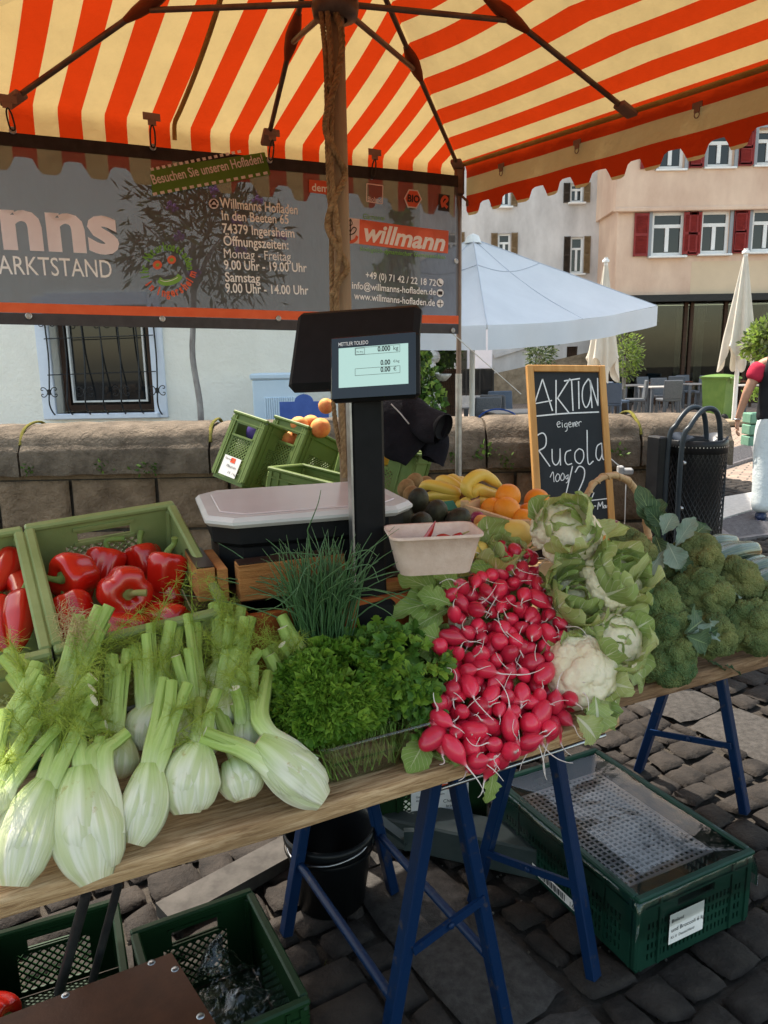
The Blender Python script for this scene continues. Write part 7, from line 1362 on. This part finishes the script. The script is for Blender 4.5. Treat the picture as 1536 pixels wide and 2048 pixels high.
def broc(lab,px,py,rpx,lift,face,seed,sq=(1,1,.85)):
    c=heap2(px,py,lift); D=(c-CAM)@FW; r_=rpx/1500*D*1.03; t=thing('broccoli',lab,'broccoli',c,group='broccoli heads on the bench'); M=look(np.zeros(3),face,(.2,.1,1)); P,F=lumpy(6,38,seed,.42,.44,-1,sq,420,.07); r=np.random.default_rng(seed); P=P*(1+.025*wav(P,34,seed,2))[:,None]; P[:,2]=np.where(P[:,2]<-.35,-.35+(P[:,2]+.35)*.35,P[:,2]); k=MB(); k.add(P*r_,F,0,None,M,True)
    # bud clusters on the surface
    n=2600; idx=r.integers(0,len(P),n); T4=np.array([(1,0,-.4),(-.5,.87,-.4),(-.5,-.87,-.4),(0,0,1.)]); Q=P[idx]*r_; s=r_*r.uniform(.022,.036,n); a=r.uniform(0,6.28,n); V=[]; 
    for q in range(4): V.append(Q+np.stack([T4[q,0]*np.cos(a)-T4[q,1]*np.sin(a),T4[q,0]*np.sin(a)+T4[q,1]*np.cos(a),np.full(n,T4[q,2])],1)*s[:,None]*.9)
    V=np.stack(V,1).reshape(-1,3); b=np.arange(n)*4; k.add(V,np.concatenate([np.stack([b,b+1,b+3],1),np.stack([b+1,b+2,b+3],1),np.stack([b+2,b,b+3],1)]),1,None,M,False); k.build('head',[M_br,M_br2],t)
    k=MB(); k.tube([M[:3,2]*-.2*r_,M[:3,2]*-.9*r_],[r_*.45,r_*.3],14); k.build('stalk',M_brs,t); return t
for i,a in enumerate([('largest broccoli head at the left front of the bench',1328,1292,61,.05,(-.2,-.8,.6)),('broccoli head directly above the largest one',1300,1212,50,.07,(-.2,-.6,.8)),('broad broccoli head in the middle of the heap',1399,1192,50,.055,(.0,-.6,.8)),('narrow broccoli head behind the curled leaf',1424,1268,41,.035,(.1,-.8,.6)),('round broccoli head at the right front of the bench',1494,1252,48,.04,(.1,-.8,.6)),('olive broccoli head at the top of the heap under the pale leaf',1397,1112,38,.09,(.2,-.5,.8)),('broccoli head sloping down towards the courgettes',1466,1160,43,.06,(.3,-.5,.8)),('broccoli head in front of the basket handle',1258,1098,41,.085,(.0,-.5,.9)),('broccoli head cut off by the right edge',1535,1200,30,.04,(.1,-.7,.6)),('small dark broccoli head in the gap by the cauliflower',1278,1150,32,.05,(-.2,-.5,.8)),('broccoli head deep in the heap between the big ones',1345,1165,34,.03,(0,-.6,.8))]): broc(*a,i+11)
k=MB(); c=heap2(1350,1090,.08)
for i,(a,b,l0,l1,W,mt,cu) in enumerate([((1320,1080),(1285,985),.06,.14,.06,0,.4),((1325,1070),(1345,1030),.12,.16,.05,1,.4),((1350,1095),(1385,1040),.10,.16,.045,1,.2),((1375,1085),(1412,1045),.10,.14,.06,0,.6),((1330,1100),(1290,1150),.12,.10,.05,1,.5),((1335,1085),(1358,1130),.14,.13,.06,1,.3),((1340,1110),(1380,1140),.09,.09,.05,0,.4),((1310,1070),(1330,1120),.09,.1,.06,0,.5),((1450,1185),(1490,1180),.09,.085,.035,1,.8),((1330,1060),(1300,1020),.08,.12,.05,0,.3),((1300,1055),(1320,1000),.06,.11,.05,0,.4)]):
    A=heap2(*a,l0);Bq=heap2(*b,l1); leaf(k,A-c,Bq-A,nrm(CAM-A)+[0,0,.5],np.linalg.norm(Bq-A)*1.15,W,cu,.3,.09,70+i,mt,.12,nu=22,nv=13)
tag(k.build('broccoli_leaves',[M_bl,M_blp],None,c),'upright blue-green broccoli leaves among the broccoli heads','leaves')
k=MB(); c=heap2(1400,1260,.13); 
for i,(a,b,W,mt,cu) in enumerate([((1370,1268),(1425,1225),.075,0,.7),((1375,1270),(1465,1255),.05,1,.9),((1372,1272),(1420,1290),.06,0,.6)]): A=heap2(*a,.12);Bq=heap2(*b,.12); leaf(k,A-c,Bq-A,nrm(CAM-A),np.linalg.norm(Bq-A)*1.2,W,cu,.35,.12,90+i,mt,.16,nu=24,nv=15)
tag(k.build('broccoli_leaf',[M_bl,M_blp],None,c),'single curled broccoli leaf with yellow veins on the narrow head','leaf')
for i,(a,b,lb) in enumerate([((1415,1322),(1450,1335),'left'),((1450,1330),(1482,1345),'middle'),((1515,1300),(1545,1310),'right')]): A=heap2(*a,.01);Bq=heap2(*b,.005); k=MB(); leaf(k,A-A,Bq-A,np.array([0,0,1.]),np.linalg.norm(Bq-A)*1.1,.03,.3,.2,.1,95+i,0,.2); tag(k.build('leaf_scrap',M_bl,None,A),lb+' scrap of broccoli leaf lying on the bench edge','leaf','leaf scraps on the bench')
# ================================================================ courgettes
M_zu=uvmat('courgette_skin',[(0,(.10,.17,.05)),(.06,(.05,.09,.045)),(.9,(.06,.10,.05)),(1,(.15,.22,.08))],1,(26,(.55,.62,.5),.6),rough=.22,spec=.6,coat=.25)
def zuc(lab,a,b,r_,D0,D1):
    A=atd(*a,D0);Bq=atd(*b,D1); t=thing('courgette',lab,'courgette',A,group='courgettes at the right edge'); k=MB(); x=np.linspace(0,1,20); P=np.array([(Bq-A)*v+np.array([0,0,.008*math.sin(v*3.1)]) for v in x]); k.tube(P,r_*np.interp(x,[0,.03,.12,.5,.93,1],[.5,.62,.85,1,.95,.55]),20,lobes=lambda q:1+.03*np.cos(q*6)); k.build('body',M_zu,t); k=MB(); d=nrm(A-Bq); k.tube([d*-.004,d*.01,d*.026],[r_*.5,r_*.36,r_*.42],10); k.build('stem',M_brs,t)
for q in [('pale courgette at the top left of the pile',(1402,1092),(1470,1085),.024,2.25,2.35),('courgette lying second from the top',(1424,1106),(1490,1096),.021,2.2,2.3),('thick dark courgette crossing the middle of the pile',(1422,1122),(1512,1100),.029,2.1,2.22),('courgette under the thick one',(1470,1140),(1525,1122),.022,2.12,2.22),('courgette at the right below the thick one',(1482,1150),(1560,1130),.027,2.05,2.15),('courgette lowest at the right edge',(1506,1166),(1580,1150),.026,2.0,2.08)]: zuc(*q)
k=MB(); c=atd(1490,1180,2.2); k.box((.05,.08,-.06),(.34,.3,.05),b=.01); tag(k.build('courgette_tray',M_dwood,None,c,(0,0,R(25))),'low wooden tray under the courgettes','tray')
# ================================================================ basket
bc=atd(1240,1085,2.12); t=thing('wicker_basket','wicker basket whose tall bent handle rises behind the top cauliflower','basket',bc-[0,0,.14]); M_wk=mat('wicker',(.42,.26,.13),(.58,.4,.22),24,rough=.55,bump=.003,bsc=90)
k=MB(); 
for i in range(9): z=.01+i*.016; a=np.linspace(0,2*np.pi,80); rr=.085+.03*i/8+.004*np.sin(a*12+i*math.pi); k.tube(np.stack([rr*np.cos(a),rr*np.sin(a),np.full(80,z)],1),.006,6,cap=False)
k.lathe([(0,.004),(.08,.004),(.08,.012)],24); k.build('body',M_wk,t); k=MB(); O_=bc-[0,0,.14]; P=bez([atd(1160,1060,2.05)-O_,atd(1168,1005,2.05)-O_,atd(1190,965,2.07)-O_,atd(1225,951,2.1)-O_,atd(1262,968,2.14)-O_,atd(1288,1020,2.17)-O_,atd(1298,1095,2.18)-O_],50); k.tube(P,.0105,10,flat=.8)
th=np.linspace(0,60,300); T=np.gradient(P,axis=0); idx=np.linspace(0,49,300); PP=np.stack([np.interp(idx,np.arange(50),P[:,i]) for i in range(3)],1); TT=np.stack([np.interp(idx,np.arange(50),T[:,i]) for i in range(3)],1); TT/=np.linalg.norm(TT,axis=1)[:,None]; x=np.cross(TT,(0,1,0)); x/=np.linalg.norm(x,axis=1)[:,None]; y=np.cross(TT,x); k.tube(PP+.0095*(np.cos(th)[:,None]*x+np.sin(th)[:,None]*y),.0028,5); k.build('handle',M_wk,t)
# ================================================================ fruit
def fruit(nm,lab,cat,grp,px,py,D,r_,mt,sc=(1,1,1),seed=0,rot=(0,0,0),dim=.06,stem=None):
    c=atd(px,py,D); t=tag_ob=None; k=MB(); V,F=ico(4); P=V*np.array(sc); a=np.clip(1-np.linalg.norm(V[:,:2],axis=1)/.45,0,1)*(V[:,2]>0); P=P-np.c_[a*0,a*0,dim*a]; P+=V*(wav(V,3,seed)*.02)[:,None]; k.add(P*r_,F,0,None,TM((0,0,0),rot),True)
    if stem: k.tube(tf(np.array([[0,0,r_*sc[2]*(1-dim)-.004],[0.001,0,r_*sc[2]+.004]]),TM((0,0,0),rot)),stem[0],6,1)
    o=k.build(nm,[mt,M_pst2],None,c); return tag(o,lab,cat,grp)
M_or=mat('orange_peel',(.72,.22,.015),(.78,.28,.025),8,rough=.38,bump=.0012,bsc=190); M_av=mat('avocado_skin',(.022,.018,.012),(.055,.05,.025),30,rough=.4,bump=.0028,bsc=130); M_le=mat('yellow_melon',(.72,.5,.1),(.78,.58,.16),9,rough=.4,bump=.0006,bsc=80); M_ki=mat('kiwi_skin',(.2,.12,.05),(.3,.19,.085),40,rough=.9,bump=.001,bsc=300); M_pe=mat('peach_skin',(.72,.34,.09),(.5,.06,.03),5,rough=.6,fac=(.45,.7)); M_ma=mat('mango_skin',(.75,.42,.1),(.7,.3,.06),4,rough=.45)
M_on=mat('red_onion_skin',(.2,.02,.06),(.33,.05,.1),10,rough=.3)
go='oranges in the wooden tray'
for i,a in enumerate([('upper orange of the two stacked at the front of the tray',1016,993,2.02,.0345),('lower orange of the two stacked at the front of the tray',1013,1021,1.97,.036),('orange at the left behind the tray board',985,1020,2.0,.033),('orange peeping out right of the lower one',1046,1042,1.95,.032),('orange behind the top cauliflower',1074,1003,2.08,.036),('orange low between tray and cauliflower',1058,1030,2.04,.034)]): fruit('orange',a[0],'orange',go,a[1],a[2],a[3],a[4],M_or,seed=i,rot=(i,.6*i,0),dim=.03)
k=MB(); a=atd(930,1022,1.96);b_=atd(1052,1062,1.85); n_=nrm(b_-a); k.bar((0,0,0),b_-a,.012,.034,hint=(0,0,1)); k.bar((0,0,0),np.array([.12,.22,0]),.012,.034); k.bar(b_-a,b_-a+[.13,.22,0],.012,.034); k.bar(np.array([.1,.1,-.02]),b_-a+[.1,.1,-.02],.2,.008); 
for q in(0,1): k.box((b_-a)*q+[0,.01,-.02],(.02,.02,.09))
tag(k.build('orange_tray',mat('thin_pine',(.52,.33,.16),(.62,.42,.23),7,rough=.7),None,a),'thin pine tray holding the oranges','tray')
for i,a in enumerate([('uppermost avocado under the bananas',836,1002,1.86,.031,(.3,.2,0)),('avocado in the middle of the avocado pile',872,1026,1.80,.032,(.5,-.3,1)),('avocado on the right beside the pulp punnet rim',915,1040,1.78,.031,(.2,.9,.4)),('front avocado directly behind the pulp punnet',843,1048,1.72,.031,(.9,.1,0)),('avocado wedged low between the others',805,1030,1.84,.031,(.1,.4,2))]): fruit('avocado',a[0],'avocado','dark avocados behind the pulp punnet',a[1],a[2],a[3],a[4],M_av,(.86,.86,1.12),i,a[5],0.)
for i,a in enumerate([('kiwi on top at the crate corner',828,966,2.35,.03),('left kiwi against the green crate',812,976,2.32,.028),('kiwi below the top one',822,988,2.25,.026),('kiwi beside the banana tips',852,968,2.4,.028)]): fruit('kiwi',a[0],'kiwi','kiwis by the bananas',a[1],a[2],a[3],a[4],M_ki,(.9,.9,1.1),i,(.4*i,.5,i),0)
fruit('melon','round yellow melon between the tray and the cauliflower','melon',None,1032,1068,1.78,.039,M_le,(1,1,.9),3)
for i,a in enumerate([('lemon on the left in the small tray before the oranges',958,1062,1.8,.022),('lemon at the rim of the small tray',985,1068,1.78,.021),('lemon near the pulp punnet, lowest',955,1102,1.68,.024),('lemon half hidden under the cauliflower leaf',975,1080,1.74,.022)]): fruit('lemon',a[0],'lemon','lemons behind the punnet',a[1],a[2],a[3],a[4],M_le,(.85,.85,1.2),i,(1.2,.4*i,i),0)
for i,a in enumerate([('small red apple left of the small tray',963,1045,1.86,.02,M_pe),('red onion beside the avocado',955,1036,1.9,.018,M_on),('red onion right of the top cauliflower',1217,1066,1.9,.026,M_on),('red apple beneath the right cauliflower leaf',1210,1085,1.82,.022,M_pe),('red onion by the chalkboard foot',1228,1054,2.0,.02,M_on)]): fruit('onion' if a[5] is M_on else 'apple',a[0],'onion' if a[5] is M_on else 'apple',None,a[1],a[2],a[3],a[4],a[5],seed=i,dim=.15)
k=MB(); a=atd(940,1072,1.8); b_=atd(1010,1095,1.72); k.bar((0,0,0),b_-a,.01,.03); k.bar((0,0,0),np.array([.08,.15,0]),.01,.03); k.bar(np.array([.06,.07,-.03]),b_-a+[.06,.07,-.03],.14,.008); tag(k.build('lemon_tray',bpy.data.materials['thin_pine'],None,a),'small pine tray with lemons behind the punnet','tray')
gp='peaches in the fruit crates'
for i,a in enumerate([('blushed peach at the left of the heap in the second crate',598,852,3.22,.041),('peach at the back of the heap by the pole',622,848,3.3,.04),('yellow peach beside the umbrella pole',641,856,3.18,.043),('single red peach high up left of the umbrella pole',652,812,4.05,.042),('peach seen through the crate handle hole',580,880,3.25,.038)]): fruit('peach',a[0],'peach',gp,a[1],a[2],a[3],a[4],M_pe,seed=i,rot=(.3,.2*i,0),dim=.12)
for i,a in enumerate([('mango on top of the crate right of the scale column',783,903,3.02,.04),('mango deeper in the crate behind the column',765,915,3.08,.04),('mango left of the scale column by the rope',698,882,3.1,.035)]): fruit('mango',a[0],'mango','mangoes behind the scale column',a[1],a[2],a[3],a[4],M_ma,(1.15,.9,.85),i,(0,.2,i),0)
k=MB(); k.ball((0,0,0),(.07,.06,.06),14,10); tag(k.build('purple_bag',mat('purple_plastic',(.08,.05,.22),rough=.5),None,np.array(TM((-.596,3.259,.956),FRr)@np.array([0,-.05,.25,1]))[:3]),'purple bag inside the leftmost fruit crate','bag')
M_bn=uvmat('banana_peel',[(0,(.08,.05,.03)),(.03,(.30,.24,.06)),(.1,(.62,.42,.06)),(.9,(.66,.45,.07)),(.97,(.4,.3,.06)),(1,(.06,.04,.02))],1,None,rough=.45,noise=(16,.06),bump=.0006,bsc=60)
def bananas(lab,crown,tips,ctrl,D,r_=.017):
    C=atd(*crown,D); t=thing('banana_bunch',lab,'bananas',C,group='banana bunches'); 
    for i,(tp,ct) in enumerate(zip(tips,ctrl)):
        k=MB(); dd=i*.006; P=bez([np.zeros(3),(atd(*ct[0],D-.01+dd)-C),(atd(*ct[1],D+.02+dd)-C),atd(*tp,D+.05+dd)-C],26); x=np.linspace(0,1,26); k.tube(P,r_*np.interp(x,[0,.08,.2,.5,.85,.95,1],[.42,.5,.85,1,.8,.45,.3]),16,lobes=lambda a:1+.05*np.cos(5*a)); k.build('banana',M_bn,t)
    k=MB(); k.ball((0,0,0),(.018,.014,.014),10,8); k.build('crown',mat('banana_crown',(.13,.05,.03),(.2,.1,.05),30,rough=.8),t)
bananas('left banana bunch fanned to the left, tips at the kiwis',(922,992),[(838,978),(850,998),(866,1005),(870,965),(895,962),(918,958)],[[(905,982),(860,970)],[(905,990),(870,990)],[(908,996),(880,1004)],[(915,975),(890,960)],[(922,975),(905,958)],[(930,980),(925,965)]],2.12)
bananas('right banana bunch arching behind the oranges',(950,1000),[(1005,975),(1000,990),(1002,1008),(915,1012)],[[(932,972),(965,950)],[(950,980),(975,985)],[(960,1005),(980,1010)],[(940,1004),(925,1010)]],2.05,.0185)
k=MB(); c=atd(900,1030,2.1); k.box((0,.05,-.1),(.5,.34,.06),b=.01); k.box((-.08,.0,-.06),(.3,.2,.02),b=.005); tag(k.build('fruit_stand',M_dwood,None,c,(0,0,R(22))),'dark wooden stand under the bananas and avocados','stand')
k=MB(); c=atd(895,1012,1.98); k.box((0,0,0),(.05,.004,.03),0,TM(rot=(R(-50),0,R(30)))); tag(k.build('price_card',mat('green_card',(.02,.15,.1),rough=.4),None,c),'small dark green price card between avocados and bananas','card')
# punnet with chillies
M_pulp=mat('pulp_card',(.62,.45,.35),(.7,.53,.43),50,rough=.95,bump=.0012,bsc=260); pn=atd(866,1138,1.47); pt=tub('pale pulp punnet with red chillies on the wooden box','punnet','pulp_punnet',pn,R(8),.172,.115,.078,.017,M_pulp,.004,part='card_tray')
k=MB(); k.grid(lambda u,v:np.stack([(u-.5)*.14,(v-.5)*.085,.055+0*u],1),3,3); k.build('inner_base',M_pulp,pt)
M_chi=uvmat('chilli_skin',[(0,(.10,.14,.03)),(.03,(.35,.01,.012)),(1,(.32,.008,.01))],1,None,rough=.15,spec=.6,coat=.4)
for i,(lab,a,m_,b_,r_) in enumerate([('largest chilli curving up over the punnet rim',(815,1086),(848,1082),(871,1042),.009),('chilli in the middle with a brown stem',(905,1078),(880,1074),(862,1086),.007),('chilli at the right with a dark tip',(925,1068),(905,1076),(888,1082),.006)]):
    A=atd(*a,1.43); P=bez([A-A,atd(*m_,1.43)-A,atd(*b_,1.42)-A],20); x=np.linspace(0,1,20); k=MB(); k.tube(P,r_*np.interp(x,[0,.05,.3,.8,1],[.3,.8,1,.55,.1]),12); t=thing('chilli',lab,'chilli',A,group='red chillies in the punnet'); k.build('body',M_chi,t); k=MB(); d=nrm(P[0]-P[1]); k.tube([d*0,d*.014],[.002,.0014],6); k.build('stem',M_pst2,t)
# garlic-like dry root bundle on the fennel
c=heap(148,1245,.07); k=MB(); r=np.random.default_rng(2); n=260; PP=r.normal(size=(n,3))*[.012,.01,.018]; threads(k,PP,r.normal(size=(n,3)),r.uniform(.015,.035,n),.0011,0,4,1.2,5,.3); tag(k.build('root_tuft',mat('dry_root',(.38,.28,.12),(.5,.38,.2),20,rough=.9),None,c),'tangled tuft of dry fronds before the left bell pepper','tuft')
# ================================================================ person
def skin(vs,es,rad,name,mt,parent,sub=2):
    me=bpy.data.meshes.new(name); me.from_pydata([tuple(v) for v in vs],es,[]); o=bpy.data.objects.new(name,me); scene.collection.objects.link(o); m=o.modifiers.new('s','SKIN'); m.use_smooth_shade=True; me.skin_vertices.new() if not me.skin_vertices else None
    for i,q in enumerate(rad): d=me.skin_vertices[0].data[i]; d.radius=(q,q) if not isinstance(q,tuple) else q; d.use_root=(i==0)
    s=o.modifiers.new('u','SUBSURF'); s.levels=sub; s.render_levels=sub; dg=bpy.context.evaluated_depsgraph_get(); m2=bpy.data.meshes.new_from_object(o.evaluated_get(dg)); bpy.data.objects.remove(o); m2.materials.clear(); m2.materials.append(mt); m2.name=name
    for p in m2.polygons: p.use_smooth=True; p.material_index=0
    n=bpy.data.objects.new(name,m2); link(n,parent); return n
YPn=6.9; fo=aty(1540,1010,YPn); pe=thing('person','person in black vest, red shirt and pale trousers walking past at the right edge','person',(fo[0]+.02,YPn,0),(0,0,R(-24)))
# local: facing +y ; x to the person's right ; seen from behind left
M_sk=mat('skin',(.42,.22,.14),(.5,.27,.18),14,rough=.5,sss=.1); M_vest=mat('black_vest',(.01,.01,.012),(.018,.018,.02),12,rough=.8,bump=.004,bsc=14); M_tee=mat('red_shirt',(.45,.02,.05),(.52,.03,.065),9,rough=.85,bump=.004,bsc=18); M_tr=mat('pale_trousers',(.52,.56,.56),(.62,.65,.64),4,rough=.8,bump=.012,bsc=14); M_shoe=mat('navy_shoe',(.02,.03,.07),rough=.5)
BV=[(0,0,.95),(0,.0,1.12),(0,-.01,1.30),(0,-.015,1.43),(0,.0,1.50),(0,.03,1.60),(0,.045,1.68),(0,.04,1.74),
 (-.19,-.02,1.41),(-.245,-.08,1.16),(-.25,-.06,.92),(-.25,-.04,.84),(.19,-.02,1.41),(.25,.08,1.17),(.26,.2,.98),(.26,.24,.92),
 (-.09,0,.90),(-.10,-.12,.50),(-.10,-.24,.10),(-.10,-.17,.05),(.09,.02,.9),(.10,.16,.5),(.10,.12,.09),(.10,.24,.05)]
BV[9]=(-.285,-.07,1.17);BV[10]=(-.34,-.05,.96);BV[11]=(-.35,-.03,.88)
BE=[(0,1),(1,2),(2,3),(3,4),(4,5),(5,6),(6,7),(3,8),(8,9),(9,10),(10,11),(3,12),(12,13),(13,14),(14,15),(0,16),(16,17),(17,18),(18,19),(0,20),(20,21),(21,22),(22,23)]
BR=[(.15,.11),(.14,.10),(.16,.11),(.12,.09),.05,.075,.085,.06,.06,.045,.03,.028,.06,.045,.03,.028,.085,.055,.04,.03,.085,.055,.04,.03]
skin(BV,BE,BR,'body',M_sk,pe)
k=MB(); k.ball((0,.04,1.69),(.078,.098,.115),20,14); k.ball((0,.135,1.665),(.012,.018,.016),8,6); k.ball((-.08,.03,1.665),(.012,.02,.03),8,6); k.ball((.08,.03,1.665),(.012,.02,.03),8,6); k.ball((0,.125,1.63),(.025,.01,.006),8,6); [k.V.__setitem__(i,(v+[0,0,0],u)) for i,(v,u) in enumerate(k.V)]; k.build('face',M_sk,pe)
k=MB(); k.ball((0,.02,1.725),(.086,.1,.1),20,14); k.build('hair',mat('dark_hair',(.03,.022,.018),(.06,.045,.035),60,rough=.6,bump=.004,bsc=120),pe)
k=MB()
for s in(-1,1): k.ball((s*.03,.128,1.695),(.011,.008,.008),8,6)
k.build('eyes',M_printw,pe)
skin([(0,0,.86),(0,0,.95),(0,0,1.12),(0,-.01,1.3),(0,-.012,1.42),(-.14,-.012,1.42),(.14,-.012,1.42)],[(0,1),(1,2),(2,3),(3,4),(4,5),(4,6)],[(.215,.18),(.215,.175),(.205,.165),(.215,.17),(.16,.12),.09,.09],'vest',M_vest,pe)
for s in(-1,1): j=8 if s<0 else 12; e=9 if s<0 else 13; a,b=np.array(BV[j]),np.array(BV[e]); skin([a+(a-b)*.05+[-s*.02,0,.0],a+(b-a)*.3,a+(b-a)*.66],[(0,1),(1,2)],[.098,.092,.085],'sleeve',M_tee,pe)
for s in(16,20): a,b,c=[np.array(BV[i]) for i in(s,s+1,s+2)]; skin([np.array([0,0,.93]),a,a+(b-a)*.5,b,b+(c-b)*.5,c+(c-b)*.08],[(0,1),(1,2),(2,3),(3,4),(4,5)],[(.19,.15),(.15,.14),(.125,.12),.105,.098,.095],'trouser_leg',M_tr,pe)
for s in(18,22): c=np.array(BV[s]); d=np.array(BV[s+1]); k=MB(); k.ball((c+d)/2+[0,.01,-.03],(.05,.135,.05),14,10); k.box((c+d)/2+[0,.01,-.065],(.09,.26,.025),b=.01); k.build('shoe',M_shoe,pe)
def hand(root,side):
    r0=np.array(root); vs=[r0+[0,0,.03],r0+[0,0,-.02],r0+[0,0.005,-.065]]; es=[(0,1),(1,2)]; rd=[.026,(.02,.036),(.018,.038)]
    k=skin(vs,es,rd,'palm',M_sk,pe,2)
    for i,(y,l) in enumerate(((-.03,.06),(-.010,.072),(.010,.068),(.03,.052))): f=[r0+[0,y,-.06],r0+[-side*.0,y*1.05,-.06-l*.45],r0+[-side*.014,y*1.05+.008,-.06-l*.75],r0+[-side*.03,y*1.05+.012,-.06-l*.92]]; skin(f,[(0,1),(1,2),(2,3)],[.0095,.009,.0085,.0075],'finger',M_sk,pe,1)
    f=[r0+[0,.03,-.02],r0+[-side*.01,.052,-.05],r0+[-side*.018,.056,-.082]]; skin(f,[(0,1),(1,2)],[.012,.0105,.009],'thumb',M_sk,pe,1)
hand(BV[11],-1); hand(BV[15],1)
k=MB(); th=np.linspace(0,6.28,22); k.tube(np.stack([BV[11][0]+.036*np.cos(th),BV[11][1]-.01+.036*np.sin(th),np.full(22,.915)],1),.0045,6,cap=False); k.build('bracelet',M_steel,pe)
